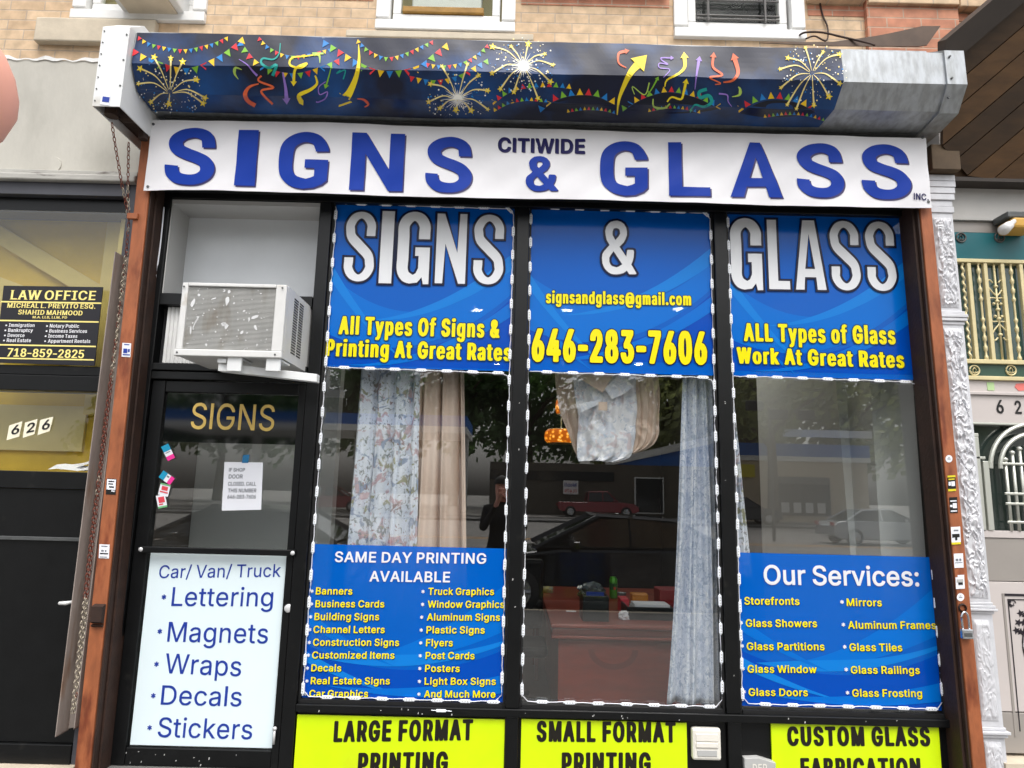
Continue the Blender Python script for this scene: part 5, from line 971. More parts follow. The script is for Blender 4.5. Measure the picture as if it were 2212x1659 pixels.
# lettered header inside the door glass
hd = thing('door_header', (-1.58, 0, 1.95), 'glossy black strip with gold SIGNS lettering at the top of the door', 'sign')
MB().box(gx0 + 0.006, gx1 - 0.006, -0.010, -0.005, 1.835, 2.112).build('panel', M['black_gloss'], hd)
mb = MB()
text(mb, 'SIGNS', 'reg', (411, 926), (591, 931), 870, -0.011, 0)
mb.build('lettering', M['gold'], hd)
ds = thing('door_sign', (-1.57, -0.03, 0.26), 'white door panel listing car lettering, magnets, wraps, decals and stickers', 'sign')
PY = -0.012
MB().box(-1.945, -1.20, PY, PY + 0.008, 0.256, 1.232, 0, .002).build('panel', M['sign_white'], ds)
mb = MB()
text(mb, 'Car/ Van/ Truck', 'reg', (343, 1249), (606, 1246), 1221, PY)
text(mb, 'Lettering', 'reg', (370, 1309), (589, 1310), 1268, PY)
text(mb, 'Magnets', 'reg', (361, 1386), (578, 1390), 1343, PY)
text(mb, 'Wraps', 'reg', (355, 1454), (520, 1461), 1411, PY)
text(mb, 'Decals', 'reg', (347, 1522), (521, 1526), 1480, PY)
text(mb, 'Stickers', 'reg', (340, 1592), (544, 1597), 1549, PY)
for u, v in ((353, 1289), (344, 1363), (337, 1434), (330, 1502), (322, 1571)):
    text(mb, '*', 'bold', (u - 5, v + 14), (u + 5, v + 14), v - 5, PY)
mb.build('lettering', M['sign_blue'], ds)
# ================================================================== white banner over the windows
wb = thing('banner', (0.1, -0.2, 3.24), 'wide white banner with large blue SIGNS and GLASS lettering across the shop front', 'banner')
BY = -0.2
def bwave(x, z):
    k = (z - 3.24) / 0.43
    return 0.004 * math.sin(x * 2.1 + 1) * (0.4 + k) + 0.0025 * math.sin(x * 9 + z * 14) + 0.0015 * math.sin(x * 23 - z * 31)
def bplace(x, z, d):
    return (x, BY + bwave(x, z) + d, z)
bL, bR = -2.112, 2.346
def bsurf(u, v, dy=0.0):
    x = bL + (bR - bL) * u
    z0 = 3.243 + 0.004 * math.sin(x * 3.0) - 0.006 * math.exp(-((x - bL) / .12) ** 2)
    z1 = 3.672 + 0.003 * math.sin(x * 5 + 1)
    if u < 0.012: x += 0.006 * math.sin(v * 3.1)
    z = z0 + (z1 - z0) * v
    return (x, BY + bwave(x, z) + dy, z)
mb = MB().grid(lambda u, v: bsurf(u, v), 160, 16)
mb.grid(lambda u, v: bsurf(1 - u, v, 0.003), 160, 16)
mb.build('banner_sheet', M['vinyl_white'], wb, True)
mb = MB()
SH = (1, 0.0085, -0.0085)
for ch_, u0, u1, v0, v1 in (('S', 352, 460, 275, 402), ('I', 506, 550, 282, 404), ('G', 598, 705, 285, 411), ('N', 754, 869, 288, 414), ('S', 917, 1018, 295, 419),
                            ('G', 1296, 1399, 304, 425), ('L', 1445, 1534, 307, 426), ('A', 1578, 1690, 308, 428), ('S', 1722, 1825, 310, 430), ('S', 1863, 1969, 312, 433)):
    text(mb, ch_, 'big', (u0, v1 - 3), (u1, v1 - 3 + (u1 - u0) * .02), v0, BY, 0, None, SH, bplace)
text(mb, 'CITIWIDE', 'bold', (1076, 328), (1263, 331), 297, BY, 2, (2, .0025), (1, .005, -.005), bplace)
text(mb, '&', 'bold', (1135, 412), (1205, 413), 337, BY, 0, None, (1, .005, -.005), bplace)
text(mb, 'INC.', 'bold', (1973, 432), (2005, 434), 418, BY, 2, None, None, bplace)
mb.build('lettering', [M['letter_blue'], M['letter_navy'], M['navy_text']], wb)
mb = MB()
for u, v in ((330, 267), (318, 402), (1993, 297), (2006, 436)):
    p = at(u, v, BY - 0.004)
    mb.lathe([(0.008, 0.0), (0.008, 0.003)], (p.x, BY + bwave(p.x, p.z) - 0.004, p.z), 'Y', 12)
mb.build('eyelet', M['galv_dark'], wb)

# ================================================================== festive banner wrapped round the shutter box
fb = thing('party_banner', (-0.2, -0.47, 3.8), 'dark blue party banner with bunting, fireworks and arrows wrapped round the shutter box', 'banner')
SEC = [(-0.452, 4.036), (-0.461, 3.841), (-0.375, 3.724), (-0.225, 3.705)]
def foff(x, z):
    return 0.0035 * math.sin(x * 6.1 + z * 9) + 0.0016 * math.sin(x * 13 - z * 16 + 1.3) + 0.0008 * math.sin(x * 31 + z * 22)
def fsec(z):
    for (ya, za), (yb_, zb_) in zip(SEC, SEC[1:]):
        if z >= zb_ - 1e-9:
            k = (za - z) / (za - zb_)
            return ya + (yb_ - ya) * k
    return SEC[-1][0]
def on_box(u, v, lift=0.004):
    """where the sight line through a photo point meets the face of the party banner"""
    best = None
    d = _F + _R * ((u - 1106) / FPX) - _U * ((v - 829.5) / FPX)
    for (ya, za), (yb_, zb_) in zip(SEC, SEC[1:]):
        ny, nz = zb_ - za, -(yb_ - ya)
        den = d.y * ny + d.z * nz
        tt = ((ya - CAM_Y) * ny + (za - CAM_H) * nz) / den
        p = CAM + d * tt
        if p.z >= zb_ - 1e-6 or (yb_, zb_) == SEC[-1]:
            best = p
            break
    return Vector((best.x, best.y - foff(best.x, best.z) - lift, best.z - lift * 0.25))
FX0, FX1 = -2.098, 1.752
def fsurf(u, v):
    s = v * (len(SEC) - 1)
    i = min(int(s), len(SEC) - 2)
    k = s - i
    y = SEC[i][0] + (SEC[i + 1][0] - SEC[i][0]) * k
    z = SEC[i][1] + (SEC[i + 1][1] - SEC[i][1]) * k
    x = FX0 + (FX1 - FX0) * u - (0.05 * max(0, v - .34) if u > .98 else 0)
    return (x, y - foff(x, z) - 0.0035, z)
m = mat('party banner print', rgb(10, 18, 44), 0.36, var=0.3, vscale=2.6, col2=rgb(4, 76, 142), thr=(0.46, 0.68), bump=0.12, bscale=7, spec=0.5)
P = {'navy': m}
def gm(n, c, e=0): P[n] = mat('printed ' + n, c, 0.3, spec=0.5, emit=0)
gm('red', rgb(222, 44, 54)); gm('yellow', rgb(246, 200, 30)); gm('green', rgb(130, 190, 52)); gm('blue', rgb(30, 130, 206))
gm('orange', rgb(232, 106, 62)); gm('purple', rgb(150, 118, 204)); gm('teal', rgb(20, 160, 152)); gm('cream', rgb(246, 226, 150)); gm('white', rgb(248, 246, 238)); gm('black', rgb(8, 16, 36)); gm('lime', rgb(176, 206, 92)); gm('glow', rgb(70, 80, 110)); gm('lemon', rgb(250, 222, 40)); gm('violet', rgb(46, 36, 92)); gm('cyanglow', rgb(10, 84, 150))
PN = list(P)
PI_ = {n: i for i, n in enumerate(PN)}
mb = MB().grid(lambda u, v: fsurf(u, v), 190, 18, 0)
rnd = random.Random(3)
def fpoly(pts, col, lift=0.005):
    q = [on_box(u, v, lift) for u, v in pts]
    mb.add(q, [tuple(range(len(q)))], PI_[col])
def ribbon(pts, w0, w1, col, n=6, lift=0.0055, head=0.0, mid=None):
    p = spline(pts, n)
    L = len(p)
    l, r = [], []
    for i, q in enumerate(p):
        a, b = p[max(i - 1, 0)], p[min(i + 1, L - 1)]
        dx, dy = b[0] - a[0], b[1] - a[1]
        d = math.hypot(dx, dy) or 1
        k = i / (L - 1)
        wd = w0 + (w1 - w0) * k if mid is None else (w0 + (mid - w0) * 2 * k if k < .5 else mid + (w1 - mid) * (2 * k - 1))
        l.append(on_box(q[0] - dy / d * wd / 2, q[1] + dx / d * wd / 2, lift))
        r.append(on_box(q[0] + dy / d * wd / 2, q[1] - dx / d * wd / 2, lift))
    mb.add(l + r, [(i, i + 1, i + 1 + L, i + L) for i in range(L - 1)], PI_[col])
    if head:
        a, b = p[-3], p[-1]
        dx, dy = b[0] - a[0], b[1] - a[1]
        d = math.hypot(dx, dy) or 1
        dx, dy = dx / d, dy / d
        fpoly([(b[0] - dy * head, b[1] + dx * head), (b[0] + dx * head * 1.5, b[1] + dy * head * 1.5), (b[0] + dy * head, b[1] - dx * head)], col, lift + .0005)
def star(u, v, r, col, lift=0.0065, rot=0.3):
    pts = []
    for k in range(10):
        a = rot + k * PI / 5
        q = r if k % 2 == 0 else r * 0.45
        pts.append((u + math.sin(a) * q, v - math.cos(a) * q))
    c = on_box(u, v, lift)
    q = [on_box(a, b, lift) for a, b in pts]
    mb.add([c] + q, [(0, i + 1, (i + 1) % 10 + 1) for i in range(10)], PI_[col])
def blob(u, v, r, col, lift=0.0035, n=14):
    c = on_box(u, v, lift)
    q = [on_box(u + r * math.cos(2 * PI * k / n), v + r * math.sin(2 * PI * k / n), lift) for k in range(n)]
    mb.add([c] + q, [(0, i + 1, (i + 1) % n + 1) for i in range(n)], PI_[col])
def bunting(pts, size, down=1, n=None, k0=0):
    p = spline(pts, 24)
    cols = ['red', 'yellow', 'blue', 'green'] if down > 0 else ['yellow', 'red', 'green', 'blue']
    ribbon(pts, 0.9, 0.9, 'glow', 8, 0.005)
    acc, nxt, k = 0.0, size * 0.4, k0
    for a, b in zip(p, p[1:]):
        d = math.hypot(b[0] - a[0], b[1] - a[1])
        while d > 0 and acc + d >= nxt:
            t = (nxt - acc) / d
            x, y = a[0] + (b[0] - a[0]) * t, a[1] + (b[1] - a[1]) * t
            ux, uy = (b[0] - a[0]) / d, (b[1] - a[1]) / d
            h = size * 0.5
            nx, ny = -uy * down, ux * down
            if ny * down < 0: nx, ny = -nx, -ny
            fpoly([(x - ux * h, y - uy * h), (x + ux * h, y + uy * h), (x + nx * size * 1.05, y + ny * size * 1.05)], cols[k % 4], 0.006)
            k += 1
            nxt += size * 1.28
        acc += d
# soft coloured blotches of the print
for u, v, r, c in ((395, 90, 22, 'violet'), (640, 215, 40, 'cyanglow'), (820, 120, 55, 'cyanglow'), (520, 120, 14, 'glow'), (803, 207, 11, 'glow'), (1327, 150, 11, 'glow'), (1480, 165, 45, 'cyanglow'), (1290, 170, 36, 'cyanglow'), (960, 160, 26, 'violet'), (1190, 195, 18, 'violet')):
    pass
bunting([(300, 78), (330, 95), (395, 107), (455, 96), (490, 82)], 9)
bunting([(290, 106), (330, 128), (400, 147), (460, 128), (500, 104), (522, 84)], 15)
bunting([(522, 90), (550, 128), (590, 152), (640, 160), (690, 147), (735, 126)], 13, k0=2)
bunting([(562, 82), (585, 105), (625, 121), (670, 116), (716, 104)], 9)
bunting([(700, 86), (740, 112), (775, 134), (815, 150), (860, 153), (905, 142), (935, 120), (966, 94)], 15, k0=2)
bunting([(774, 86), (800, 110), (840, 124), (890, 110), (937, 88)], 9, k0=1)
bunting([(922, 138), (955, 143), (1000, 136), (1035, 114), (1056, 92)], 9)
bunting([(886, 165), (940, 174), (990, 164), (1025, 145), (1056, 126)], 12)
for pts in ([(1170, 240), (1200, 220), (1245, 207), (1290, 210), (1325, 224), (1325, 240), (1250, 243)], [(1598, 246), (1640, 222), (1680, 216), (1725, 224), (1760, 243), (1700, 252), (1640, 252)], [(1350, 238), (1400, 212), (1440, 203), (1500, 212), (1550, 236), (1450, 247)]):
    p = spline(pts + pts[:1], 4)
    c = (sum(q[0] for q in pts) / len(pts), sum(q[1] for q in pts) / len(pts))
    for a, b in zip(p, p[1:]):
        fpoly([a, b, c], 'black', 0.0045)
bunting([(1066, 228), (1095, 205), (1130, 193), (1180, 188), (1232, 192)], 11, -1)
bunting([(1068, 243), (1100, 226), (1140, 219), (1180, 222)], 8, -1)
bunting([(1168, 243), (1200, 218), (1245, 206), (1290, 209), (1328, 226)], 14, -1, k0=3)
bunting([(1225, 244), (1260, 238), (1300, 239), (1330, 246)], 7, -1)
bunting([(1346, 240), (1385, 216), (1440, 201), (1500, 211), (1556, 238)], 12, -1, k0=2)
bunting([(1400, 243), (1440, 236), (1480, 238), (1510, 246)], 7, -1)
bunting([(1596, 244), (1630, 222), (1672, 213), (1720, 221), (1762, 243)], 14, -1)
bunting([(1650, 254), (1700, 248), (1740, 251), (1776, 262)], 7, -1)
def firework(cx, cy, arms, core, r):
    for k in range(26):
        a = rnd.random() * 2 * PI
        q = r * (0.5 + 0.55 * rnd.random())
        ribbon([(cx, cy), (cx + math.cos(a) * q * .6, cy + math.sin(a) * q * .55), (cx + math.cos(a) * q, cy + math.sin(a) * q * .9 + 3)], 0.5, 0.7, 'glow', 3, 0.0048)
    for k in range(130):
        a, q = rnd.random() * 2 * PI, r * math.sqrt(rnd.random()) * 1.02
        u, v = cx + math.cos(a) * q, cy + math.sin(a) * q * .85
        if 80 < v < 250:
            blob(u, v, rnd.choice((0.9, 1.3, 1.9)), rnd.choice(('white', 'white', 'cream', 'blue')), 0.0062, 6)
    for (ex, ey) in arms:
        mx, my = (cx + ex) / 2, (cy + ey) / 2
        dx, dy = ex - cx, ey - cy
        cx2, cy2 = mx, my - abs(dx) * 0.16
        ribbon([(cx + dx * .08, cy + dy * .08), (cx2, cy2), (ex, ey)], 0.8, 4.2, 'cream', 6, 0.0066)
        star(ex, ey, rnd.choice((5.5, 7, 8.5)), 'lemon', 0.0072, rnd.random())
        star(ex, ey, 3.2, 'cream', 0.0076, rnd.random())
    if core:
        for k in range(28):
            a = k / 28 * 2 * PI
            ribbon([(cx, cy), (cx + math.cos(a) * 12, cy + math.sin(a) * 12), (cx + math.cos(a) * (22 + 6 * (k % 3)), cy + math.sin(a) * (20 + 5 * (k % 3)))], 3.0, 0.3, 'white', 2, 0.0068)
        blob(cx, cy, 6.5, 'white', 0.0078)
firework(368, 200, [(305, 150), (334, 124), (370, 126), (395, 133), (425, 172), (444, 212), (440, 224), (366, 226), (328, 222), (301, 183)], False, 70)
firework(989, 215, [(930, 182), (955, 145), (1010, 140), (1034, 165), (1054, 198), (926, 220), (950, 234), (1018, 240), (1054, 238), (985, 238)], True, 66)
firework(1131, 143, [(1064, 101), (1104, 100), (1141, 95), (1177, 117), (1194, 140), (1063, 160), (1189, 177), (1110, 200), (1162, 213), (1081, 194)], True, 72)
firework(1753, 158, [(1700, 127), (1738, 105), (1776, 114), (1812, 118), (1812, 182), (1684, 150), (1686, 190), (1700, 226), (1757, 228), (1789, 210), (1720, 235)], False, 74)
# streamers and arrows
for pts, w0, w1, col, hd_, md in (
    ([(775, 97), (776, 130), (770, 165), (757, 198), (748, 212)], 1.5, 19, 'lemon', 17, None),
    ([(1333, 248), (1337, 215), (1348, 185), (1362, 158), (1376, 142)], 2, 17, 'lemon', 20, None),
    ([(560, 182), (540, 188), (530, 203), (536, 218), (552, 228)], 2, 9, 'orange', 0, 9),
    ([(566, 165), (560, 176), (592, 190), (565, 198), (590, 226)], 4, 5, 'orange', 0, None),
    ([(612, 158), (618, 190), (620, 214)], 3, 9, 'purple', 9, None),
    ([(682, 165), (686, 182), (672, 196), (648, 208), (652, 222)], 3, 11, 'lemon', 6, None),
    ([(518, 130), (536, 142), (548, 156), (557, 165)], 1.5, 5, 'purple', 0, None),
    ([(524, 152), (510, 148), (508, 160), (516, 172)], 1, 1, 'lime', 0, 7),
    ([(607, 95), (604, 118), (592, 130), (570, 128), (566, 138), (582, 148), (598, 142), (590, 165)], 2, 7, 'teal', 0, None),
    ([(690, 118), (660, 122), (632, 126), (628, 142), (650, 148), (664, 138), (640, 150), (636, 178)], 3, 6, 'lemon', 7, None),
    ([(692, 138), (690, 120), (676, 117), (700, 116)], 1, 4, 'lime', 0, 7),
    ([(717, 142), (712, 165), (706, 185)], 1.5, 4, 'green', 6, None),
    ([(705, 178), (690, 190), (692, 206), (708, 200), (704, 214), (690, 222), (684, 222)], 2, 3, 'purple', 0, None),
    ([(736, 152), (728, 160), (746, 152), (742, 172)], 2, 3, 'teal', 0, None),
    ([(772, 214), (786, 216), (796, 226), (788, 232)], 2, 2, 'orange', 0, 6),
    ([(1352, 148), (1336, 138), (1336, 118), (1350, 113)], 2, 7, 'orange', 6, None),
    ([(1432, 170), (1446, 152), (1424, 148), (1424, 138), (1442, 140), (1430, 132), (1428, 126), (1448, 126)], 2, 3, 'purple', 5, None),
    ([(1435, 190), (1440, 175), (1466, 160), (1478, 146), (1478, 126)], 2, 9, 'lemon', 9, None),
    ([(1500, 195), (1504, 160), (1509, 132)], 1.5, 7, 'purple', 7, None),
    ([(1544, 183), (1556, 180), (1532, 168), (1560, 162), (1540, 146), (1540, 124)], 2, 6, 'orange', 7, None),
    ([(1562, 178), (1582, 174), (1594, 156), (1587, 128)], 3, 10, 'orange', 9, None),
    ([(1370, 205), (1366, 188), (1392, 206), (1402, 180)], 1.5, 3, 'lime', 0, None),
    ([(1396, 210), (1408, 192), (1418, 174)], 1.5, 4, 'green', 5, None),
    ([(1440, 222), (1450, 212), (1470, 216), (1476, 200), (1480, 182)], 3, 6, 'lemon', 7, None),
    ([(1410, 215), (1412, 232), (1434, 235), (1446, 226)], 2, 3, 'lime', 0, 5),
    ([(1490, 244), (1500, 228), (1520, 232), (1536, 222), (1530, 208), (1512, 212), (1510, 200), (1526, 194)], 2, 7, 'teal', 0, 8),
    ([(1552, 203), (1570, 206), (1572, 220), (1580, 232)], 4, 1, 'purple', 0, None),
    ([(1580, 210), (1596, 206), (1598, 194), (1594, 188)], 1, 2, 'lime', 0, 7)):
    ribbon(pts, w0, w1, col, 6, 0.007, hd_, md)
mb.build('printed_sheet', [P[n] for n in PN], fb)

# ================================================================== window posters
def poster(label, x0, x1, z0, z1, swoosh, cat='poster', name='window_poster'):
    t_ = thing(name, ((x0 + x1) / 2, -0.004, z0), label, cat)
    b = MB()
    b.add([(x0, -0.006, z0), (x1, -0.006, z0), (x1, -0.006, z1), (x0, -0.006, z1)], [(0, 1, 2, 3)], 0)
    W_, H_ = x1 - x0, z1 - z0
    for k, (lo, hi, mi, xa, xb) in enumerate(swoosh):
        n = 40
        vs = []
        for i in range(n + 1):
            X = xa + (xb - xa) * i / n
            a, c = max(0.0, min(1.0, lo(X))), max(0.0, min(1.0, hi(X)))
            c = max(c, a)
            vs += [(x0 + W_ * X, -0.0064 - 0.0003 * k, z0 + H_ * a), (x0 + W_ * X, -0.0064 - 0.0003 * k, z0 + H_ * c)]
        b.add(vs, [(2 * i, 2 * i + 2, 2 * i + 3, 2 * i + 1) for i in range(n)], mi)
    b.build('printed_sheet', [M['poster_blue'], M['poster_mid'], M['poster_light'], M['poster_deep']], t_)
    return t_
def swu(c, s):
    return [(lambda X: c - 0.33, lambda X: c - .12 + .95 * (X - .42) ** 2 - .10, 3, 0, 1),
            (lambda X: c - .22 + .75 * (X - .32) ** 2, lambda X: c + 1.05 * (X - .45) ** 2 * s, 1, 0, 1),
            (lambda X: c - .06 + .55 * (X - .22) ** 2, lambda X: c - .06 + .55 * (X - .22) ** 2 + .13 * (X - .2), 2, .2, 1),
            (lambda X: .52 - 1.5 * X + .9 * X * X, lambda X: .52 - 1.5 * X + .9 * X * X + .10 * (1 - X / .42), 2, 0, .42),
            (lambda X: .34 - 1.2 * X + .8 * X * X, lambda X: .34 - 1.2 * X + .8 * X * X + .09 * (1 - X / .36), 1, 0, .36),
            (lambda X: c - .33 + .5 * (X - .2) ** 2, lambda X: c - .33 + .5 * (X - .2) ** 2 + .10 * (X - .1), 1, .1, 1)]
PT = -0.0095
p1 = poster('blue upper window poster reading SIGNS in white over yellow printing lines', -1.070, -0.010, 2.285, 3.27, swu(.34, 1))
b = MB()
text(b, 'SIGNS', 'poster', (736, 611), (1090, 619), 453, PT, 0, (1, .0105))
text(b, 'All Types Of Signs &', 'impact', (731, 722), (1079, 730), 683, PT, 2, (3, .006))
text(b, 'Printing At Great Rates', 'impact', (703, 769), (1104, 780), 732, PT, 2, (3, .006))
LM = [M['poster_white'], M['poster_black'], M['poster_yellow'], M['poster_shade']]
b.build('lettering', LM, p1)
p2 = poster('blue middle window poster with white ampersand, mail address and yellow phone number', 0.068, 1.156, 2.288, 3.275, swu(.40, .9))
b = MB()
text(b, '&', 'poster', (1299, 592), (1376, 594), 476, PT, 0, (1, .0105))
text(b, 'signsandglass@gmail.com', 'impact', (1179, 655), (1493, 660), 628, PT, 2, (3, .005))
text(b, '646-283-7606', 'impact', (1148, 781), (1528, 788), 709, PT, 2, (1, .006))
b.build('lettering', LM, p2)
p3 = poster('blue upper window poster reading GLASS in white over yellow glass work lines', 1.246, 2.316, 2.29, 3.285, swu(.36, 1))
b = MB()
text(b, 'GLASS', 'poster', (1579, 627), (1943, 633), 470, PT, 0, (1, .0105))
text(b, 'ALL Types of Glass', 'impact', (1607, 737), (1935, 744), 698, PT, 2, (3, .006))
text(b, 'Work At Great Rates', 'impact', (1592, 785), (1954, 795), 750, PT, 2, (3, .006))
b.build('lettering', LM, p3)
def swl(c):
    return [(lambda X: c - .3, lambda X: c - .08 + .6 * (X - .5) ** 2, 3, 0, 1),
            (lambda X: c - .02 + .5 * (X - .35) ** 2, lambda X: c - .02 + .5 * (X - .35) ** 2 + .42 * max(0, X - .2) ** 1.3, 1, .20, 1),
            (lambda X: c - .06 + .45 * (X - .4) ** 2, lambda X: c - .06 + .45 * (X - .4) ** 2 + .10 * math.sin(min(1, (X - .08) / .5) * PI / 2) * (1.25 - X), 2, .08, 1),
            (lambda X: c + .20 - .8 * X + .5 * X * X, lambda X: c + .20 - .8 * X + .5 * X * X + .09 * (1 - X / .45), 1, 0, .45),
            (lambda X: c - .04 - .6 * X + .4 * X * X, lambda X: c - .04 - .6 * X + .4 * X * X + .07 * (1 - X / .5), 2, 0, .5),
            (lambda X: .02 + .25 * (X - .6) ** 2, lambda X: .02 + .25 * (X - .6) ** 2 + .13 * (X - .1), 1, .1, 1)]
p4 = poster('blue lower window poster SAME DAY PRINTING AVAILABLE with two yellow lists', -1.070, 0.002, 0.508, 1.298, swl(.27))
b = MB()
text(b, 'SAME DAY PRINTING', 'bold', (723, 1214), (1050, 1218), 1191, PT, 0)
text(b, 'AVAILABLE', 'bold', (798, 1256), (972, 1258), 1233, PT, 0)
SHD = (1, .0025, -.0025)
L1 = [('Banners', 682, 761), ('Business Cards', 681, 830), ('Building Signs', 679, 819), ('Channel Letters', 677, 831), ('Construction Signs', 676, 862), ('Customized Items', 674, 852), ('Decals', 672, 737), ('Real Estate Signs', 671, 842), ('Car Graphics', 668, 795)]
L2 = [('Truck Graphics', 925, 1067), ('Window Graphics', 924, 1089), ('Aluminum Signs', 922, 1080), ('Plastic Signs', 921, 1047), ('Flyers', 920, 978), ('Post Cards', 919, 1025), ('Posters', 918, 993), ('Light Box Signs', 917, 1071), ('And Much More', 916, 1070)]
for k, (s_, a, c) in enumerate(L1):
    v = 1284 + 27.7 * k
    text(b, s_, 'bold', (a, v), (c, v + .5), v - 15.5, PT, 2, None, SHD)
    text(b, '*', 'bold', (a - 12, v + 2), (a - 5, v + 2), v - 11, PT, 0)
for k, (s_, a, c) in enumerate(L2):
    v = 1285 + 27.7 * k
    text(b, s_, 'bold', (a, v), (c, v + .5), v - 15.5, PT, 2, None, SHD)
    text(b, '*', 'bold', (a - 15, v + 2), (a - 8, v + 2), v - 11, PT, 0)
b.build('lettering', LM, p4)
p5 = poster('blue lower window poster headed Our Services with yellow list of glass work', 1.248, 2.318, 0.52, 1.308, swl(.29))
b = MB()
text(b, 'Our Services:', 'reg', (1651, 1262), (1985, 1266), 1221, PT, 0, (0, .0022))
L3 = [('Storefronts', 1608, 1727, 1306), ('Glass Showers', 1611, 1765, 1354), ('Glass Partitions', 1613, 1781, 1404), ('Glass Window', 1615, 1764, 1453), ('Glass Doors', 1617, 1745, 1503),
      ('Mirrors', 1829, 1905, 1309), ('Aluminum Frames', 1832, 2022, 1358), ('Glass Tiles', 1835, 1949, 1406), ('Glass Railings', 1838, 1987, 1455), ('Glass Frosting', 1841, 1992, 1505)]
for s_, a, c, v in L3:
    text(b, s_, 'bold', (a, v), (c, v + .8), v - 16.5, PT, 2, None, SHD)
    text(b, '*', 'bold', (a - 14, v + 1), (a - 6, v + 1), v - 13, PT, 0)
b.build('lettering', LM, p5)

# ================================================================== yellow signs on the bulkhead
def yellow(label, x0, x1, z1, lines):
    t_ = thing('yellow_sign', ((x0 + x1) / 2, -0.03, 0.1), label, 'sign')
    MB().box(x0, x1, -0.034, -0.0225, 0.10, z1, 0, .0015).build('panel', M['acid'], t_)
    b = MB()
    for a in lines:
        text(b, *a)
    b.build('lettering', M['acid_text'], t_)
YT = -0.0345
yellow('bright yellow LARGE FORMAT PRINTING sign on the black panel under the floral curtain window', -1.078, 0.006, 0.431, [('LARGE FORMAT', 'impact', (720, 1603), (1021, 1599), 1557, YT), ('PRINTING', 'impact', (772, 1673), (967, 1670), 1626, YT)])
yellow('bright yellow SMALL FORMAT PRINTING sign on the black panel beside the intercom', 0.092, 0.955, 0.436, [('SMALL FORMAT', 'impact', (1159, 1602), (1460, 1604), 1557, YT), ('PRINTING', 'impact', (1213, 1672), (1406, 1672), 1625, YT)])
yellow('bright yellow CUSTOM GLASS FABRICATION sign on the black panel under Our Services', 1.395, 2.272, 0.448, [('CUSTOM GLASS', 'impact', (1701, 1611), (2010, 1612), 1569, YT), ('FABRICATION', 'impact', (1730, 1680), (1990, 1680), 1637, YT)])

# ================================================================== strings of led modules round the windows
def led_string(label, x0, x1, z0, z1, zm, seed):
    rn = random.Random(seed)
    t_ = thing('led_string', ((x0 + x1) / 2, -0.02, z0), label, 'led string', 'led strings round the shop windows')
    Y = -0.018
    step = 0.1465
    c = 0.035
    path = [(x0 - .02, z1 + .03), (x0, z1 - .03), (x0 + .004, (z0 + z1) / 2), (x0 + .004, z0 + c), (x0 + c, z0 + .004), (x1 - c, z0), (x1, z0 + c), (x1 - .002, (z0 + z1) / 2), (x1, z1 - c), (x1 - c, z1), (x0 + .05, z1 + .006)]
    runs = [path, [(x0 + .01, zm + .004), (x1 - .06, zm - .006), (x1 - .015, zm - .02), (x1 - .008, zm - .05)]]
    wire = MB()
    mods = []
    for rr in runs:
        acc, nxt = 0.0, 0.10
        pts = [(rr[0][0], Y, rr[0][1])]
        for a, b_ in zip(rr, rr[1:]):
            d = math.hypot(b_[0] - a[0], b_[1] - a[1])
            n = max(1, int(d / 0.036))
            for i in range(1, n + 1):
                k = i / n
                j = 0.0028 if d > .15 else 0.0
                pts.append((a[0] + (b_[0] - a[0]) * k + rn.uniform(-j, j), Y + 0.003, a[1] + (b_[1] - a[1]) * k + rn.uniform(-j, j)))
            while acc + d >= nxt:
                k = (nxt - acc) / d
                mods.append((a[0] + (b_[0] - a[0]) * k, a[1] + (b_[1] - a[1]) * k, math.atan2(b_[1] - a[1], b_[0] - a[0]) + rn.uniform(-.03, .03)))
                nxt += step * rn.uniform(.97, 1.03)
            acc += d
        wire.tube(pts, 0.0026, 0, 6)
    wire.build('wire', M['wire_white'], t_, True)
    proto = None
    for x, z, an in mods:
        if proto is None:
            b = MB()
            b.box(-0.027, 0.027, -0.006, 0.004, -0.0088, 0.0088, 0, 0.003)
            b.box(-0.034, -0.026, -0.0025, 0.002, -0.0035, 0.0035, 0)
            b.box(0.026, 0.034, -0.0025, 0.002, -0.0035, 0.0035, 0)
            for q in (-0.014, 0, 0.014):
                b.box(q - .0026, q + .0026, -0.0066, -0.0061, -.0026, .0026, 1)
            proto = b.build('led_module', [M['led_white'], M['led_dot']], t_)
            o = proto
        else:
            o = proto.copy()
            COL.objects.link(o)
            o.parent = t_
        o.matrix_parent_inverse = Matrix.Translation(-t_.location)
        o.location = (x, Y, z)
        o.rotation_euler = (0, -an, 0)
led_string('white led string framing the left window with the floral curtain', -1.066, -0.014, 0.512, 3.262, 2.277, 1)
led_string('white led string framing the middle window with the desk behind', 0.088, 1.150, 0.515, 3.266, 2.28, 2)
led_string('white led string framing the right window above Our Services', 1.252, 2.314, 0.53, 3.275, 2.283, 3)
lm = MB()
p = at(953, 1535, -0.06)
lm.box(p.x - .026, p.x + .026, -0.066, -0.058, p.z - .007, p.z + .007, 0, .003)
lm.tube([(p.x - .052, -.061, p.z + .001), (p.x - .026, -.061, p.z)], .0022)
lm.tube([(p.x + .026, -.061, p.z), (p.x + .055, -.061, p.z - .002)], .0022)
tag(lm.build('led_module', M['led_white']), 'loose led module lying on the black sill above the LARGE FORMAT sign', 'led module')

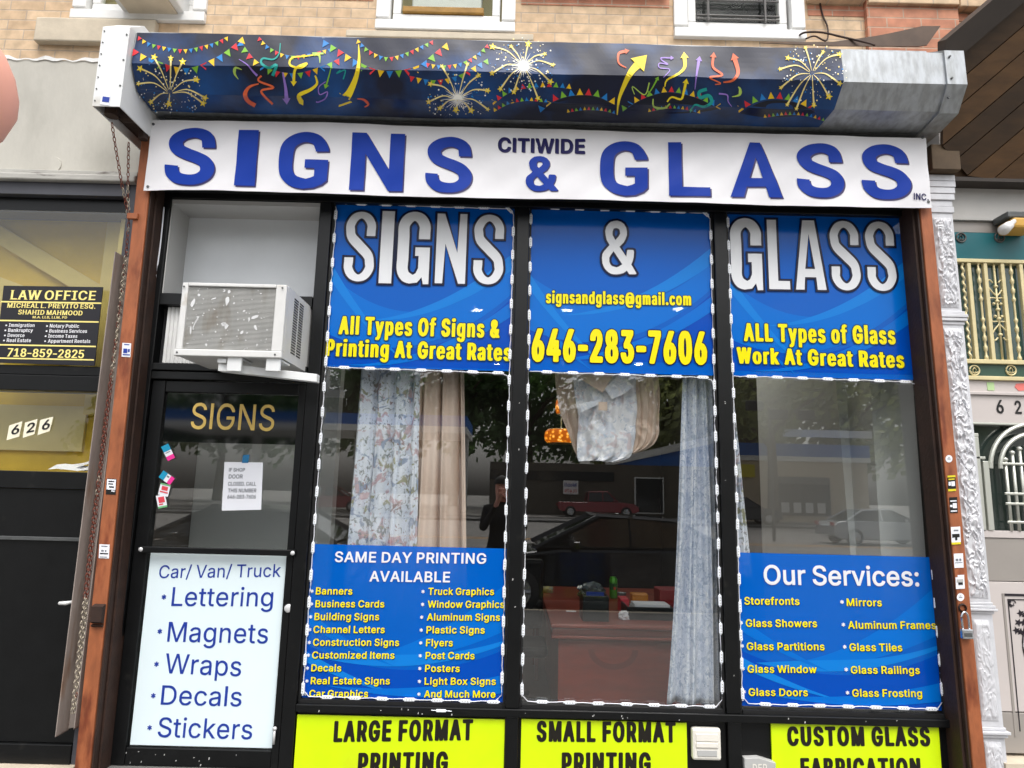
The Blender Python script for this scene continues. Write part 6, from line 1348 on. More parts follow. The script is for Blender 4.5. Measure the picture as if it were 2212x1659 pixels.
# ================================================================== air conditioner over the door
ac = thing('air_conditioner', (-1.43, -0.22, 2.24), 'weathered white air conditioner with dented fins sticking out above the door', 'air conditioner')
ax0, ax1, ayf, ayb, az0, az1 = -1.700, -1.165, -0.455, 0.05, 2.245, 2.625
mb = MB()
mb.box(ax0, ax0 + 0.03, ayf, ayf + .03, az0 + .03, az1, 0, .005)
mb.box(ax1 - 0.055, ax1, ayf, ayf + .03, az0 + .03, az1, 0, .005)
mb.box(ax0 + .031, ax1 - .056, ayf, ayf + .03, az1 - 0.018, az1, 0, .004)
mb.box(ax0 - .006, ax1 + .003, ayf - .006, ayf + .03, az0 - .004, az0 + .030, 0, .004)
mb.box(ax0, ax0 + 0.006, ayf + .031, ayb, az0, az1)
mb.box(ax1 - 0.006, ax1, ayf + .031, ayb, az0, az1)
mb.box(ax0 + .007, ax1 - .007, ayf + .031, ayb, az1 - .006, az1)
mb.box(ax0 + .007, ax1 - .007, ayf + .031, ayb, az0, az0 + .008)
mb.build('housing', M['ac_white'], ac)
mb = MB()
n = 50
for k in range(n):
    z = az0 + .032 + (az1 - az0 - .052) * k / n
    mb.box(ax0 + .031, ax1 - .056, ayf + .010, ayf + .02, z, z + (az1 - az0 - .052) / n * 0.62)
mb.box(ax0 + .031, ax1 - .056, ayf + .021, ayf + .028, az0 + .03, az1 - .018)
mb.build('condenser_fins', M['ac_fins'], ac)
mb = MB()
rn = random.Random(11)
for (u, v, a, b_) in [(416, 655, 5, 14), (430, 637, 5, 6), (462, 645, 10, 3), (491, 650, 6, 14), (495, 630, 5, 6), (485, 628, 3, 4), (483, 700, 10, 6), (488, 705, 6, 10), (549, 685, 13, 5), (538, 690, 3, 8), (420, 700, 2, 22), (426, 690, 2, 16), (412, 712, 3, 14), (552, 708, 4, 9), (522, 718, 4, 8), (527, 672, 5, 4), (505, 655, 3, 3), (463, 668, 5, 2), (445, 745, 4, 4), (555, 745, 2, 5), (405, 742, 4, 2)] + [(rn.uniform(403, 580), rn.uniform(622, 760), rn.uniform(.8, 2.6), rn.uniform(.8, 3)) for _ in range(75)]:
    c = at(u, v, ayf + .0085)
    if not (ax0 + .036 < c.x < ax1 - .06 and az0 + .035 < c.z < az1 - .022):
        continue
    pts = []
    n = 7
    rot = rn.uniform(-.5, .5)
    for k in range(n):
        q = 2 * PI * k / n
        r_ = rn.uniform(.6, 1.1) * 0.0018
        x, z = math.cos(q) * a * r_, math.sin(q) * b_ * r_
        pts.append((c.x + x * math.cos(rot) - z * math.sin(rot), ayf + 0.0085, c.z + x * math.sin(rot) + z * math.cos(rot)))
    mb.plate(pts, 0.001)
mb.build('dented_fins', M['ac_flat'], ac)
mb = MB()
for c in range(2):
    for k in range(21):
        z = az0 + .05 + k * 0.0145
        y = ayf + .13 + c * 0.09
        mb.box(ax1 + .0002, ax1 + 0.0015, y, y + 0.068, z, z + 0.0072)
mb.build('side_louvres', M['grille_dark'], ac)
mb = MB()
for x, z in ((ax0 + .012, az0 + .012), (ax1 - .03, az0 + .012), (ax0 + .012, az1 - .025), (ax1 - .02, az1 - .02)):
    mb.lathe([(.005, -.002), (.005, .001)], (x, ayf - .0065, z), 'Y', 10)
mb.build('screw', M['galv_dark'], ac)
for xa, xb in ((-1.995, ax0 - .001), (ax1 + .001, -1.159)):
    mb = MB()
    n = max(4, int((xb - xa) / .011))
    prof = [(xa + (xb - xa) * i / n, -0.014 + (0.008 if i % 2 else 0)) for i in range(n + 1)]
    mb.add([(x, y, 2.285) for x, y in prof] + [(x, y, 2.612) for x, y in prof] + [(x, y + .004, 2.285) for x, y in prof] + [(x, y + .004, 2.612) for x, y in prof],
           [(i, i + 1, n + 2 + i, n + 1 + i) for i in range(n)] + [(2 * n + 2 + i, 3 * n + 3 + i, 3 * n + 4 + i, 2 * n + 3 + i) for i in range(n)])
    mb.build('accordion_panel', M['ac_white'], ac)
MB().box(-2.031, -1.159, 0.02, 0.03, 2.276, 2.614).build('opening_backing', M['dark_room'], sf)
br = thing('support_bracket', (-1.3, -0.3, 2.16), 'white metal support bracket with two clips under the air conditioner', 'bracket')
def brb(pa, pb, Ya, Yb, h, th):
    a, b_ = at(*pa, Ya), at(*pb, Yb)
    m_ = MB()
    m_.hexa([(a.x, Ya, a.z - h), (b_.x, Yb, b_.z - h), (b_.x, Yb, b_.z), (a.x, Ya, a.z)], [(a.x, Ya + th, a.z - h), (b_.x, Yb + th, b_.z - h), (b_.x, Yb + th, b_.z), (a.x, Ya + th, a.z)])
    return m_
m_ = brb((472, 783), (685, 808), -0.43, -0.30, 0.042, 0.05)
a, b_ = at(472, 778, -.43), at(685, 808, -.3)
m_.build('arm', M['white_metal'], br, bevel=.002)
m_ = MB()
for u in (507, 591):
    c = at(u, 790, -0.437)
    m_.box(c.x - .036, c.x + .036, -0.447, -0.43, c.z - .03, az0 - .002, 0, .003)
    m_.box(c.x - .036, c.x + .036, -0.429, -0.30, az0 - .016, az0 - .006, 0, .002)
m_.build('clip', M['white_metal'], br)
c = at(480, 778, -.43)
MB().box(c.x - .02, c.x + .025, -.44, -.432, c.z - .015, az0 - .01, 0, .002).build('stop', M['white_metal'], br)

# ================================================================== paper note and stickers
pn = thing('paper_note', (-1.4, -0.01, 1.5), 'white paper note IF SHOP DOOR CLOSED taped inside the door window', 'note')
NY = -0.0085
mb = MB()
quad(mb, 485, 998, 568, 999, 564, 1101, 479, 1103, NY, .001)
mb.build('sheet', M['paper'], pn)
mb = MB()
for s_, u0, u1, v0, v1 in (('IF SHOP', 494.5, 529, 1011, 1018.5), ('DOOR', 494, 524, 1025, 1033.5), ('CLOSED. CALL', 492.5, 553, 1041, 1049), ('THIS NUMBER', 492.5, 553.5, 1055.5, 1063.5), ('646-283-7606', 491, 552.5, 1069, 1077)):
    text(mb, s_, 'reg', (u0, v1), (u1, v1), v0, NY - .0005, 0, (0, .0005))
mb.build('lettering', M['ink_grey'], pn)
mb = MB()
quad(mb, 525, 983, 539, 982, 536, 1000, 522, 1000, NY - .0015, .001)
mb.build('tape', M['tape_blue'], pn)
M['st_blue'] = mat('sticker cyan', rgb(24, 150, 190), 0.4)
M['st_pink'] = mat('sticker pink', rgb(238, 50, 150), 0.4)
M['st_red'] = mat('sticker red', rgb(220, 70, 84), 0.4)
M['st_green'] = mat('sticker green', rgb(110, 180, 120), 0.4)
M['st_yellow'] = mat('sticker yellow', rgb(222, 206, 40), 0.4)
M['st_black'] = mat('sticker black', rgb(20, 20, 20), 0.4)
def sticker(label, u, v, wd, ht, rot, bands, Y, base='paper', group=None):
    mb = MB()
    mats = [M[base]]
    def q(a0, b0, a1, b1, d, mi):
        pts = []
        for a, b in ((a0, b0), (a0, b1), (a1, b1), (a1, b0)):
            x, y = a * wd, b * ht
            pts.append(at(u + x * math.cos(rot) - y * math.sin(rot), v + x * math.sin(rot) + y * math.cos(rot), Y - d))
        mb.plate(pts, .0006, mi)
    q(-.5, -.5, .5, .5, 0, 0)
    for (a0, b0, a1, b1, mn) in bands:
        if M[mn] not in mats: mats.append(M[mn])
        q(a0, b0, a1, b1, .0014, mats.index(M[mn]))
    return tag(mb.build('sticker', mats), label, 'sticker', group)
DY = -0.010
sticker('topmost blue, white and pink sticker on the left side of the door window', 363, 977, 17, 34, -.45, [(-.5, -.5, .5, -.1, 'st_blue'), (-.5, .22, .5, .5, 'st_pink'), (-.35, -.02, .3, .02, 'ink_grey')], DY)
sticker('blue, white and pink sticker tilted just above the red stickers on the door', 360, 1032, 30, 18, .62, [(-.5, -.5, -.1, .5, 'st_blue'), (.2, -.5, .5, .5, 'st_pink'), (-.05, -.3, .12, -.1, 'ink_grey')], DY - .002)
sticker('red and white sticker with green rim touching the blue and pink one', 355, 1058, 22, 26, .25, [(-.5, -.5, .5, -.38, 'st_green'), (-.3, -.28, .3, .05, 'st_red'), (-.4, .15, .4, .26, 'st_red')], DY - .004)
sticker('lowest red and white sticker on the left side of the door window', 349, 1083, 20, 28, -.2, [(-.5, .36, .5, .5, 'st_green'), (-.3, -.35, .35, .1, 'st_red'), (-.35, .17, .1, .27, 'st_red')], DY - .006)
LY, RY = -0.1725, -0.1725
sticker('white and blue sticker high on the left rusty post', 273, 756, 19, 30, .06, [(-.35, -.1, .1, .22, 'sign_blue'), (.16, -.08, .38, .14, 'sign_blue'), (-.4, .3, .4, .38, 'sign_blue'), (-.3, -.42, .3, -.36, 'sign_blue')], LY)
sticker('black framed sticker on the left rusty post beside the shop door', 240, 1051, 21, 34, .06, [(-.46, -.46, .46, .2, 'paper'), (-.3, -.36, .3, -.28, 'st_black'), (-.3, -.2, .2, -.12, 'st_black'), (-.2, -.02, .3, .08, 'st_black'), (.05, .24, .4, .32, 'paper')], LY, 'st_black')
sticker('white sticker low on the left rusty post above the lock hasp', 225, 1191, 22, 30, .05, [(-.3, -.1, -.05, .02, 'ink_grey'), (.08, -.1, .22, .02, 'ink_grey'), (-.4, .12, .4, .2, 'st_black'), (-.3, -.4, .3, -.34, 'ink_grey'), (-.4, .38, .3, .43, 'ink_grey')], LY)
def rsticker(label, u, v, r):
    mb = MB()
    pts = [at(u + r * math.sin(2 * PI * k / 20), v + r * 1.08 * math.cos(2 * PI * k / 20), RY) for k in range(20)]
    mb.plate(pts, .0006, 0)
    c = at(u, v, RY - .001)
    mb.box(c.x - .008, c.x + .009, RY - .0012, RY - .0002, c.z - .003, c.z + .001, 1)
    mb.box(c.x - .004, c.x + .005, RY - .0012, RY - .0002, c.z + .005, c.z + .008, 1)
    tag(mb.build('sticker', [M['paper'], M['ink_grey']]), label, 'sticker')
rsticker('round white sticker topmost on the right rusty post', 2050, 991, 7.5)
sticker('black and yellow sticker just under the topmost round one, right post', 2056, 1044, 17, 34, -.05, [(-.5, -.5, .5, -.38, 'st_yellow'), (-.5, .36, .5, .5, 'st_yellow'), (-.05, -.12, .4, .18, 'paper'), (-.4, -.1, -.12, .14, 'paper'), (-.4, -.3, .4, -.22, 'st_yellow')], RY, 'st_black')
sticker('black and white sticker under the black and yellow one, right post', 2060, 1091, 17, 34, -.05, [(-.1, -.12, .4, .2, 'paper'), (-.4, -.3, .4, -.22, 'paper'), (-.45, -.02, -.15, .12, 'paper'), (-.4, .34, .4, .42, 'paper')], RY, 'st_black')
sticker('white sticker with black crest and yellow foot on the right post', 2065, 1157, 20, 38, -.05, [(-.4, -.1, .4, .1, 'st_black'), (-.1, .1, .14, .26, 'st_black'), (-.5, .38, .5, .5, 'st_yellow'), (-.2, -.34, .3, -.26, 'ink_grey')], RY)
sticker('plain white sticker with faint grey figures on the right post', 2071, 1211, 20, 31, -.05, [(-.3, -.14, -.05, .02, 'ink_grey'), (.08, -.14, .28, .02, 'ink_grey'), (-.4, .12, .4, .16, 'ink_grey')], RY)
sticker('house shaped white and black sticker above the padlock, right post', 2074, 1257, 19, 30, -.05, [(-.36, -.2, .36, .02, 'grey_box'), (-.2, .04, .3, .22, 'st_black'), (-.5, -.5, -.25, -.36, 'rust_paint')], RY)
rsticker('round white sticker right above the padlock', 2075, 1290, 8)
# padlock
pk = thing('padlock', (2.36, -0.19, 0.9), 'steel padlock hanging from a hole in the right rusty post', 'padlock')
c = at(2087, 1369, -0.185)
mb = MB().box(c.x - .028, c.x + .028, -0.200, -0.178, c.z - .024, c.z + .024, 0, .004)
mb.box(c.x - .02, c.x + .02, -0.2012, -0.2002, c.z - .012, c.z + .006, 1)
mb.build('body', [M['chrome'], M['galv_dark']], pk)
pts = [(c.x - .017, -.189, c.z + .024), (c.x - .019, -.189, c.z + .075), (c.x - .013, -.188, c.z + .098), (c.x, -.187, c.z + .107), (c.x + .011, -.188, c.z + .098), (c.x + .016, -.189, c.z + .075), (c.x + .016, -.189, c.z + .024)]
MB().tube(spline(pts, 4), .0055).build('shackle', M['chrome'], pk, True)
mb = MB().lathe([(.018, 0), (.024, 0.006), (.018, .012), (.013, .006)], (c.x - .001, -.181, c.z + .125), 'Y', 18, 0, False)
mb.build('lock_eye', M['rust_dark'], pr_, True)

# ================================================================== intercom and grey box
ic = thing('intercom_cover', (1.05, -0.05, 0.34), 'ivory plastic intercom housing on the black panel beside the SMALL FORMAT sign', 'intercom')
c0, c1 = at(1495, 1573, -0.06), at(1559, 1644, -0.06)
mb = MB().box(c0.x, c1.x, -0.062, -0.0185, c1.z, c0.z, 0, .012)
mb.build('housing', M['ivory_box'], ic)
mb = MB()
xw = c1.x - c0.x
zh = c0.z - c1.z
mb.box(c0.x + .12 * xw, c1.x - .12 * xw, -0.066, -0.061, c0.z - .40 * zh, c0.z - .16 * zh, 0, .003)
mb.box(c0.x + .12 * xw, c1.x - .12 * xw, -0.068, -0.061, c0.z - .60 * zh, c0.z - .43 * zh, 0, .004)
mb.build('lid', M['ivory_box'], ic)
MB().box(c0.x + .16 * xw, c1.x - .16 * xw, -0.0655, -0.0615, c1.z + .14 * zh, c1.z + .33 * zh, 0, .002).build('label_window', M['grey_box'], ic)
gb = thing('grey_box', (1.3, -0.05, 0.2), 'grey plastic box below intercom, cut off by the bottom of photo', 'box')
a = at(1608, 1638, -0.06); b_ = at(1676, 1648, -0.06)
mb = MB()
mb.plate([(a.x, -.06, .10), (b_.x - .03, -.06, .10), (b_.x, -.06, .14), (b_.x, -.06, b_.z - .0), (a.x + .075, -.06, a.z + .004), (a.x, -.06, a.z)], .041)
mb.build('housing', M['grey_box'], gb, bevel=.004)
mb = MB()
text(mb, 'DEP', 'bold', (1626, 1668), (1657, 1668), 1650, -.061)
mb.build('lettering', M['ivory_box'], gb)
# chips and paint drips on the black frames
mb = MB()
rn = random.Random(21)
for k in range(46):
    if k < 20:
        x, z, y = rn.uniform(-1.05, 2.3), rn.uniform(.455, .483), -.0575
    elif k < 34:
        x, z, y = rn.choice((-2.1, -2.06, -1.12, .04, .05, 1.2, 2.345)) + rn.uniform(-.012, .012), rn.uniform(.6, 2.2), -.0455
    else:
        x, z, y = rn.uniform(-2.0, -1.2), rn.uniform(.17, .24), -.0290
    a, b_ = rn.uniform(.0015, .004), rn.uniform(.0015, .006)
    mb.plate([(x - a, y, z - b_), (x + a * .6, y, z - b_ * .7), (x + a, y, z + b_ * .8), (x - a * .5, y, z + b_)], .0012)
mb.build('paint_specks', M['grey_box'], sf)
# ================================================================== hoist chain and its channel
gc = thing('steel_channel', (-2.22, -0.12, 0), 'weathered grey steel channel guarding the chain beside the left rusty post', 'channel')
mb = MB()
T0, T1 = (-2.250, -2.168), (-2.244, -2.166)      # top and bottom left/right x
zt, zb = 2.885, 0.335
def chs(k0, k1, y0, y1, zl, zr):
    """a strip of the channel between fractions k0..k1 of its width"""
    def xx(k, z):
        q = (z - zb) / (zt - zb)
        return (T1[0] + (T1[1] - T1[0]) * k) * (1 - q) + (T0[0] + (T0[1] - T0[0]) * k) * q
    f = [(xx(k0, zb), y0, zb + zl), (xx(k1, zb), y0, zb + zr), (xx(k1, zt), y0, zt), (xx(k0, zt), y0, zt)]
    b = [(p[0], y1, p[2]) for p in f]
    mb.hexa(f, b)
chs(0, .06, -0.165, -0.06, 0, .01)
chs(.06, .94, -0.072, -0.062, .012, .03)
chs(.94, 1.0, -0.140, -0.062, .03, .04)
mb.build('channel_profile', M['channel'], gc, bevel=.002)
mb = MB()
for z in (1.05, 2.3):
    mb.box(-2.135, -2.09, -0.16, -0.15, z, z + .02)
c = at(290, 470, -.17)
mb.box(c.x - .035, c.x + .025, -0.185, -0.165, c.z - .012, c.z + .022, 0, .003)
mb.build('clamp_strap', M['rust_paint'], gc)
ch_t = thing('hoist_chain', (-2.2, -0.3, 3.5), 'rusty hoist chain hanging from the shutter motor cover into the grey channel', 'chain')
def chain(pts3, a_rust, mb):
    p = []
    for a, b in zip(pts3, pts3[1:]):
        d = (b - a).length
        n = max(1, int(d / .004))
        p += [a.lerp(b, i / n) for i in range(n)]
    acc, last, k = 0.0, p[0], 0
    pitch = 0.0205
    for q, q2 in zip(p, p[1:]):
        acc += (q2 - q).length
        if acc >= pitch:
            acc = 0
            tdir = (q2 - q).normalized()
            side = Vector((1, 0, 0)) if k % 2 == 0 else Vector((0, 1, 0))
            side = (side - tdir * side.dot(tdir)).normalized()
            rot = 0.5
            nrm = tdir.cross(side)
            side = side * math.cos(rot) + nrm * math.sin(rot)
            L, W = 0.0145, 0.0072
            loop = []
            for s in range(10):
                an = 2 * PI * s / 10
                loop.append(q + tdir * (L * math.cos(an)) + side * (W * math.sin(an)))
            loop.append(loop[0])
            mb.tube(loop, 0.0024, 0 if a_rust(q2.z, k) else 1, 5, False)
            k += 1
mb = MB()
def seq(l):
    return [at(u, v, Y) for u, v, Y in l]
rn = random.Random(5)
def rusty(z, k):
    return rn.random() < (0.95 if 2.9 < z < 3.1 or 1.0 < z < 2.2 or z > 3.25 else 0.30 if z > 1.0 else 0.03)
chain(seq([(241, 262, -.40), (250, 320, -.34), (262, 392, -.26), (272, 440, -.2), (277, 470, -.165)]), rusty, mb)
chain(seq([(278, 305, -.22), (277, 360, -.2), (276, 420, -.18), (279, 468, -.17)]), rusty, mb)
chain(seq([(279, 470, -.15), (273, 540, -.14), (265, 600, -.13), (252, 720, -.13), (240, 810, -.13), (227, 910, -.13), (217, 1000, -.13), (203, 1110, -.13), (188, 1240, -.13), (174, 1370, -.13), (160, 1500, -.13), (155, 1545, -.13)]), rusty, mb)
chain(seq([(276, 540, -.126), (243, 810, -.124), (220, 1000, -.124), (193, 1240, -.124), (181, 1370, -.126), (168, 1480, -.13), (160, 1540, -.13)]), rusty, mb)
M['chain_rust'] = mat('rusted chain', rgb(112, 54, 38), 0.7, var=.3, vscale=60)
M['chain_zinc'] = mat('grey zinc chain', rgb(176, 166, 148), 0.45, .4, var=.2, vscale=60)
mb.build('chain_links', [M['chain_rust'], M['chain_zinc']], ch_t, True)

# ================================================================== left neighbour: the law office
lo = thing('law_office', (-3.1, 0.2, 0), 'neighbouring office building with pale stucco band over black frames and mustard interior', 'building')
XL, XR = -6.0, -2.185
mb = MB()
mb.box(XL, -2.06, -0.006, 0.3, 3.425, 4.163)
nxs = 40
mb.grid(lambda u, v: (XL + (-2.06 - XL) * u, -0.012 - 0.10 * (1 - v) * 0, 4.157 + .016 * v + .010 * math.sin(u * 90) * v + .006 * math.sin(u * 211)), 160, 1, 1)
mb.build('stucco_band', [M['stucco'], M['win_white']], lo)
cc = at(116, 357, -0.002)
MB().lathe([(.050, -.006), (.052, .0)], (cc.x, -0.0065, cc.z), 'Y', 28).build('round_plate', M['stucco'], lo)
mb = MB()
mb.box(XL, -2.25, -0.045, 0.0, 3.395, 3.424, 0, .004)
mb.box(XL, -2.25, -0.065, 0.0, 3.352, 3.394, 0, .008)
mb.build('cornice', M['cornice'], lo)
mb = MB()
mb.box(XL, -2.30, -0.03, 0.15, 3.275, 3.351, 0)
mb.build('lintel', M['slate'], lo)
mb = MB()
mb.box(-2.30, -2.06, -0.02, 0.12, 2.86, 3.424, 0)
mb.box(-2.235, -2.06, -0.02, 0.12, 0.0, 2.859, 0)
mb.build('end_strip', M['slate'], lo)
mb = MB()
mb.box(XL, -2.30, 0.02, 0.15, 3.185, 3.274)
mb.box(XL, -2.24, -0.02, 0.09, 2.195, 2.25, 0, .004)
mb.box(XL, -2.24, -0.03, 0.09, 2.105, 2.193, 0, .004)
mb.box(XL, -2.236, -0.03, 0.09, 1.56, 1.655, 0, .004)
mb.box(XL, -2.24, -0.012, 0.05, 0.26, 1.558)
mb.box(XL, -2.236, -0.03, 0.05, 0.16, 0.255, 0, .004)
mb.build('frame', M['black_alu'], lo)
MB().box(XL, -2.245, -0.03, -0.013, 1.283, 1.302, 0, .002).build('rail', M['galv_dark'], lo)
MB().box(XL, -2.2, -0.09, 0.05, 0.0, 0.158, 0, .006).build('door_step', M['sandstone'], lo)
MB().box(XL, -2.244, 0.0, 0.006, 2.252, 3.184).build('upper_pane', M['glass_office'], lo)
MB().box(XL, -2.244, 0.0, 0.006, 1.657, 2.103).build('lower_pane', M['glass_office'], lo)
mb = MB()
mb.box(-2.33, -2.245, -0.004, -0.001, 2.252, 3.184)
mb.build('frame_strip', M['cream_strip'], lo) if False else None
# what stands behind its glass: pale walls and a sloping stair soffit over mustard walls
mb = MB()
mb.box(XL, -2.1, 0.26, 0.36, 1.3, 3.6, 0)
mb.build('inner_wall', M['yellow_wall'], lo)
mb = MB()
mb.box(-2.545, -2.40, 0.20, 0.258, 2.0, 3.6)
mb.box(-2.40, -2.24, 0.10, 0.258, 1.3, 3.6)
def slab(z0, z1, dz, y):
    mb.hexa([(XL, y, z0 + dz), (-2.546, y, z0), (-2.546, y, z1), (XL, y, z1 + dz)], [(XL, .258, z0 + dz), (-2.546, .258, z0), (-2.546, .258, z1), (XL, .258, z1 + dz)])
slab(2.25, 2.62, 1.2, .205)
slab(2.68, 2.80, 1.9, .225)
mb.build('stair_soffit', mat('warm olive plaster', rgb(204, 186, 112), .85, var=.12, vscale=2), lo)
mb = MB()
mb.box(-3.2, -2.55, 0.235, 0.258, 1.78, 2.05)
mb.build('wall_panel', M['beige_wall'], lo)
MB().box(XL, -2.1, 0.092, 0.25, 1.60, 1.655).build('inner_sill', M['sandstone'], lo)
a, b_ = at(128, 1303, -.06), at(158, 1300, -.06)
mb = MB().tube([(a.x, -.06, a.z), ((a.x + b_.x) / 2, -.062, a.z + .001), (b_.x, -.06, b_.z)], [.009, .011, .007])
mb.tube([(b_.x, -.06, b_.z), (b_.x + .03, -.05, b_.z + .004), (b_.x + .03, -.01, b_.z + .004)], .004, 1)
mb.build('door_handle', [M['win_white'], M['rust_dark']], lo, True)
# crumpled sheets inside the lower pane
mb = MB()
rn = random.Random(9)
for k in range(5):
    x0 = -2.60 + k * .05
    pts = [(x0 + i * .055, 0.03 + .02 * k + rn.uniform(0, .02), 1.662 + .012 * rn.random() + .018 * i * (k % 3) * .6) for i in range(6)]
    mb.add([p for p in pts] + [(p[0] + .02, p[1] + .04, p[2] + .03) for p in pts], [(i, i + 1, i + 7, i + 6) for i in range(5)])
tag(mb.build('crumpled_paper', M['paper'], None, True), 'crumpled pale sheets lying inside the office window by the channel', 'paper')
sg = thing('law_sign', (-2.65, -0.02, 2.25), 'black LAW OFFICE sign with gold and white lettering in the office window', 'sign')
LYY = -0.036
mb = MB()
quad(mb, 8, 617, 222, 620, 204, 790, -12, 783, LYY, .006, 0)
mb.build('board', mat('black sign board', rgb(26, 25, 32), .4), sg)
mb = MB()
for (ul, vl, ur, vr, h) in ((2, 650, 219, 653.5, 3), (-4, 690.5, 213, 694, 3), (-9, 743, 207, 747, 3), (-12, 772, 203, 776, 2.8)):
    quad(mb, ul, vl, ur, vr, ur, vr + h, ul, vl + h, LYY - .001, .0008, 0)
M['law_gold'] = mat('pale gold print', rgb(250, 232, 140), .5)
M['law_white'] = mat('white print', rgb(232, 232, 236), .5)
text(mb, 'LAW OFFICE', 'serif', (21, 647), (206, 648.5), 627, LYY)
text(mb, 'MICHEAL L. PREVITO ESQ.', 'serif', (15, 664.5), (206, 667), 654.5, LYY)
text(mb, 'SHAHID MAHMOOD', 'serif', (39, 679), (178, 681.5), 669, LYY)
text(mb, 'M.A. LLB, LLM, PD', 'serif', (70, 687.5), (145, 688.5), 682.5, LYY)
for k, (s_, u0, u1) in enumerate((('Immigration', 19, 75), ('Bankruptcy', 17, 71), ('Devorce', 16, 53), ('Real Estate', 14, 67))):
    v = 706 + k * 10.9
    text(mb, s_, 'serif', (u0, v), (u1, v + .5), v - 7.6, LYY, 1)
    text(mb, '•', 'serif', (u0 - 7.5, v), (u0 - 3.5, v), v - 7.6, LYY, 1)
for k, (s_, u0, u1) in enumerate((('Notary Public', 107, 171), ('Business Services', 106, 188), ('Income Taxes', 104, 167), ('Appartment Rentals', 103, 195))):
    v = 707.5 + k * 10.9
    text(mb, s_, 'serif', (u0, v), (u1, v + .8), v - 7.6, LYY, 1)
    text(mb, '•', 'serif', (u0 - 7.5, v), (u0 - 3.5, v), v - 7.6, LYY, 1)
text(mb, '718-859-2825', 'serif', (15, 770), (181, 774), 752, LYY)
mb.build('lettering', [M['law_gold'], M['law_white']], sg)
M['plate'] = mat('cream number plate', rgb(238, 232, 208), .5)
for ch_, q, tl, tr, top in (('6', (20, 919, 48, 910, 41, 943, 14, 951), (24, 940), (41, 936), 920), ('2', (54, 913, 81, 905, 74, 938, 49, 946), (57, 936), (74, 932), 915), ('6', (87, 907, 115, 900, 107, 931, 81, 940), (90, 930), (107, 926), 909)):
    first = q[0]
    t_ = thing('number_plate', at(q[0] + 12, q[1] + 20, -.01), {20: 'leftmost cream plate with a black 6 on the office glass', 54: 'cream plate with a black 2 between the two sixes', 87: 'cream plate with a black 6 nearest the grey channel'}[first], 'number plate', 'house number plates on the office glass')
    mb = MB()
    quad(mb, *q, -.008, .003)
    mb.build('plate', M['plate'], t_)
    mb = MB()
    text(mb, ch_, 'bold', tl, tr, top, -.008)
    mb.build('numeral', M['st_black'], t_)

# ================================================================== right neighbour
rb = thing('entrance_building', (3.0, 0.1, 0), 'neighbouring entrance wall with grey beam above a greige steel door', 'building')
mb = MB()
mb.box(2.56, 6.5, 0.0, 0.3, 3.27, 3.95)
mb.build('beam', M['beam'], rb)
MB().box(3.61, 6.5, -.02, 0.12, .31, 3.19).build('side_wall', M['beam'], rb)
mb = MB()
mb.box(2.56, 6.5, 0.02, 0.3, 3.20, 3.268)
mb.build('under_beam_board', M['door_dark'], rb)  # darker greige board below the beam
MB().box(2.56, 6.5, -0.1, 0.3, 0.0, 0.30).build('door_step', M['sandstone'], rb)
MB().box(2.56, 6.5, 0.13, 0.3, 0.31, 3.19).build('backing_wall', M['dark_room'], rb)
# silver pilaster
ps = thing('silver_pilaster', (2.49, -0.06, 0), 'silver painted ornate pilaster beside the stickered rusty post', 'pilaster')
def px(z):
    return 2.412 + (3.4 - z) * .012
def wdt(z):
    return 0.128
def relief(u, z):
    q = Vector((u * 5.5, z * 24, 1.7))
    w_ = Vector((u * 5.5 + 1.5 * noise.noise(q * .6), z * 24 + 1.5 * noise.noise(q * .6 + Vector((9, 3, 1))), 0.4))
    a = 1 - 2.6 * abs(noise.noise(w_)) + .35 * noise.noise(w_ * 3)
    return 0.010 * max(-.2, a)
mb = MB()
def face(z0, z1, yb_, amp, inset=.012, nu=26, dens=170):
    nv = max(2, int((z1 - z0) * dens))
    def fn(u, v):
        z = z0 + (z1 - z0) * v
        w = wdt(z) - 2 * inset
        edge = min(1, min(u, 1 - u) * 9) * min(1, min(v, 1 - v) * (z1 - z0) * 40)
        return (px(z) + inset + w * u, yb_ - amp * relief(u, z) * edge - .006 * edge * (amp > 0), z)
    mb.grid(fn, nu, nv)
zs_ = [0.0, 0.42, 0.47, 1.03, 1.09, 2.60, 2.68, 3.30, 3.47]
def pbox(za, zb_, y0, ex):
    mb.add([(px(z) - ex if s < 0 else px(z) + wdt(z) + ex, y, z) for z in (za, zb_) for s, y in ((-1, y0), (1, y0), (1, 0.02), (-1, 0.02))],
           [(0, 1, 5, 4), (1, 2, 6, 5), (2, 3, 7, 6), (3, 0, 4, 7), (4, 5, 6, 7), (3, 2, 1, 0)])
for a, b_ in ((0.0, .42), (.47, 1.03), (1.09, 2.60), (2.68, 3.27)):
    pbox(a, b_, -.085, 0)
face(.02, .40, -.0875, .35, .02)
face(.50, 1.0, -.0875, .30, .02)
face(1.11, 2.58, -.0875, 1.0)
face(2.70, 3.24, -.0875, 1.0)
mb.build('shaft', M['silver'], ps)
mb = MB()
def mould(z0, z1, steps):
    n = len(steps)
    for k, e in enumerate(steps):
        za, zb_ = z0 + (z1 - z0) * k / n, z0 + (z1 - z0) * (k + 1) / n
        mb.box(px(za) - e, px(za) + wdt(za) + e, -.085 - e, .03, za, zb_ - .0015, 0, min(.003, (zb_ - za) * .3))
mould(.42, .47, (.012, .022, .008))
mould(1.03, 1.09, (.008, .02, .014, .006))
mould(2.60, 2.68, (.006, .016, .02, .01))
mould(3.27, 3.50, (.008, .004, .014, .018, .022, .022))
mb.build('moulding', M['silver'], ps)
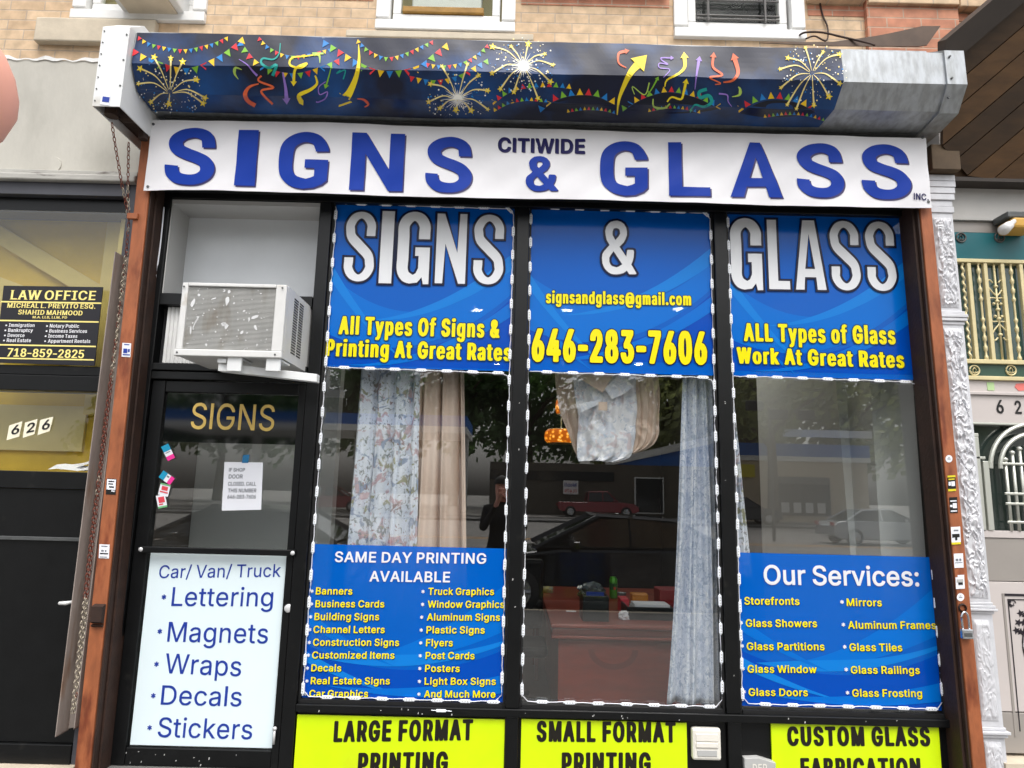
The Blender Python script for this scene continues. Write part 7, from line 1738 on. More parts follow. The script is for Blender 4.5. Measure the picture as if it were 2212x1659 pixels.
# brown block above the pilaster
tag(MB().box(2.40, 2.565, -.16, .1, 3.505, 3.66, 0, .004).build('wooden_block', mat('brown weathered block', rgb(92, 76, 58), .8, var=.2), None), 'small brown wooden block above the silver pilaster under the shutter box', 'block')

# timber cladding over the entrance: planks slope up to the right, the face leans out
aw = thing('timber_canopy', (3.0, -0.4, 3.5), 'dark stained plank canopy leaning out over the steel entrance door', 'canopy')
def on_can(u, v, dn=0.0):
    """plane through (y -0.10, z 3.50) leaning out 0.5 m per metre of height"""
    d = _F + _R * ((u - 1106) / FPX) - _U * ((v - 829.5) / FPX)
    k = 0.5
    n = Vector((0, 1, k)).normalized()
    tt = (Vector((0, -0.10, 3.50)) - CAM).dot(n) / d.dot(n)
    return CAM + d * tt - n * dn
mb = MB()
# planks as strips parallel to the upper left edge
e0, e1 = Vector((2030, 122)), Vector((2330, -133))
dirv = (e1 - e0).normalized()
nrm = Vector((-dirv.y, dirv.x))
e0 = e0 - dirv * 120
nplank, wpl = 9, 42
def band(o0, o1, y0, y1, mi, mbx, lo_clip=387.0):
    """strip between two offsets from the edge, cut at the horizontal foot"""
    a, b = e0 + nrm * o0, e1 + dirv * 260 + nrm * o0
    c, d = e1 + dirv * 260 + nrm * o1, e0 + nrm * o1
    def cut(p, q):
        if p.y > lo_clip:
            k = (p.y - lo_clip) / (p.y - q.y)
            return p + (q - p) * k
        return p
    a2, d2 = cut(a, b), cut(d, c)
    if a2.x < 2037: a2 = a + (b - a) * ((2037 - a.x) / (b.x - a.x)) if a.x < 2037 else a2
    if d2.x < 2037 and o1 > 0: d2 = d + (c - d) * ((2037 - d.x) / (c.x - d.x)) if d.x < 2037 else d2
    pts = [a2, b, c, d2]
    f = [on_can(q.x, q.y, y0) for q in (pts[3], pts[2], pts[1], pts[0])]
    g = [on_can(q.x, q.y, y1) for q in (pts[3], pts[2], pts[1], pts[0])]
    mbx.hexa(f, g, mi)
def plank_mat(i):
    r_ = random.Random(i * 7 + 1)
    k = r_.uniform(.58, .92)
    return mat('stained plank', rgb(96 * k, 68 * k, 38 * k), 0.5, var=.35, vscale=7, stretch=(.7, .7, 2.4), bump=.12, bscale=30)
PM = [plank_mat(i) for i in range(4)]
for k in range(1, 11):
    band(26 + (k - 1) * wpl, 26 + k * wpl - 2.2, 0.0, -.025, k % 4, mb)
bp_ = [on_can(*q, -.027) for q in ((2037, 130), (2037, 388), (2420, 388), (2420, -200))]
mb.add(bp_, [(0, 1, 2, 3)], 2)
mb.build('planks', PM, aw)
mb = MB()
band(-22, 25, 0.03, -.05, 0, mb)
mb.build('edge_rail', M['wood_rail'], aw)
mb = MB()
a, b_ = on_can(2037, 389), on_can(2400, 389)
mb.box(a.x, b_.x + 1, -.095, .0, a.z - .005, a.z + .02)
mb.build('foot_batten', M['wood_rail'], aw)

# greige steel door with brass grille
gd = thing('steel_door', (3.0, 0.0, 0.3), 'greige steel entrance door with teal bands, brass bars and arched steel grille', 'door')
DX0, DX1 = 2.575, 3.6
mb = MB()
mb.box(DX0, DX1, .0, .1, 3.02, 3.19, 0)
mb.build('teal_band', M['teal'], gd)
MB().box(DX0, DX1, .03, .1, 2.42, 3.0, 0).build('grille_glass', mat('green tinted glass', rgb(70, 96, 92), .08, spec=.8, var=.1, vscale=1.5), gd)
MB().box(DX0, DX1, .0, .1, 2.325, 2.395, 0).build('green_band', M['teal_dark'], gd)
mb = MB()
for z0, z1 in ((3.0, 3.022), (2.395, 2.42), (2.30, 2.323)):
    mb.box(DX0, DX1, -.018, .1, z0, z1, 0, .003)
mb.build('brass_rail', M['brass'], gd)
mb = MB()
for u0, u1 in ((2093, 2125), (2128, 2162), (2165, 2200), (2205, 2235), (2240, 2260), (2280, 2300), (2318, 2330), (2356, 2360)):
    a = at(u0, 570, -.01)
    x = a.x
    mb.box(x - .011, x + .011, -.012, .012, 2.42, 3.0, 0, .003)
mb.build('grille_bar', M['brass'], gd)
mb = MB()
def twisted(x, kind):
    n = 60
    pts, rr = [], []
    for i in range(n + 1):
        z = 2.42 + .58 * i / n
        if kind == 0:
            pts.append((x + .004 * math.sin(i * 1.3), .0 + .004 * math.cos(i * 1.3), z)); rr.append(.0075)
        else:
            pts.append((x, 0, z)); rr.append(.006 + (.005 if i % 6 < 3 and (i < 26 or i > 36) else 0))
    mb.tube(pts, rr, 0, 8)
c = [at(u, 570, 0).x for u in (2078, 2112, 2146, 2182, 2222, 2262, 2300, 2338)]
twisted(c[0], 0); twisted(c[1], 1); twisted(c[3], 1)
for q in c[4:]: twisted(q, 0)
mb.tube([(c[2], 0, 2.42), (c[2], 0, 3.0)], .006)
mb.build('baluster', M['brass'], gd, True)
mb = MB()
def curl(cx, cz, s, fl):
    pts = [(cx, 0, cz), (cx + .03 * s, 0, cz + .035 * fl), (cx + .052 * s, 0, cz + .075 * fl), (cx + .035 * s, 0, cz + .10 * fl), (cx + .016 * s, 0, cz + .082 * fl)]
    mb.tube(spline(pts, 4), .0045, 0, 6)
for s in (-1, 1):
    curl(c[2], 2.80, s, 1)
    curl(c[2], 2.635, s, -1)
    pts = [(c[2] + .008 * s, 0, 2.79), (c[2] + .045 * s, 0, 2.785), (c[2] + .052 * s, 0, 2.72), (c[2] + .045 * s, 0, 2.655), (c[2] + .008 * s, 0, 2.65)]
    mb.tube(spline(pts, 4), .0045, 0, 6)
for z in (2.86, 2.77, 2.72, 2.665, 2.57):
    mb.lathe([(.002, -.012), (.011, -.006), (.013, 0), (.011, .006), (.002, .012)], (c[2], 0, z), 'Z', 12)
for s in (-1, 1):
    for z in (2.755, 2.68):
        mb.lathe([(.002, -.009), (.008, -.004), (.009, 0), (.008, .004), (.002, .009)], (c[2] + .02 * s, 0, z), 'Z', 10)
mb.build('scroll', M['brass'], gd, True)
for u, v, mn in ((2076, 513, 'dark'), (2159, 513, 'dark'), (2105, 800, 'brass'), (2184, 800, 'brass'), (2242, 514, 'dark'), (2263, 801, 'brass'), (2325, 514, 'dark'), (2342, 801, 'brass')):
    q = at(u, v, -.004)
    mb = MB()
    ring = [(q.x + .028 * math.cos(2 * PI * k / 24), -.004, q.z + .028 * math.sin(2 * PI * k / 24)) for k in range(25)]
    mb.tube(ring, .0045, 0, 6, False)
    leaf = [(q.x, -.004, q.z + .018), (q.x + .010, -.004, q.z + .002), (q.x + .004, -.004, q.z - .013), (q.x - .004, -.004, q.z - .013), (q.x - .010, -.004, q.z + .002), (q.x, -.004, q.z + .018)]
    mb.tube(leaf, .0032, 0, 5, False)
    mb.tube([(q.x - .02, -.004, q.z - .008), (q.x, -.004, q.z - .018), (q.x + .02, -.004, q.z - .008)], .003, 0, 5)
    mb.build('rosette', M['brass'] if mn == 'brass' else M['iron'], gd, True)
mb = MB()
mb.box(DX0, DX1, .0, .1, 2.235, 2.298)
mb.box(DX0, DX1, -.015, .1, 2.215, 2.233, 0, .003)
mb.box(DX0 + .01, DX1, .0, .1, 2.06, 2.213)
mb.box(DX0 - .01, DX0 + .012, -.012, .1, .31, 2.212, 0, .003)
mb.build('transom_panel', M['door_steel'], gd)
mb = MB()
q0 = at(2140, 833, -.002)
mb.box(q0.x - .02, q0.x + .02, -.003, -.0005, 2.243, 2.29)
mb.build('green_smudge', mat('pale green smudge', rgb(178, 206, 150), .5), gd)
mb = MB()
q0 = at(2200, 833, -.002)
mb.plate([(q0.x - .012, -.003, 2.285), (q0.x - .022, -.003, 2.265), (q0.x + .0, -.003, 2.243), (q0.x + .05, -.003, 2.25), (q0.x + .05, -.003, 2.29)], .002)
mb.build('red_smudge', mat('pale red smudge', rgb(226, 120, 112), .5), gd)
mb = MB()
text(mb, '6', 'reg', (2154, 892), (2168.5, 892.5), 864, -.002, 0, (0, .0018))
text(mb, '2', 'reg', (2194, 893), (2207, 893.5), 866, -.002, 0, (0, .0018))
mb.build('house_numeral', M['st_black'], gd)
MB().box(DX0 + .015, DX1, .05, .1, 1.46, 2.058).build('door_glass', mat('dark door glass', rgb(44, 54, 50), .08, spec=.8), gd)
mb = MB()
mb.box(DX0 + .013, DX1, -.008, .05, 2.045, 2.058, 0, .003)
mb.box(DX0 + .013, DX0 + .06, -.008, .05, 1.975, 1.995, 0, .003)
mb.box(DX0 + .035, DX0 + .06, -.006, .05, 1.46, 1.975, 0, .003)
mb.box(DX0 + .073, DX0 + .105, -.006, .05, 1.46, 1.84, 0, .003)
mb.box(DX0 + .013, DX0 + .09, -.006, .05, 1.85, 1.865, 0, .003)
C0 = at(2235, 960, 0)
for r0, zc in ((.26, 1.80), (.205, 1.80)):
    pts = [(C0.x + r0 * math.cos(a), .0, zc + r0 * .98 * math.sin(a)) for a in [PI * k / 24 for k in range(25)]]
    mb.tube(pts, .012, 0, 8)
mb.build('grille_frame', M['steel_bar'], gd)
mb = MB()
for k in range(9):
    x = C0.x - .175 + k * .043
    zt_ = 1.79 + .19 * math.sqrt(max(.05, 1 - ((x - C0.x) / .215) ** 2)) - .06
    mb.tube([(x, .0, 1.46), (x, .0, zt_)], .0085, 0, 8)
    mb.lathe([(.002, -.014), (.012, -.006), (.014, 0), (.012, .008), (.002, .014)], (x, 0, zt_ + .01), 'Z', 12)
for z in (1.82, 1.655, 1.60, 1.50):
    mb.box(C0.x - .2, DX1, -.012, -.002, z, z + .014, 0, .003)
mb.build('grille_bars', M['steel_bar'], gd, True)
mb = MB()
mb.box(DX0 + .013, DX1, .0, .1, 1.42, 1.458, 0, .003)
mb.box(DX0 + .013, DX1, .004, .1, .52, 1.185, 0, .003)
mb.build('lower_panel', M['door_steel'], gd)
MB().box(DX0 + .013, DX1, .006, .1, 1.188, 1.418, 0, .003).build('mid_panel', M['door_dark'], gd)
MB().box(DX0 + .013, DX1, .003, .1, .315, .515, 0, .003).build('kick_panel', M['door_dark'], gd)
mb = MB()
fx0, fz1, fz0 = at(2165, 1284, 0).x, at(2165, 1282, 0).z, at(2190, 1592, 0).z
for o, t_ in ((0, .012), (.028, .004)):
    mb.box(fx0 + o, fx0 + o + t_, .0, .0036, fz0 + o, fz1 - o, 1 if o == 0 else 0)
    mb.box(fx0 + o, DX1, .0004, .0034, fz1 - o - t_, fz1 - o, 0)
for k in range(3):
    a = Vector((fx0 + .05, 0, fz1 - .05))
    pts = [(a.x + (.02 - .005 * k) * math.cos(q * .5 + k), .001, a.z + (.02 - .005 * k) * math.sin(q * .5 + k)) for q in range(10)]
    mb.tube(pts, .002, 0, 5)
for k, (du, dv) in enumerate(((2205, 1325), (2212, 1345), (2205, 1365), (2200, 1345), (2215, 1330), (2196, 1362))):
    q = at(du, dv, .002)
    pts = [(q.x + (.022 if i % 2 else .010) * math.cos(i * PI / 5 + k), .002, q.z + (.022 if i % 2 else .010) * math.sin(i * PI / 5 + k)) for i in range(10)]
    mb.plate(pts, .0015)
q = at(2212, 1340, .002)
mb.tube(spline([(q.x + .01, .002, q.z), (q.x - .02, .002, q.z - .14), (q.x + .02, .002, q.z - .30), (q.x, .002, q.z - .42)], 6), .004, 0, 5)
mb.build('etched_print', [M['floral_black'], M['door_dark']], gd)
# flood lamp
fl = thing('flood_lamp', (3.0, -0.12, 3.2), 'yellow and grey twin spot lamp with white reflector above the steel door', 'lamp')
q = at(2196, 478, -.12)
mb = MB()
mb.box(q.x - .03, q.x + .12, -.14, .0, q.z - .045, q.z + .02, 0, .015)
mb.build('lamp_body', mat('yellow lamp plastic', rgb(206, 160, 70), .5), fl)
MB().box(q.x - .045, q.x + .13, -.12, .01, q.z + .022, q.z + .065, 0, .01).build('mount', M['galv_dark'], fl)
a, b_ = Vector(at(2190, 478, -.16)), Vector(at(2168, 497, -.22))
mb = MB().tube([a, a.lerp(b_, .35), a.lerp(b_, .45), b_], [.013, .015, .024, .030], 0, 18)
mb.build('spot_head', M['win_white'], fl, True)

# scrap sheet and wires on top of the shutter box
p = [on for on in (at(1640, 92, -.15), at(1800, 90, -.15), at(1890, 78, -.15), at(1940, 68, -.15), at(1993, 56, -.15), at(2030, 54, -.15), at(2003, 97, -.15), at(1985, 100, -.15), at(1800, 99, -.15))]
p[5] = at(2032, 56, -.15)
tag(MB().plate([tuple(q) for q in p][::-1], .006).build('metal_scrap', mat('bent brown sheet', rgb(74, 60, 50), .4, .5, var=.25), None), 'curved pointed scrap of dark sheet metal on top of the shutter box', 'scrap')
mb = MB()
mb.tube(spline([at(1727, 76, -.03), at(1740, 70, -.06), at(1775, 70, -.10), at(1820, 80, -.14), at(1872, 92, -.18), at(1890, 98, -.2)], 6), .006, 0, 6)
mb.tube(spline([at(1740, 84, -.03), at(1760, 78, -.05), at(1785, 88, -.06), at(1788, 60, -.02), at(1778, 35, -.01), at(1770, 0, -.01), at(1765, -40, -.01)], 6), .005, 0, 6)
tag(mb.build('black_cable', M['rust_dark'], None, True), 'loose dark cables curling on the brick right of the barred window', 'cable')
# ================================================================== inside the shop
ro = thing('shop_interior', (0.2, 3, 0), 'dim shop room behind the windows with white right hand wall', 'room')
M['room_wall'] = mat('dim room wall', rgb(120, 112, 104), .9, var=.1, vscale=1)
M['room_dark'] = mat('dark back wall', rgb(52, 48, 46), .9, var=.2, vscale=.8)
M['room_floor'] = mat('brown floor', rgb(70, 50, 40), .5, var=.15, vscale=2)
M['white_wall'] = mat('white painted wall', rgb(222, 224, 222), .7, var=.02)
MB().box(-2.1, 2.36, .08, 6.5, .0, .08).build('room_floor', M['room_floor'], ro)
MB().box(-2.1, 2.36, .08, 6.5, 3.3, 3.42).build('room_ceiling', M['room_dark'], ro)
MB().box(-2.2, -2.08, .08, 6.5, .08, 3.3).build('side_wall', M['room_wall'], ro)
MB().box(2.215, 2.555, .31, 2.2, .08, 3.3).build('white_wall', M['white_wall'], ro)
MB().hexa([(2.19, .6, .9), (2.24, .6, .9), (2.214, .6, 2.9), (2.13, .6, 2.9)], [(2.19, .7, .9), (2.24, .7, .9), (2.214, .7, 2.9), (2.13, .7, 2.9)]).build('wall_pier', M['white_wall'], ro)
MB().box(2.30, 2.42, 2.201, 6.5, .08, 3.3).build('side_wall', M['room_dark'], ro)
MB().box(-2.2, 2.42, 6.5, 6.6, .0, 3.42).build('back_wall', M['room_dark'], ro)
MB().box(-2.075, -1.16, .7, .8, .08, 2.9).build('partition', M['white_wall'], ro)

def pattern_mat(name, base, cols, scale, thr, trans=0.25):
    m = mat(name, base, .85)
    n, l = m.node_tree.nodes, m.node_tree.links
    b = n['Principled BSDF']
    tc = n.new('ShaderNodeTexCoord')
    prev = None
    for k, (c, sc, th) in enumerate(cols):
        mp = n.new('ShaderNodeMapping')
        mp.inputs['Location'].default_value = (k * 3.1, k * 1.7, k * 2.3)
        l.new(tc.outputs['Object'], mp.inputs[0])
        nz = n.new('ShaderNodeTexNoise')
        nz.inputs['Scale'].default_value = sc
        nz.inputs['Detail'].default_value = 3
        nz.inputs['Distortion'].default_value = 1.6
        l.new(mp.outputs[0], nz.inputs[0])
        rp = n.new('ShaderNodeMapRange')
        rp.inputs[1].default_value = th
        rp.inputs[2].default_value = th + .035
        l.new(nz.outputs[0], rp.inputs[0])
        mx = n.new('ShaderNodeMix')
        mx.data_type = 'RGBA'
        if prev is None: mx.inputs[6].default_value = base
        else: l.new(prev, mx.inputs[6])
        mx.inputs[7].default_value = c
        l.new(rp.outputs[0], mx.inputs[0])
        prev = mx.outputs[2]
    l.new(prev, b.inputs['Base Color'])
    return m
M['floral'] = pattern_mat('floral curtain cloth', rgb(222, 228, 240), [(rgb(196, 172, 180), 6.5, .575), (rgb(164, 164, 140), 10, .60), (rgb(156, 168, 192), 7, .575), (rgb(160, 140, 142), 19, .63), (rgb(146, 152, 156), 24, .60)], 10, .5)
M['pale_floral'] = pattern_mat('pale blue floral cloth', rgb(236, 236, 242), [(rgb(214, 218, 230), 12, .50), (rgb(216, 204, 210), 10, .60), (rgb(184, 196, 214), 30, .62)], 10, .5)
M['blue_cloth'] = pattern_mat('blue grey patterned cloth', rgb(206, 213, 228), [(rgb(222, 226, 236), 14, .50), (rgb(180, 190, 210), 22, .56), (rgb(166, 178, 200), 40, .60)], 10, .5)
M['beige_cloth'] = mat('beige curtain cloth', rgb(212, 190, 176), .8, var=.05, vscale=6, sheen=.2)
def curtain(name, label, edge_l, edge_r, zt, zb, Y, folds, amp, m, seed=0, pinch=None):
    """edge functions give the x of each side by height fraction (0 top, 1 foot)"""
    rn = random.Random(seed)
    ph = [rn.uniform(0, 6) for _ in range(4)]
    def fn(u, v):
        x = edge_l(v) + (edge_r(v) - edge_l(v)) * u
        z = zt + (zb - zt) * v
        a = amp * (0.55 + .45 * v)
        y = Y - 1.7 * a * abs(math.sin(u * folds * PI + ph[0] + .3 * math.sin(v * 3 + ph[1]))) ** .6 - a * .35 * math.sin(u * folds * 4.3 * PI + ph[2] + v * 2) - .3 * a * math.sin(u * folds * 1.1 * PI + v * 6 + ph[3])
        return (x + .3 * a * math.cos(u * folds * 2 * PI + ph[0]), y, z)
    mb = MB().grid(fn, 110, 50)
    o = mb.build(name, m, None, True)
    sol = o.modifiers.new('cloth thickness', 'SOLIDIFY')
    sol.thickness = .002
    return tag(o, label, 'curtain')
CY = .16
def X(u, v, Y=CY): return at(u, v, Y).x
def Zz(v, Y=CY, u=1000): return at(u, v, Y).z
t0, t1 = at(782, 780, CY), at(752, 1200, CY)
curtain('floral_curtain', 'white curtain with red and blue flowers in the left window', lambda q: X(782, 800) + (X(740, 1330) - X(782, 800)) * q, lambda q: X(912, 800) + (X(905, 1330) - X(912, 800)) * q, Zz(770), Zz(1340), CY, 3.4, .038, M['floral'], 1)
curtain('beige_curtain', 'plain beige curtain hanging right of the floral one in the left window', lambda q: X(905, 800) + (X(880, 1330) - X(905, 800)) * q, lambda q: X(1004, 800) + (X(1018, 1330) - X(1004, 800)) * q, Zz(770), Zz(1340), CY + .03, 2.6, .055, M['beige_cloth'], 2)
CY2 = .12
curtain('blue_curtain', 'blue grey patterned curtain at the right side of the middle window', lambda q: X(1472, 810, CY2) + (X(1446, 1500, CY2) - X(1472, 810, CY2)) * q - .03 * q * q * q, lambda q: X(1537, 810, CY2) + (X(1578, 1500, CY2) - X(1537, 810, CY2)) * q, Zz(780, CY2), at(1500, 1516, CY2).z, CY2, 3.0, .040, M['blue_cloth'], 3)
curtain('pale_curtain', 'narrow strip of pale floral curtain at left edge of the right window', lambda q: X(1578, 900, CY2), lambda q: X(1586, 900, CY2) + .075 * q, Zz(860, CY2, 1580), Zz(1250, CY2, 1600), CY2, 1.5, .012, M['floral'], 4)
# the bundle pinned up in the middle window
bu = thing('curtain_bundle', (0.5, .16, 2.2), 'pale floral and beige curtain folded up and pinned in the middle window', 'curtain')
BYY = .15
outl = [(1204, 795), (1206, 850), (1216, 905), (1232, 945), (1248, 985), (1247, 998), (1262, 999)]
def pleat(us, Y, m, name, seed, nv=30, bulge=.03, creases=3):
    """surface between a left and a right outline given as (u_left, u_right, v)"""
    rn = random.Random(seed)
    p0 = rn.uniform(0, 6)
    rows = spline(us, 12)
    n = len(rows) - 1
    def fn(a, b):
        r_ = rows[min(n, int(round(b * n)))]
        q = at(r_[0] + (r_[1] - r_[0]) * a, r_[2], Y)
        y = Y - bulge * math.sin(a * PI) - .010 * math.sin(a * creases * 2 * PI + p0 + b * 1.5) - .004 * math.sin(a * creases * 5 * PI + b * 5)
        nz = noise.noise(Vector((q.x * 9 + seed, q.z * 7, seed * 2.3)))
        n2 = abs(noise.noise(Vector((q.x * 14 + q.z * 8 + seed, q.z * 10 - q.x * 5, seed))))
        y -= .014 * nz - .020 * n2
        return (q.x + .010 * nz * math.sin(b * PI), y, q.z + .008 * nz * b)
    mb = MB().grid(fn, 60, n)
    o = mb.build(name, m, bu, True)
    s_ = o.modifiers.new('cloth thickness', 'SOLIDIFY')
    s_.thickness = .003
    return o
pleat([(1200, 1290, 790), (1202, 1295, 840), (1212, 1300, 890), (1228, 1300, 940), (1246, 1300, 985)], BYY + .05, M['beige_cloth'], 'beige_fold', 1)
pleat([(1340, 1420, 790), (1345, 1424, 840), (1350, 1425, 900), (1352, 1422, 940), (1356, 1405, 965), (1358, 1370, 978)], BYY + .04, M['beige_cloth'], 'beige_fold', 2, creases=4)
pleat([(1236, 1372, 795), (1240, 1374, 840), (1246, 1374, 900), (1248, 1370, 950), (1247, 1362, 985), (1250, 1330, 997)], BYY, M['pale_floral'], 'floral_fold', 3)
mb = MB()
mb.plate([tuple(at(*q, BYY - .068)) for q in ((1232, 806), (1302, 848), (1330, 800))], .004)
mb.build('folded_corner', M['beige_cloth'], bu)
mb = MB()
mb.plate([tuple(at(*q, BYY - .064)) for q in ((1306, 840), (1322, 862), (1344, 853), (1368, 835), (1340, 806))], .004)
mb.plate([tuple(at(*q, BYY - .060)) for q in ((1250, 873), (1256, 890), (1290, 875), (1300, 862))], .004)
mb.build('folded_corner', M['pale_floral'], bu)
mb = MB()
mb.plate([tuple(at(*q, BYY - .074)) for q in ((1293, 868), (1293, 886), (1312, 887), (1312, 868))], .002)
mb.build('pin_tag', M['beige_cloth'], bu)
# glowing crystal lamps
M['lamp_glow'] = None
m = bpy.data.materials.new('lit amber crystal')
m.use_nodes = True
n_, l_ = m.node_tree.nodes, m.node_tree.links
b_ = n_['Principled BSDF']
vo = n_.new('ShaderNodeTexVoronoi'); vo.inputs['Scale'].default_value = 26
tc_ = n_.new('ShaderNodeTexCoord'); l_.new(tc_.outputs['Object'], vo.inputs[0])
cr = n_.new('ShaderNodeValToRGB')
cr.color_ramp.elements[0].position = .0; cr.color_ramp.elements[0].color = rgb(255, 226, 150)
cr.color_ramp.elements[1].position = .5; cr.color_ramp.elements[1].color = rgb(150, 70, 8)
e_ = cr.color_ramp.elements.new(.24); e_.color = rgb(236, 150, 40)
l_.new(vo.outputs[0], cr.inputs[0]); l_.new(cr.outputs[0], b_.inputs['Emission Color']); l_.new(cr.outputs[0], b_.inputs['Base Color'])
b_.inputs['Emission Strength'].default_value = 1.0
M['lamp_glow'] = m
for lab, u, v, rw, hh, Y in (('long oval crystal lamp glowing amber, the lower one left of the bundle', 1212, 943, .16, .13, 2.6), ('small drum crystal lamp glowing amber, half hidden behind the bundle', 1216, 879, .075, .15, 2.9)):
    q = at(u, v, Y)
    t_ = thing('crystal_lamp', q, lab, 'lamp')
    k = rw
    MB().lathe([(k * .78, -hh / 2), (k * .95, -hh / 3), (k, 0), (k * .95, hh / 3), (k * .78, hh / 2)], q, 'Z', 28).build('lamp_shade', M['lamp_glow'], t_, False)
    mb = MB()
    for z in (-hh / 2, hh / 2):
        mb.lathe([(k * .80, z - .004), (k * .82, z), (k * .80, z + .004)], q, 'Z', 28)
    mb.tube([(q.x, q.y, q.z + hh / 2), (q.x, q.y, 3.3)], .006)
    mb.build('lamp_hanger', M['brass'], t_)
# small ceiling lamps (they shine through the thin poster vinyl)
M['downlight'] = mat('lit lamp glass', (1, .97, .9, 1), .4, emit=110)
for lab, u, v in (('ceiling downlight nearest the floral curtain, glowing through the left poster', 1030, 668), ('ceiling downlight glowing through the left side of the middle poster', 1225, 668), ('ceiling downlight glowing under the mail address of the middle poster', 1465, 665),
                  ('far ceiling downlight glowing at the foot of the middle poster', 1380, 786), ('far ceiling downlight glowing at the foot of the left poster', 1075, 785)):
    d = _F + _R * ((u - 1106) / FPX) - _U * ((v - 829.5) / FPX)
    q = CAM + d * ((3.29 - CAM_H) / d.z)
    t_ = thing('downlight', q, lab, 'lamp', 'downlights in the shop ceiling')
    MB().lathe([(.055, -.004), (.05, -.012)], q, 'Z', 20).build('lamp_glass', M['downlight'], t_)
    MB().lathe([(.056, .005), (.072, .0), (.072, -.01), (.056, -.012)], q, 'Z', 20, 0, False).build('trim_ring', M['chrome'], t_)
# desk
M['desk_wood'] = mat('red brown desk veneer', rgb(138, 58, 42), .38, var=.18, vscale=3, stretch=(1, 1, 5), spec=.5)
M['desk_dark'] = mat('dark desk band', rgb(104, 44, 34), .3, var=.1)
dk = thing('desk', (0.9, 1.2, .08), 'red brown wooden desk with stepped edge and painted arc reflection in the middle window', 'desk')
DY0 = .80
dl, drr = at(1190, 1348, DY0).x, at(1475, 1350, DY0).x + .25
mb = MB()
mb.box(dl, drr, DY0, 2.6, .735, .762, 0, .008)
mb.build('desk_top', M['desk_wood'], dk)
mb = MB()
mb.box(dl + .01, drr, DY0 + .012, 2.5, .69, .733, 0, .006)
mb.build('edge_band', M['desk_dark'], dk)
mb = MB().box(dl + .004, drr, DY0 + .004, 2.5, .668, .688, 0, .006)
mb.build('edge_lip', M['desk_wood'], dk)
mb = MB()
mb.box(dl + .055, drr - .04, DY0 + .05, DY0 + .09, .085, .667)
mb.box(dl + .06, dl + .10, DY0 + .091, 2.4, .085, .667)
mb.build('front_panel', M['desk_wood'], dk)
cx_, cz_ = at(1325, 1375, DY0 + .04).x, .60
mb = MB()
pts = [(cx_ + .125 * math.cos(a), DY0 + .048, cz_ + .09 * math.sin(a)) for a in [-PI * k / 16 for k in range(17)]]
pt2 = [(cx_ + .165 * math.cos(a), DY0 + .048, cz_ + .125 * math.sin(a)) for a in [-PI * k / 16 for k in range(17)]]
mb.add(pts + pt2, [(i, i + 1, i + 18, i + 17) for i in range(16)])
mb.build('painted_arc', mat('painted arc reflection', rgb(116, 48, 36), .4), dk)  # darker arc paints a reflection onto the front panel
TOP = .7625
def spot(u, v):
    """where the sight line through a photo point meets the desk top"""
    d = _F + _R * ((u - 1106) / FPX) - _U * ((v - 829.5) / FPX)
    t_ = (TOP - CAM_H) / d.z
    return CAM + d * t_
M['tray'] = mat('black plastic tray', rgb(22, 30, 32), .4)
q = spot(1288, 1343)
t_ = thing('file_box', q, 'black box with blue folders standing at the front of the desk', 'file box')
mb = MB()
mb.box(q.x - .09, q.x + .085, q.y, q.y + .012, TOP, TOP + .165, 0, .003)
mb.box(q.x - .09, q.x - .08, q.y + .013, q.y + .22, TOP, TOP + .165)
mb.box(q.x + .075, q.x + .085, q.y + .013, q.y + .22, TOP, TOP + .165)
mb.box(q.x - .079, q.x + .074, q.y + .013, q.y + .22, TOP, TOP + .01)
mb.build('box_body', M['tray'], t_)
mb = MB().box(q.x - .06, q.x + .06, q.y + .06, q.y + .08, TOP + .012, TOP + .182)
mb.build('blue_folder', M['sign_blue'], t_)
q = spot(1405, 1340)
t_ = thing('letter_tray', q, 'low black tray filled with white papers at the right of the desk', 'tray')
mb = MB()
mb.box(q.x - .16, q.x + .16, q.y, q.y + .012, TOP, TOP + .085, 0, .003)
mb.box(q.x - .16, q.x - .15, q.y + .013, q.y + .25, TOP, TOP + .085)
mb.box(q.x + .15, q.x + .16, q.y + .013, q.y + .25, TOP, TOP + .085)
mb.box(q.x - .149, q.x + .149, q.y + .013, q.y + .25, TOP, TOP + .008)
mb.build('tray_body', M['tray'], t_)
mb = MB()
for k in range(5):
    mb.box(q.x - .12 + .005 * k, q.x + .14, q.y + .02, q.y + .23 - .01 * k, TOP + .010 + k * .018, TOP + .026 + k * .018)
mb.build('paper_stack', M['paper'], t_)
tag(MB().box(q.x - .16, q.x - .10, q.y + .26, q.y + .4, TOP, TOP + .10, 0, .004).build('red_box', M['st_red'], None), 'small red box behind the letter tray', 'box')
tag(MB().box(q.x - .07, q.x + .05, q.y + .30, q.y + .40, TOP, TOP + .13, 0, .01).build('snack_bag', mat('orange snack wrapper', rgb(214, 140, 50), .4, bump=.3, bscale=40), None), 'orange snack bag lying behind the letter tray', 'bag')
tag(MB().box(q.x + .12, q.x + .32, q.y + .25, q.y + .45, TOP, TOP + .17, 0, .006).build('red_folder_box', mat('dark red card', rgb(140, 26, 34), .5), None), 'dark red box at the right end of the desk behind the curtain', 'box')
q = spot(1325, 1292)
t_ = thing('drink_can', q, 'tall green drink can standing on the desk', 'can')
MB().lathe([(.027, 0), (.033, .008), (.033, .15), (.026, .165), (.026, .17)], (q.x, q.y, TOP), 'Z', 24, 0).build('can_body', mat('green can paint', rgb(86, 190, 40), .3, .3, var=.25, vscale=22, col2=rgb(40, 120, 40), thr=(.55, .6)), t_, True)
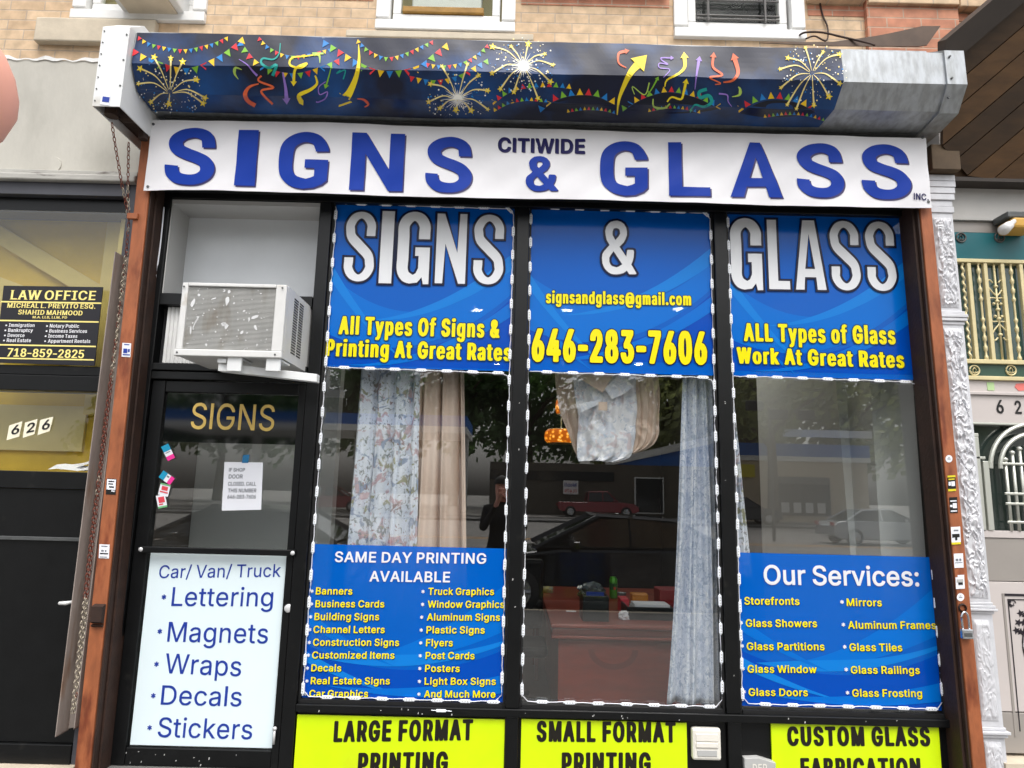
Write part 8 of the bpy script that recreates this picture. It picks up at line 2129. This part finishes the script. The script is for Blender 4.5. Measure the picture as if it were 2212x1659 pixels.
MB().lathe([(.0345, 0), (.0345, .05)], (q.x, q.y, TOP + .07), 'Z', 24, 0, False).build('can_band', mat('dark green can print', rgb(24, 110, 30), .3, col2=rgb(220, 90, 40), thr=(.55, .58), vscale=40), t_, True)
q = spot(1343, 1310)
tag(MB().lathe([(.026, 0), (.034, .10), (.036, .102), (.034, .103), (.024, .004)], (q.x, q.y, TOP), 'Z', 24, 0, False).build('plastic_cup', mat('cloudy plastic cup', rgb(120, 134, 138), .2), None, True), 'cloudy plastic cup beside the green can', 'cup')
q = spot(1348, 1338)
def crumple(name, label, q, s, m, cat, fl=1.0):
    bm = bmesh.new()
    bmesh.ops.create_icosphere(bm, subdivisions=3, radius=s)
    rn = random.Random(int(s * 1000))
    for v in bm.verts:
        n = v.co.normalized()
        k = 1 + .22 * math.sin(n.x * 9 + n.y * 7) * math.sin(n.z * 11 + n.x * 5) + rn.uniform(-.10, .10)
        v.co = Vector((n.x * s * k, n.y * s * k, max(-s * .6, n.z * s * k) * fl))
    me = bpy.data.meshes.new(name)
    bm.to_mesh(me)
    bm.free()
    me.materials.append(m)
    o = bpy.data.objects.new(name, me)
    COL.objects.link(o)
    o.location = (q.x, q.y, TOP + s * .6 * fl)
    return tag(o, label, cat)
crumple('crumpled_tissue', 'crumpled white tissue between the file box and the letter tray', q, .036, M['paper'], 'tissue')
crumple('plastic_bag', 'crumpled translucent plastic bag behind the black file box', spot(1278, 1293), .10, mat('translucent bag', rgb(92, 104, 108), .25), 'plastic bag', .8)
q = spot(1234, 1322)
tag(MB().box(q.x - .035, q.x + .035, q.y, q.y + .05, TOP, TOP + .002).build('business_card', M['paper'], None), 'white card lying on the left front of the desk', 'card')
q = spot(1184, 1284)
tb = thing('side_table', (q.x, q.y, .08), 'dark side table left of the desk with a tape roll on it', 'table')
MB().box(q.x - .25, dl - .02, 2.0, 2.6, .735, .762, 0, .004).build('table_top', M['desk_dark'], tb)
mb = MB()
for x in (q.x - .23, dl - .05):
    for y in (2.03, 2.55):
        mb = MB().box(x, x + .03, y, y + .03, .085, .734)
        mb.build('leg', M['desk_dark'], tb)
q.y = 2.2
tr = MB()
tr.lathe([(.028, 0), (.05, 0), (.05, .045), (.028, .045), (.028, 0)], (q.x, 2.2, TOP), 'Z', 24, 0, False)
tag(tr.build('tape_roll', mat('pale yellow tape', rgb(196, 186, 120), .5, col2=rgb(150, 154, 150), thr=(.5, .55), vscale=30), None, True), 'roll of pale tape on the dark side table', 'tape roll')
ck = thing('office_chair', (.15, 1.5, .08), 'dark office chair left of the desk, hardly lit', 'chair')
MB().box(-.12, .30, 1.15, 1.55, .46, .54, 0, .03).build('seat', M['black_matt'], ck)
MB().box(-.10, .28, 1.56, 1.62, .58, 1.1, 0, .03).build('backrest', M['black_matt'], ck)
MB().tube([(.09, 1.35, .14), (.09, 1.35, .46)], .025).build('stem', M['black_matt'], ck)
mb = MB()
for k in range(5):
    a = 2 * PI * k / 5
    mb.tube([(.09, 1.35, .15), (.09 + .27 * math.cos(a), 1.35 + .27 * math.sin(a), .11)], .018)
mb.build('foot_star', M['black_matt'], ck)

# ================================================================== the street behind the photographer (seen in the glass)
KY = -5.9
tag(MB().box(-40, 40, KY, -.02, -.30, -.004).build('pavement', M['concrete'], None), kind='structure')
tag(MB().box(-200, 200, -38.0, KY - .15, -.34, -.15).build('road', M['asphalt'], None), kind='structure')
tag(MB().box(-40, 40, KY - .149, KY - .001, -.30, -.01, 0, .01).build('kerb', M['sandstone'], None), kind='structure')
tag(MB().box(-200, 200, -41.5, -38.02, -.34, -.02).build('far_pavement', M['concrete'], None), kind='structure')
tag(MB().box(-300, 300, -300, -41.52, -.40, .05).build('ground', mat('forecourt concrete', (.22, .21, .19, 1), .85, var=.12, vscale=.5), None), kind='structure')
tag(MB().box(-300, 300, .4, 300, -.5, -.05).build('far_ground', M['concrete'], None), kind='structure')
mb = MB()
for y in (-22.4, -23.0):
    mb.box(-60, 60, y, y + .16, -.146, -.142)
tag(mb.build('road_marking', M['road_yellow'], None), kind='structure')

M['car_black'] = mat('black car paint', rgb(22, 24, 28), .12, .2, spec=.6, coat=.8)
M['car_red'] = mat('dark red car paint', rgb(132, 14, 30), .15, .2, coat=.8)
M['car_silver'] = mat('silver car paint', rgb(184, 188, 192), .2, .5, coat=.6)
M['car_glass'] = mat('car glass', (.01, .012, .014, 1), .04, spec=.8)
M['lens_red'] = mat('red lamp lens', rgb(170, 16, 20), .2)
M['lens_white'] = mat('clear lamp lens', rgb(224, 228, 232), .15)
def car(name, label, loc, paint, flip=False, kind='sedan', L=4.6, W=1.8):
    t_ = thing(name, loc, label, 'car' if kind != 'pickup' else 'pickup truck')
    s = -1 if not flip else 1          # nose towards -x unless flipped
    x0, y0, z0 = loc
    def pt(x, y, z): return (x0 + s * x, y0 + y, z0 + z)
    H = L / 2
    if kind == 'sedan':
        low = [(-H, .35), (-H + .05, .75), (-H + .25, .92), (-H + .9, .98), (H - 1.5, .95), (H - .5, .82), (H - .08, .66), (H, .35), (H - .3, .22), (-H + .3, .22)]
        roof = [(-H + .55, .96), (-H + 1.25, 1.36), (-H + 1.9, 1.44), (-H + 2.5, 1.42), (H - 1.15, .95)]
    elif kind == 'suv':
        low = [(-H, .45), (-H + .03, 1.0), (-H + .1, 1.05), (H - 1.3, 1.05), (H - .3, .95), (H - .04, .75), (H, .4), (H - .3, .28), (-H + .3, .28)]
        roof = [(-H + .12, 1.05), (-H + .4, 1.62), (-H + .9, 1.68), (H - 2.2, 1.66), (H - 1.25, 1.05)]
    else:
        low = [(-H, .55), (-H, 1.02), (-H + 2.0, 1.02), (-H + 2.02, 1.08), (H - 1.5, 1.08), (H - .35, .98), (H - .03, .8), (H, .45), (H - .3, .36), (-H + .3, .4)]
        roof = [(-H + 2.05, 1.08), (-H + 2.15, 1.72), (-H + 2.5, 1.78), (H - 2.15, 1.76), (H - 1.45, 1.08)]
    def loft(prof, w0, w1, mb, mi=0):
        n = len(prof)
        zmin, zmax = min(p[1] for p in prof), max(p[1] for p in prof)
        ww = [w0 + (w1 - w0) * max(0, (p[1] - zmin) / (zmax - zmin)) for p in prof]
        vs = [pt(p[0], -w / 2, p[1]) for p, w in zip(prof, ww)] + [pt(p[0], w / 2, p[1]) for p, w in zip(prof, ww)]
        mb.add(vs, [tuple(range(n)), tuple(range(2 * n - 1, n - 1, -1))] + [(i, i + n, (i + 1) % n + n, (i + 1) % n) for i in range(n)], mi)
    mb = MB()
    loft(low, W, W * .93, mb)
    body = mb.build('body', paint, t_, bevel=.05)
    mb = MB()
    loft(roof, W * .90, W * .70, mb)
    mb.build('cabin_glass', M['car_glass'], t_, bevel=.04)
    mb = MB()
    rf = [p for p in roof if p[1] > max(q[1] for q in roof) - .13]
    mb.add([pt(rf[0][0] - .03, -W * .37, rf[0][1] + .012), pt(rf[-1][0] + .03, -W * .37, rf[-1][1] + .012), pt(rf[-1][0] + .03, W * .37, rf[-1][1] + .012), pt(rf[0][0] - .03, W * .37, rf[0][1] + .012)] +
           [pt(rf[0][0] - .03, -W * .35, rf[0][1] + .05), pt(rf[-1][0] + .03, -W * .35, rf[-1][1] + .05), pt(rf[-1][0] + .03, W * .35, rf[-1][1] + .05), pt(rf[0][0] - .03, W * .35, rf[0][1] + .05)],
           [(0, 1, 5, 4), (1, 2, 6, 5), (2, 3, 7, 6), (3, 0, 4, 7), (4, 5, 6, 7), (3, 2, 1, 0)])
    for a, b in ((roof[0], roof[1]), (roof[-1], roof[-2])):
        for sy in (-1, 1):
            mb.tube([pt(a[0], sy * W * .455, a[1]), pt(b[0], sy * W * .365, b[1])], .04, 0, 6)
    mid = (roof[0][0] + roof[-1][0]) / 2
    zr = max(q[1] for q in roof)
    for sy in (-1, 1):
        mb.tube([pt(mid, sy * W * .455, roof[0][1]), pt(mid, sy * W * .36, zr)], .04, 0, 6)
    mb.build('roof', paint, t_)
    for sx in (-H + .85, H - .9):
        for sy in (-1, 1):
            r_ = .33 if kind == 'sedan' else .38
            c = pt(sx, sy * (W / 2 - .10), r_ - .0)
            wl = MB().lathe([(r_ * .6, -.11), (r_ * .95, -.11), (r_, -.06), (r_, .06), (r_ * .95, .11), (r_ * .6, .11)], c, 'Y', 24).build('wheel', M['tyre'], t_, True)
            mb = MB().lathe([(.02, -.118), (r_ * .62, -.112), (r_ * .62, .112), (.02, .118)], c, 'Y', 20)
            for k in range(5):
                a = 2 * PI * k / 5
                mb.tube([(c[0], c[1] + sy * .125, c[2]), (c[0] + r_ * .58 * math.cos(a), c[1] + sy * .12, c[2] + r_ * .58 * math.sin(a))], .035, 0, 6)
            mb.build('rim', M['chrome'], wl)
    for sy in (-1, 1):
        hz = low[5][1] - .10 if kind == 'sedan' else low[-4][1] - .05
        a = pt(H - .06, sy * (W / 2 - .28), hz)
        MB().box(a[0] - .06, a[0] + .06, a[1] - .16, a[1] + .16, a[2] - .07, a[2] + .07, 0, .03).build('headlight', M['lens_white'], t_)
        a = pt(-H + .03, sy * (W / 2 - .2), .82)
        MB().box(a[0] - .05, a[0] + .05, a[1] - .12, a[1] + .12, a[2] - .08, a[2] + .08, 0, .03).build('tail_light', M['lens_red'], t_)
        a = pt(H - 1.75, sy * (W / 2 + .08), roof[-1][1] + .06)
        MB().box(a[0] - .06, a[0] + .06, a[1] - .09, a[1] + .09, a[2] - .06, a[2] + .06, 0, .03).build('mirror', paint, t_)
    return t_
car('parked_car', 'black saloon car parked at the kerb behind the photographer', (1.55, -7.2, -.15), M['car_black'])
car('parked_car', 'black saloon car farther left along the kerb', (-4.3, -7.2, -.15), M['car_black'])
car('pickup_truck', 'dark red pickup truck on the forecourt across the road', (6.2, -44, .05), M['car_red'], True, 'pickup', 5.6, 1.95)
car('parked_car', 'dark car with bright wheels in front of the pale wall across the road', (15.2, -40.4, -.02), M['car_black'], True, 'suv', 4.6, 1.8)
car('parked_car', 'silver saloon car across the road at the right', (15.4, -24.5, -.15), M['car_silver'], True, 'sedan')
car('parked_car', 'red car across the road at the left', (-12.2, -43.6, .05), M['car_red'], True, 'suv')
# filling station
M['fascia_blue'] = mat('blue fascia', rgb(30, 104, 190), .4)
M['fascia_white'] = mat('white fascia', rgb(236, 236, 232), .4)
M['shop_wall'] = mat('dim station wall', rgb(96, 90, 80), .8, var=.15, vscale=.4)
M['station_glass'] = mat('station glass', rgb(30, 36, 40), .1, spec=.8)
M['pale_block'] = mat('pale block wall', rgb(206, 190, 164), .85, var=.08, vscale=.6)
gs = thing('station_canopy', (-10, -48, .05), 'filling station canopy with blue and white fascia across the road', 'canopy')
MB().box(-26, -3.27, -53, -45, 6.30, 7.1).build('blue_fascia', M['fascia_blue'], gs)
MB().box(-26.02, -3.24, -53.02, -44.97, 5.83, 6.298).build('white_fascia', M['fascia_white'], gs)
for x in (-20, -12, -3.6):
    MB().box(x - .3, x + .3, -49.2, -48.8, .05, 5.82, 0, .02).build('canopy_post', M['fascia_white'], gs)
st = thing('station_shop', (9, -50, .05), 'dark filling station shop with slanting white roof edge across the road', 'building')
MB().box(-1.5, 15.5, -58, -47, .05, 3.9).build('wall', M['shop_wall'], st)
MB().hexa([(7.9, -46.9, 3.9), (15.5, -46.9, 5.7), (15.5, -46.9, 6.3), (7.9, -46.9, 4.4)], [(7.9, -52, 3.9), (15.5, -52, 5.7), (15.5, -52, 6.3), (7.9, -52, 4.4)]).build('roof_edge', M['fascia_white'], st)
MB().hexa([(7.9, -47.2, 3.3), (15.5, -47.2, 3.3), (15.5, -47.2, 5.69), (7.9, -47.2, 3.89)], [(7.9, -52, 3.3), (15.5, -52, 3.3), (15.5, -52, 5.69), (7.9, -52, 3.89)]).build('blue_gable', M['fascia_blue'], st)
MB().box(-1.5, 7.85, -46.99, -46.9, 2.6, 3.3).build('dark_band', M['station_glass'], st)
for x0, x1 in ((9.4, 11.6),):
    f_ = MB().box(x0, x1, -47.0, -46.9, .3, 3.0).build('window', M['fascia_white'], st)
    MB().box(x0 + .1, x1 - .1, -46.9, -46.86, .4, 2.9).build('window_pane', M['station_glass'], f_)
wb2 = thing('white_building', (21, -47, .05), 'pale block building with blue and white roof band and dark shop window', 'building')
MB().box(15.6, 25.5, -54, -44.1, .05, 4.30).build('wall', M['pale_block'], wb2)
MB().box(15.55, 25.7, -54.1, -44.0, 4.66, 5.55).build('blue_fascia', M['fascia_blue'], wb2)
MB().box(15.53, 25.72, -54.12, -43.97, 4.31, 4.655).build('white_fascia', M['fascia_white'], wb2)
f_ = MB().box(18.9, 22.75, -44.1, -44.0, .5, 3.2).build('window', M['iron'], wb2)
MB().box(19.0, 22.65, -44.0, -43.96, .6, 2.7).build('window_pane', M['station_glass'], f_)
for k in range(4):
    MB().box(19.2 + k * .85, 19.75 + k * .85, -43.95, -43.93, .7, 1.4).build('window_poster', M['ac_white'], f_)
tag(MB().box(15.75, 17.4, -44.0, -43.9, 3.1, 4.0).build('yellow_signboard', M['st_yellow'], None), 'yellow sign board at the left end of the pale block building', 'sign')
tag(MB().box(20.6, 27.3, -46.6, -46.5, 6.3, 6.85).build('white_signboard', M['fascia_white'], None), 'long white sign board above the pale block building', 'sign')
fb_ = thing('flood_light_mast', (10.3, -20, -.15), 'mast with three black flood lights over the road', 'street lamp')
MB().tube([(10.9, -24.2, -.1), (10.9, -24.2, 5.4)], .07).build('mast', M['iron'], fb_)
for x, z in ((10.2, 5.45), (11.2, 5.1), (12.3, 5.1)):
    MB().box(x - .35, x + .35, -24.1, -23.8, z - .2, z + .2, 0, .04).build('flood_light', M['tyre'], fb_)
mbs = thing('station_sign', (4.2, -42.5, .05), 'small white filling station board behind the pickup', 'sign')
MB().box(4.0, 5.1, -46.4, -46.32, 1.6, 2.6).build('board', M['fascia_white'], mbs)
MB().tube([(4.5, -46.45, .05), (4.5, -46.45, 1.7)], .05).build('sign_post', M['iron'], mbs)
def text_far(s, x, y, z, cap, m, par):
    """lettering on a board that faces the shop: reads from the shop side"""
    b = MB()
    pen = 0.0
    for c in s:
        adv, cs, flat, tris = glyph('bold', c)
        b.add([(x - (pen + gx) * cap, y, z + gz * cap) for gx, gz in flat], tris)
        pen += adv
    b.build('lettering', m, par)
text_far('Mobil', 5.0, -46.31, 2.15, .27, M['sign_blue'], mbs)
text_far('FLATS', 5.0, -46.31, 1.74, .22, M['st_red'], mbs)
# trees across the road
M['leaf'] = mat('leaf', (.075, .13, .045, 1), .6, var=.45, vscale=.6)
M['leaf2'] = mat('olive leaf', (.17, .19, .07, 1), .6, var=.45, vscale=.6)
M['bark'] = mat('bark', rgb(88, 74, 60), .9, var=.2)
def tree(label, x, y, h, r_, seed, m, leaves=1500, size=.55):
    rn = random.Random(seed)
    t_ = thing('street_tree', (x, y, .1), label, 'tree', 'trees across the road')
    mb = MB()
    mb.tube(spline([(x, y, .0), (x + .1, y, h * .3), (x - .05, y + .1, h * .55), (x + .1, y, h * .8)], 4), [h * .03 * (1 - .06 * i) for i in range(13)], 0, 8)
    for k in range(7):
        a = rn.uniform(0, 6.28)
        z = h * rn.uniform(.35, .6)
        mb.tube([(x, y, z), (x + math.cos(a) * r_ * .4, y + math.sin(a) * r_ * .4, z + h * .13), (x + math.cos(a) * r_ * .75, y + math.sin(a) * r_ * .75, z + h * .2)], [h * .014, h * .01, h * .004], 0, 6)
    mb.build('trunk', M['bark'], t_, True)
    mb = MB()
    cl = [(Vector((rn.gauss(0, .45) * r_, rn.gauss(0, .45) * r_, h * rn.uniform(.36 if h > 14.5 else .48, .93))), rn.uniform(.25, .5) * r_) for _ in range(22)]
    for k in range(leaves):
        c, q = cl[k % 22]
        d = Vector((rn.gauss(0, 1), rn.gauss(0, 1), rn.gauss(0, .8)))
        p = c + d.normalized() * q * rn.random() ** .4
        n = Vector((rn.gauss(0, 1), rn.gauss(0, 1), rn.gauss(0, 1))).normalized()
        a = n.orthogonal().normalized()
        b = n.cross(a)
        s = size * rn.uniform(.6, 1.3)
        o = Vector((x, y, 0)) + p
        mb.add([o - a * s * .5, o + b * s * .3, o + a * s * .5, o - b * s * .3], [(0, 1, 2, 3)])
    mb.build('crown', m, t_)
def leafy(m, c):
    n, l = m.node_tree.nodes, m.node_tree.links
    tl = n.new('ShaderNodeBsdfTranslucent')
    tl.inputs[0].default_value = c
    mx = n.new('ShaderNodeMixShader')
    mx.inputs[0].default_value = .45
    l.new(n['Principled BSDF'].outputs[0], mx.inputs[1])
    l.new(tl.outputs[0], mx.inputs[2])
    l.new(mx.outputs[0], n['Material Output'].inputs[0])
leafy(M['leaf'], (.10, .19, .05, 1))
leafy(M['leaf2'], (.34, .38, .13, 1))
TS = [(-40, 15, 6), (-31, 17, 6.5), (-22, 17, 6.5), (-14, 18, 6.5), (-6, 18, 6.5), (2, 17.5, 6.5), (10, 18, 6.5), (18, 18.5, 7), (26, 18, 7), (35, 18, 7), (45, 17, 7)]
for k, (x, h, r_) in enumerate(TS):
    tree('broad leafy tree behind the filling station', x, -66 - 2 * (k % 3), h, r_, 20 + k, M['leaf'] if k < 6 else M['leaf2'], 3000, .95)
tree('street tree with olive crown reflected in the right window', 17.9, -42.2, 14, 5.0, 50, M['leaf2'], 3000, .6)

# ================================================================== the photographer
ph = thing('person', (0.0, -4.15, 0), 'person in dark clothes holding up a phone, one fingertip at left photo edge', 'person')
def skin_mesh(name, chains, m, par):
    """chains of (point, radius); each chain may start on a joint of an earlier one"""
    me = bpy.data.meshes.new(name)
    vs, es, rr, key = [], [], [], {}
    def vid(p, r_):
        k = tuple(round(c, 4) for c in p)
        if k not in key:
            key[k] = len(vs)
            vs.append(k)
            rr.append(r_)
        return key[k]
    for ch in chains:
        ids = [vid(p, r_) for p, r_ in ch]
        es += list(zip(ids, ids[1:]))
    me.from_pydata(vs, es, [])
    o = bpy.data.objects.new(name, me)
    COL.objects.link(o)
    sk = o.modifiers.new('skin', 'SKIN')
    for i, sv in enumerate(me.skin_vertices[0].data):
        sv.radius = (rr[i], rr[i]) if not isinstance(rr[i], tuple) else rr[i]
    me.skin_vertices[0].data[0].use_root = True
    ss = o.modifiers.new('sub', 'SUBSURF')
    ss.levels = ss.render_levels = 2
    dg = bpy.context.evaluated_depsgraph_get()
    dg.update()
    nm = bpy.data.meshes.new_from_object(o.evaluated_get(dg))
    nm.name = name
    o.modifiers.clear()
    o.data = nm
    for p_ in nm.polygons: p_.use_smooth = True
    nm.materials.clear()
    for q in (m if isinstance(m, list) else [m]): nm.materials.append(q)
    o.parent = par
    o.matrix_parent_inverse = Matrix.Translation(-par.location)
    return o
B = -4.17
pel = (-.09, B, .95)
M['cloth_dark'] = mat('dark jacket cloth', rgb(34, 34, 38), .85)
M['cloth_trouser'] = mat('dark trousers', rgb(40, 42, 52), .85)
chest = (-.09, B, 1.30)
neck = (-.09, B + .01, 1.47)
lw = (-.115, -3.83, 1.52)
rw = (.165, -3.86, 1.53)
palm_l = (-.108, -3.80, 1.575)
palm_r = (.150, -3.815, 1.59)
tip = CAM + (_F + _R * ((-2 - 1106) / FPX) - _U * ((176 - 829.5) / FPX)) * .066
chains = [
    [(pel, .15), ((-.09, B, 1.12), .135), (chest, .15), ((-.09, B, 1.42), .11), (neck, .06), ((-.09, B + .02, 1.56), .075), ((-.09, B + .03, 1.66), .088), ((-.09, B + .02, 1.73), .075)],
    [(pel, .15), ((-.19, B, .86), .095), ((-.21, B + .02, .50), .062), ((-.21, B - .02, .12), .042), ((-.21, B + .0, .05), .04), ((-.22, B + .16, .035), .032)],
    [(pel, .15), ((.01, B, .86), .095), ((.03, B + .02, .50), .062), ((.03, B - .02, .12), .042), ((.03, B + .0, .05), .04), ((.04, B + .16, .035), .032)],
    [((-.09, B, 1.42), .11), ((-.26, B, 1.41), .062), ((-.30, B + .08, 1.17), .048), (lw, .026), (palm_l, .026)],
    [((-.09, B, 1.42), .11), ((.08, B, 1.41), .062), ((.18, B + .08, 1.17), .048), (rw, .026), (palm_r, .026)],
    [(palm_l, .026), ((-.122, -3.775, 1.618), .0105), ((-.112, -3.728, 1.645), .0095), ((tip.x - .022, tip.y + .002, tip.z - .001), .0092), ((tip.x - .006, tip.y, tip.z), .0090), (tuple(tip), .0052)],
    [(palm_l, .026), ((-.098, -3.775, 1.626), .010), ((-.094, -3.782, 1.655), .009), ((-.078, -3.792, 1.668), .008)],
    [(palm_l, .026), ((-.085, -3.785, 1.616), .0095), ((-.074, -3.792, 1.64), .0085), ((-.06, -3.798, 1.648), .0075)],
    [(palm_l, .026), ((-.077, -3.80, 1.596), .009), ((-.062, -3.806, 1.61), .008), ((-.052, -3.81, 1.614), .007)],
    [(palm_l, .026), ((-.088, -3.822, 1.566), .012), ((-.064, -3.83, 1.576), .0105), ((-.045, -3.828, 1.585), .009)],
    [(palm_r, .026), ((.160, -3.786, 1.632), .0105), ((.150, -3.766, 1.652), .0095), ((.132, -3.762, 1.658), .0082)],
    [(palm_r, .026), ((.142, -3.784, 1.628), .010), ((.132, -3.764, 1.640), .009), ((.118, -3.762, 1.644), .008)],
    [(palm_r, .026), ((.134, -3.79, 1.612), .0095), ((.122, -3.77, 1.618), .0085), ((.112, -3.765, 1.62), .0075)],
    [(palm_r, .026), ((.128, -3.80, 1.585), .009), ((.116, -3.785, 1.588), .008), ((.108, -3.778, 1.59), .007)],
    [(palm_r, .026), ((.132, -3.832, 1.60), .012), ((.112, -3.826, 1.618), .0105), ((.098, -3.812, 1.628), .009)],
]
body = skin_mesh('body', chains, [M['skin'], M['cloth_dark'], M['cloth_trouser']], ph)
for p_ in body.data.polygons:
    c = p_.center
    if c.z < .97: p_.material_index = 2
    elif c.z < 1.49 and c.y < -3.86: p_.material_index = 1
mb = MB()
def cap_fn(u, v):
    a, b = 2 * PI * u, PI * .5 * v
    return (-.09 + .096 * math.cos(a) * math.sin(b), B + .02 + .112 * math.sin(a) * math.sin(b), 1.70 + .10 * math.cos(b))
mb.grid(cap_fn, 20, 8)
mb.plate([(.075 * math.cos(PI * k / 10), B + .11, 1.715) for k in range(2)], .07) if False else None
mb.build('hair', mat('dark hair', rgb(24, 20, 18), .7), ph, True)
mb = MB()
for x in (-.12, -.06):
    mb.lathe([(.002, 0), (.011, .004), (.012, .01)], (x, B + .105, 1.665), 'Y', 10)
mb.tube([(-.09, B + .105, 1.66), (-.09, B + .128, 1.63), (-.09, B + .108, 1.615)], [.008, .014, .009])
mb.tube([(-.112, B + .105, 1.585), (-.09, B + .11, 1.583), (-.068, B + .105, 1.585)], .005)
mb.build('face_features', M['skin'], ph, True)
pho = thing('phone', (.055, -3.772, 1.6), 'dark phone held sideways by the photographer', 'phone')
MB().box(-.018, .138, -3.782, -3.772, 1.555, 1.628, 0, .003).build('phone_body', M['black_gloss'], pho)
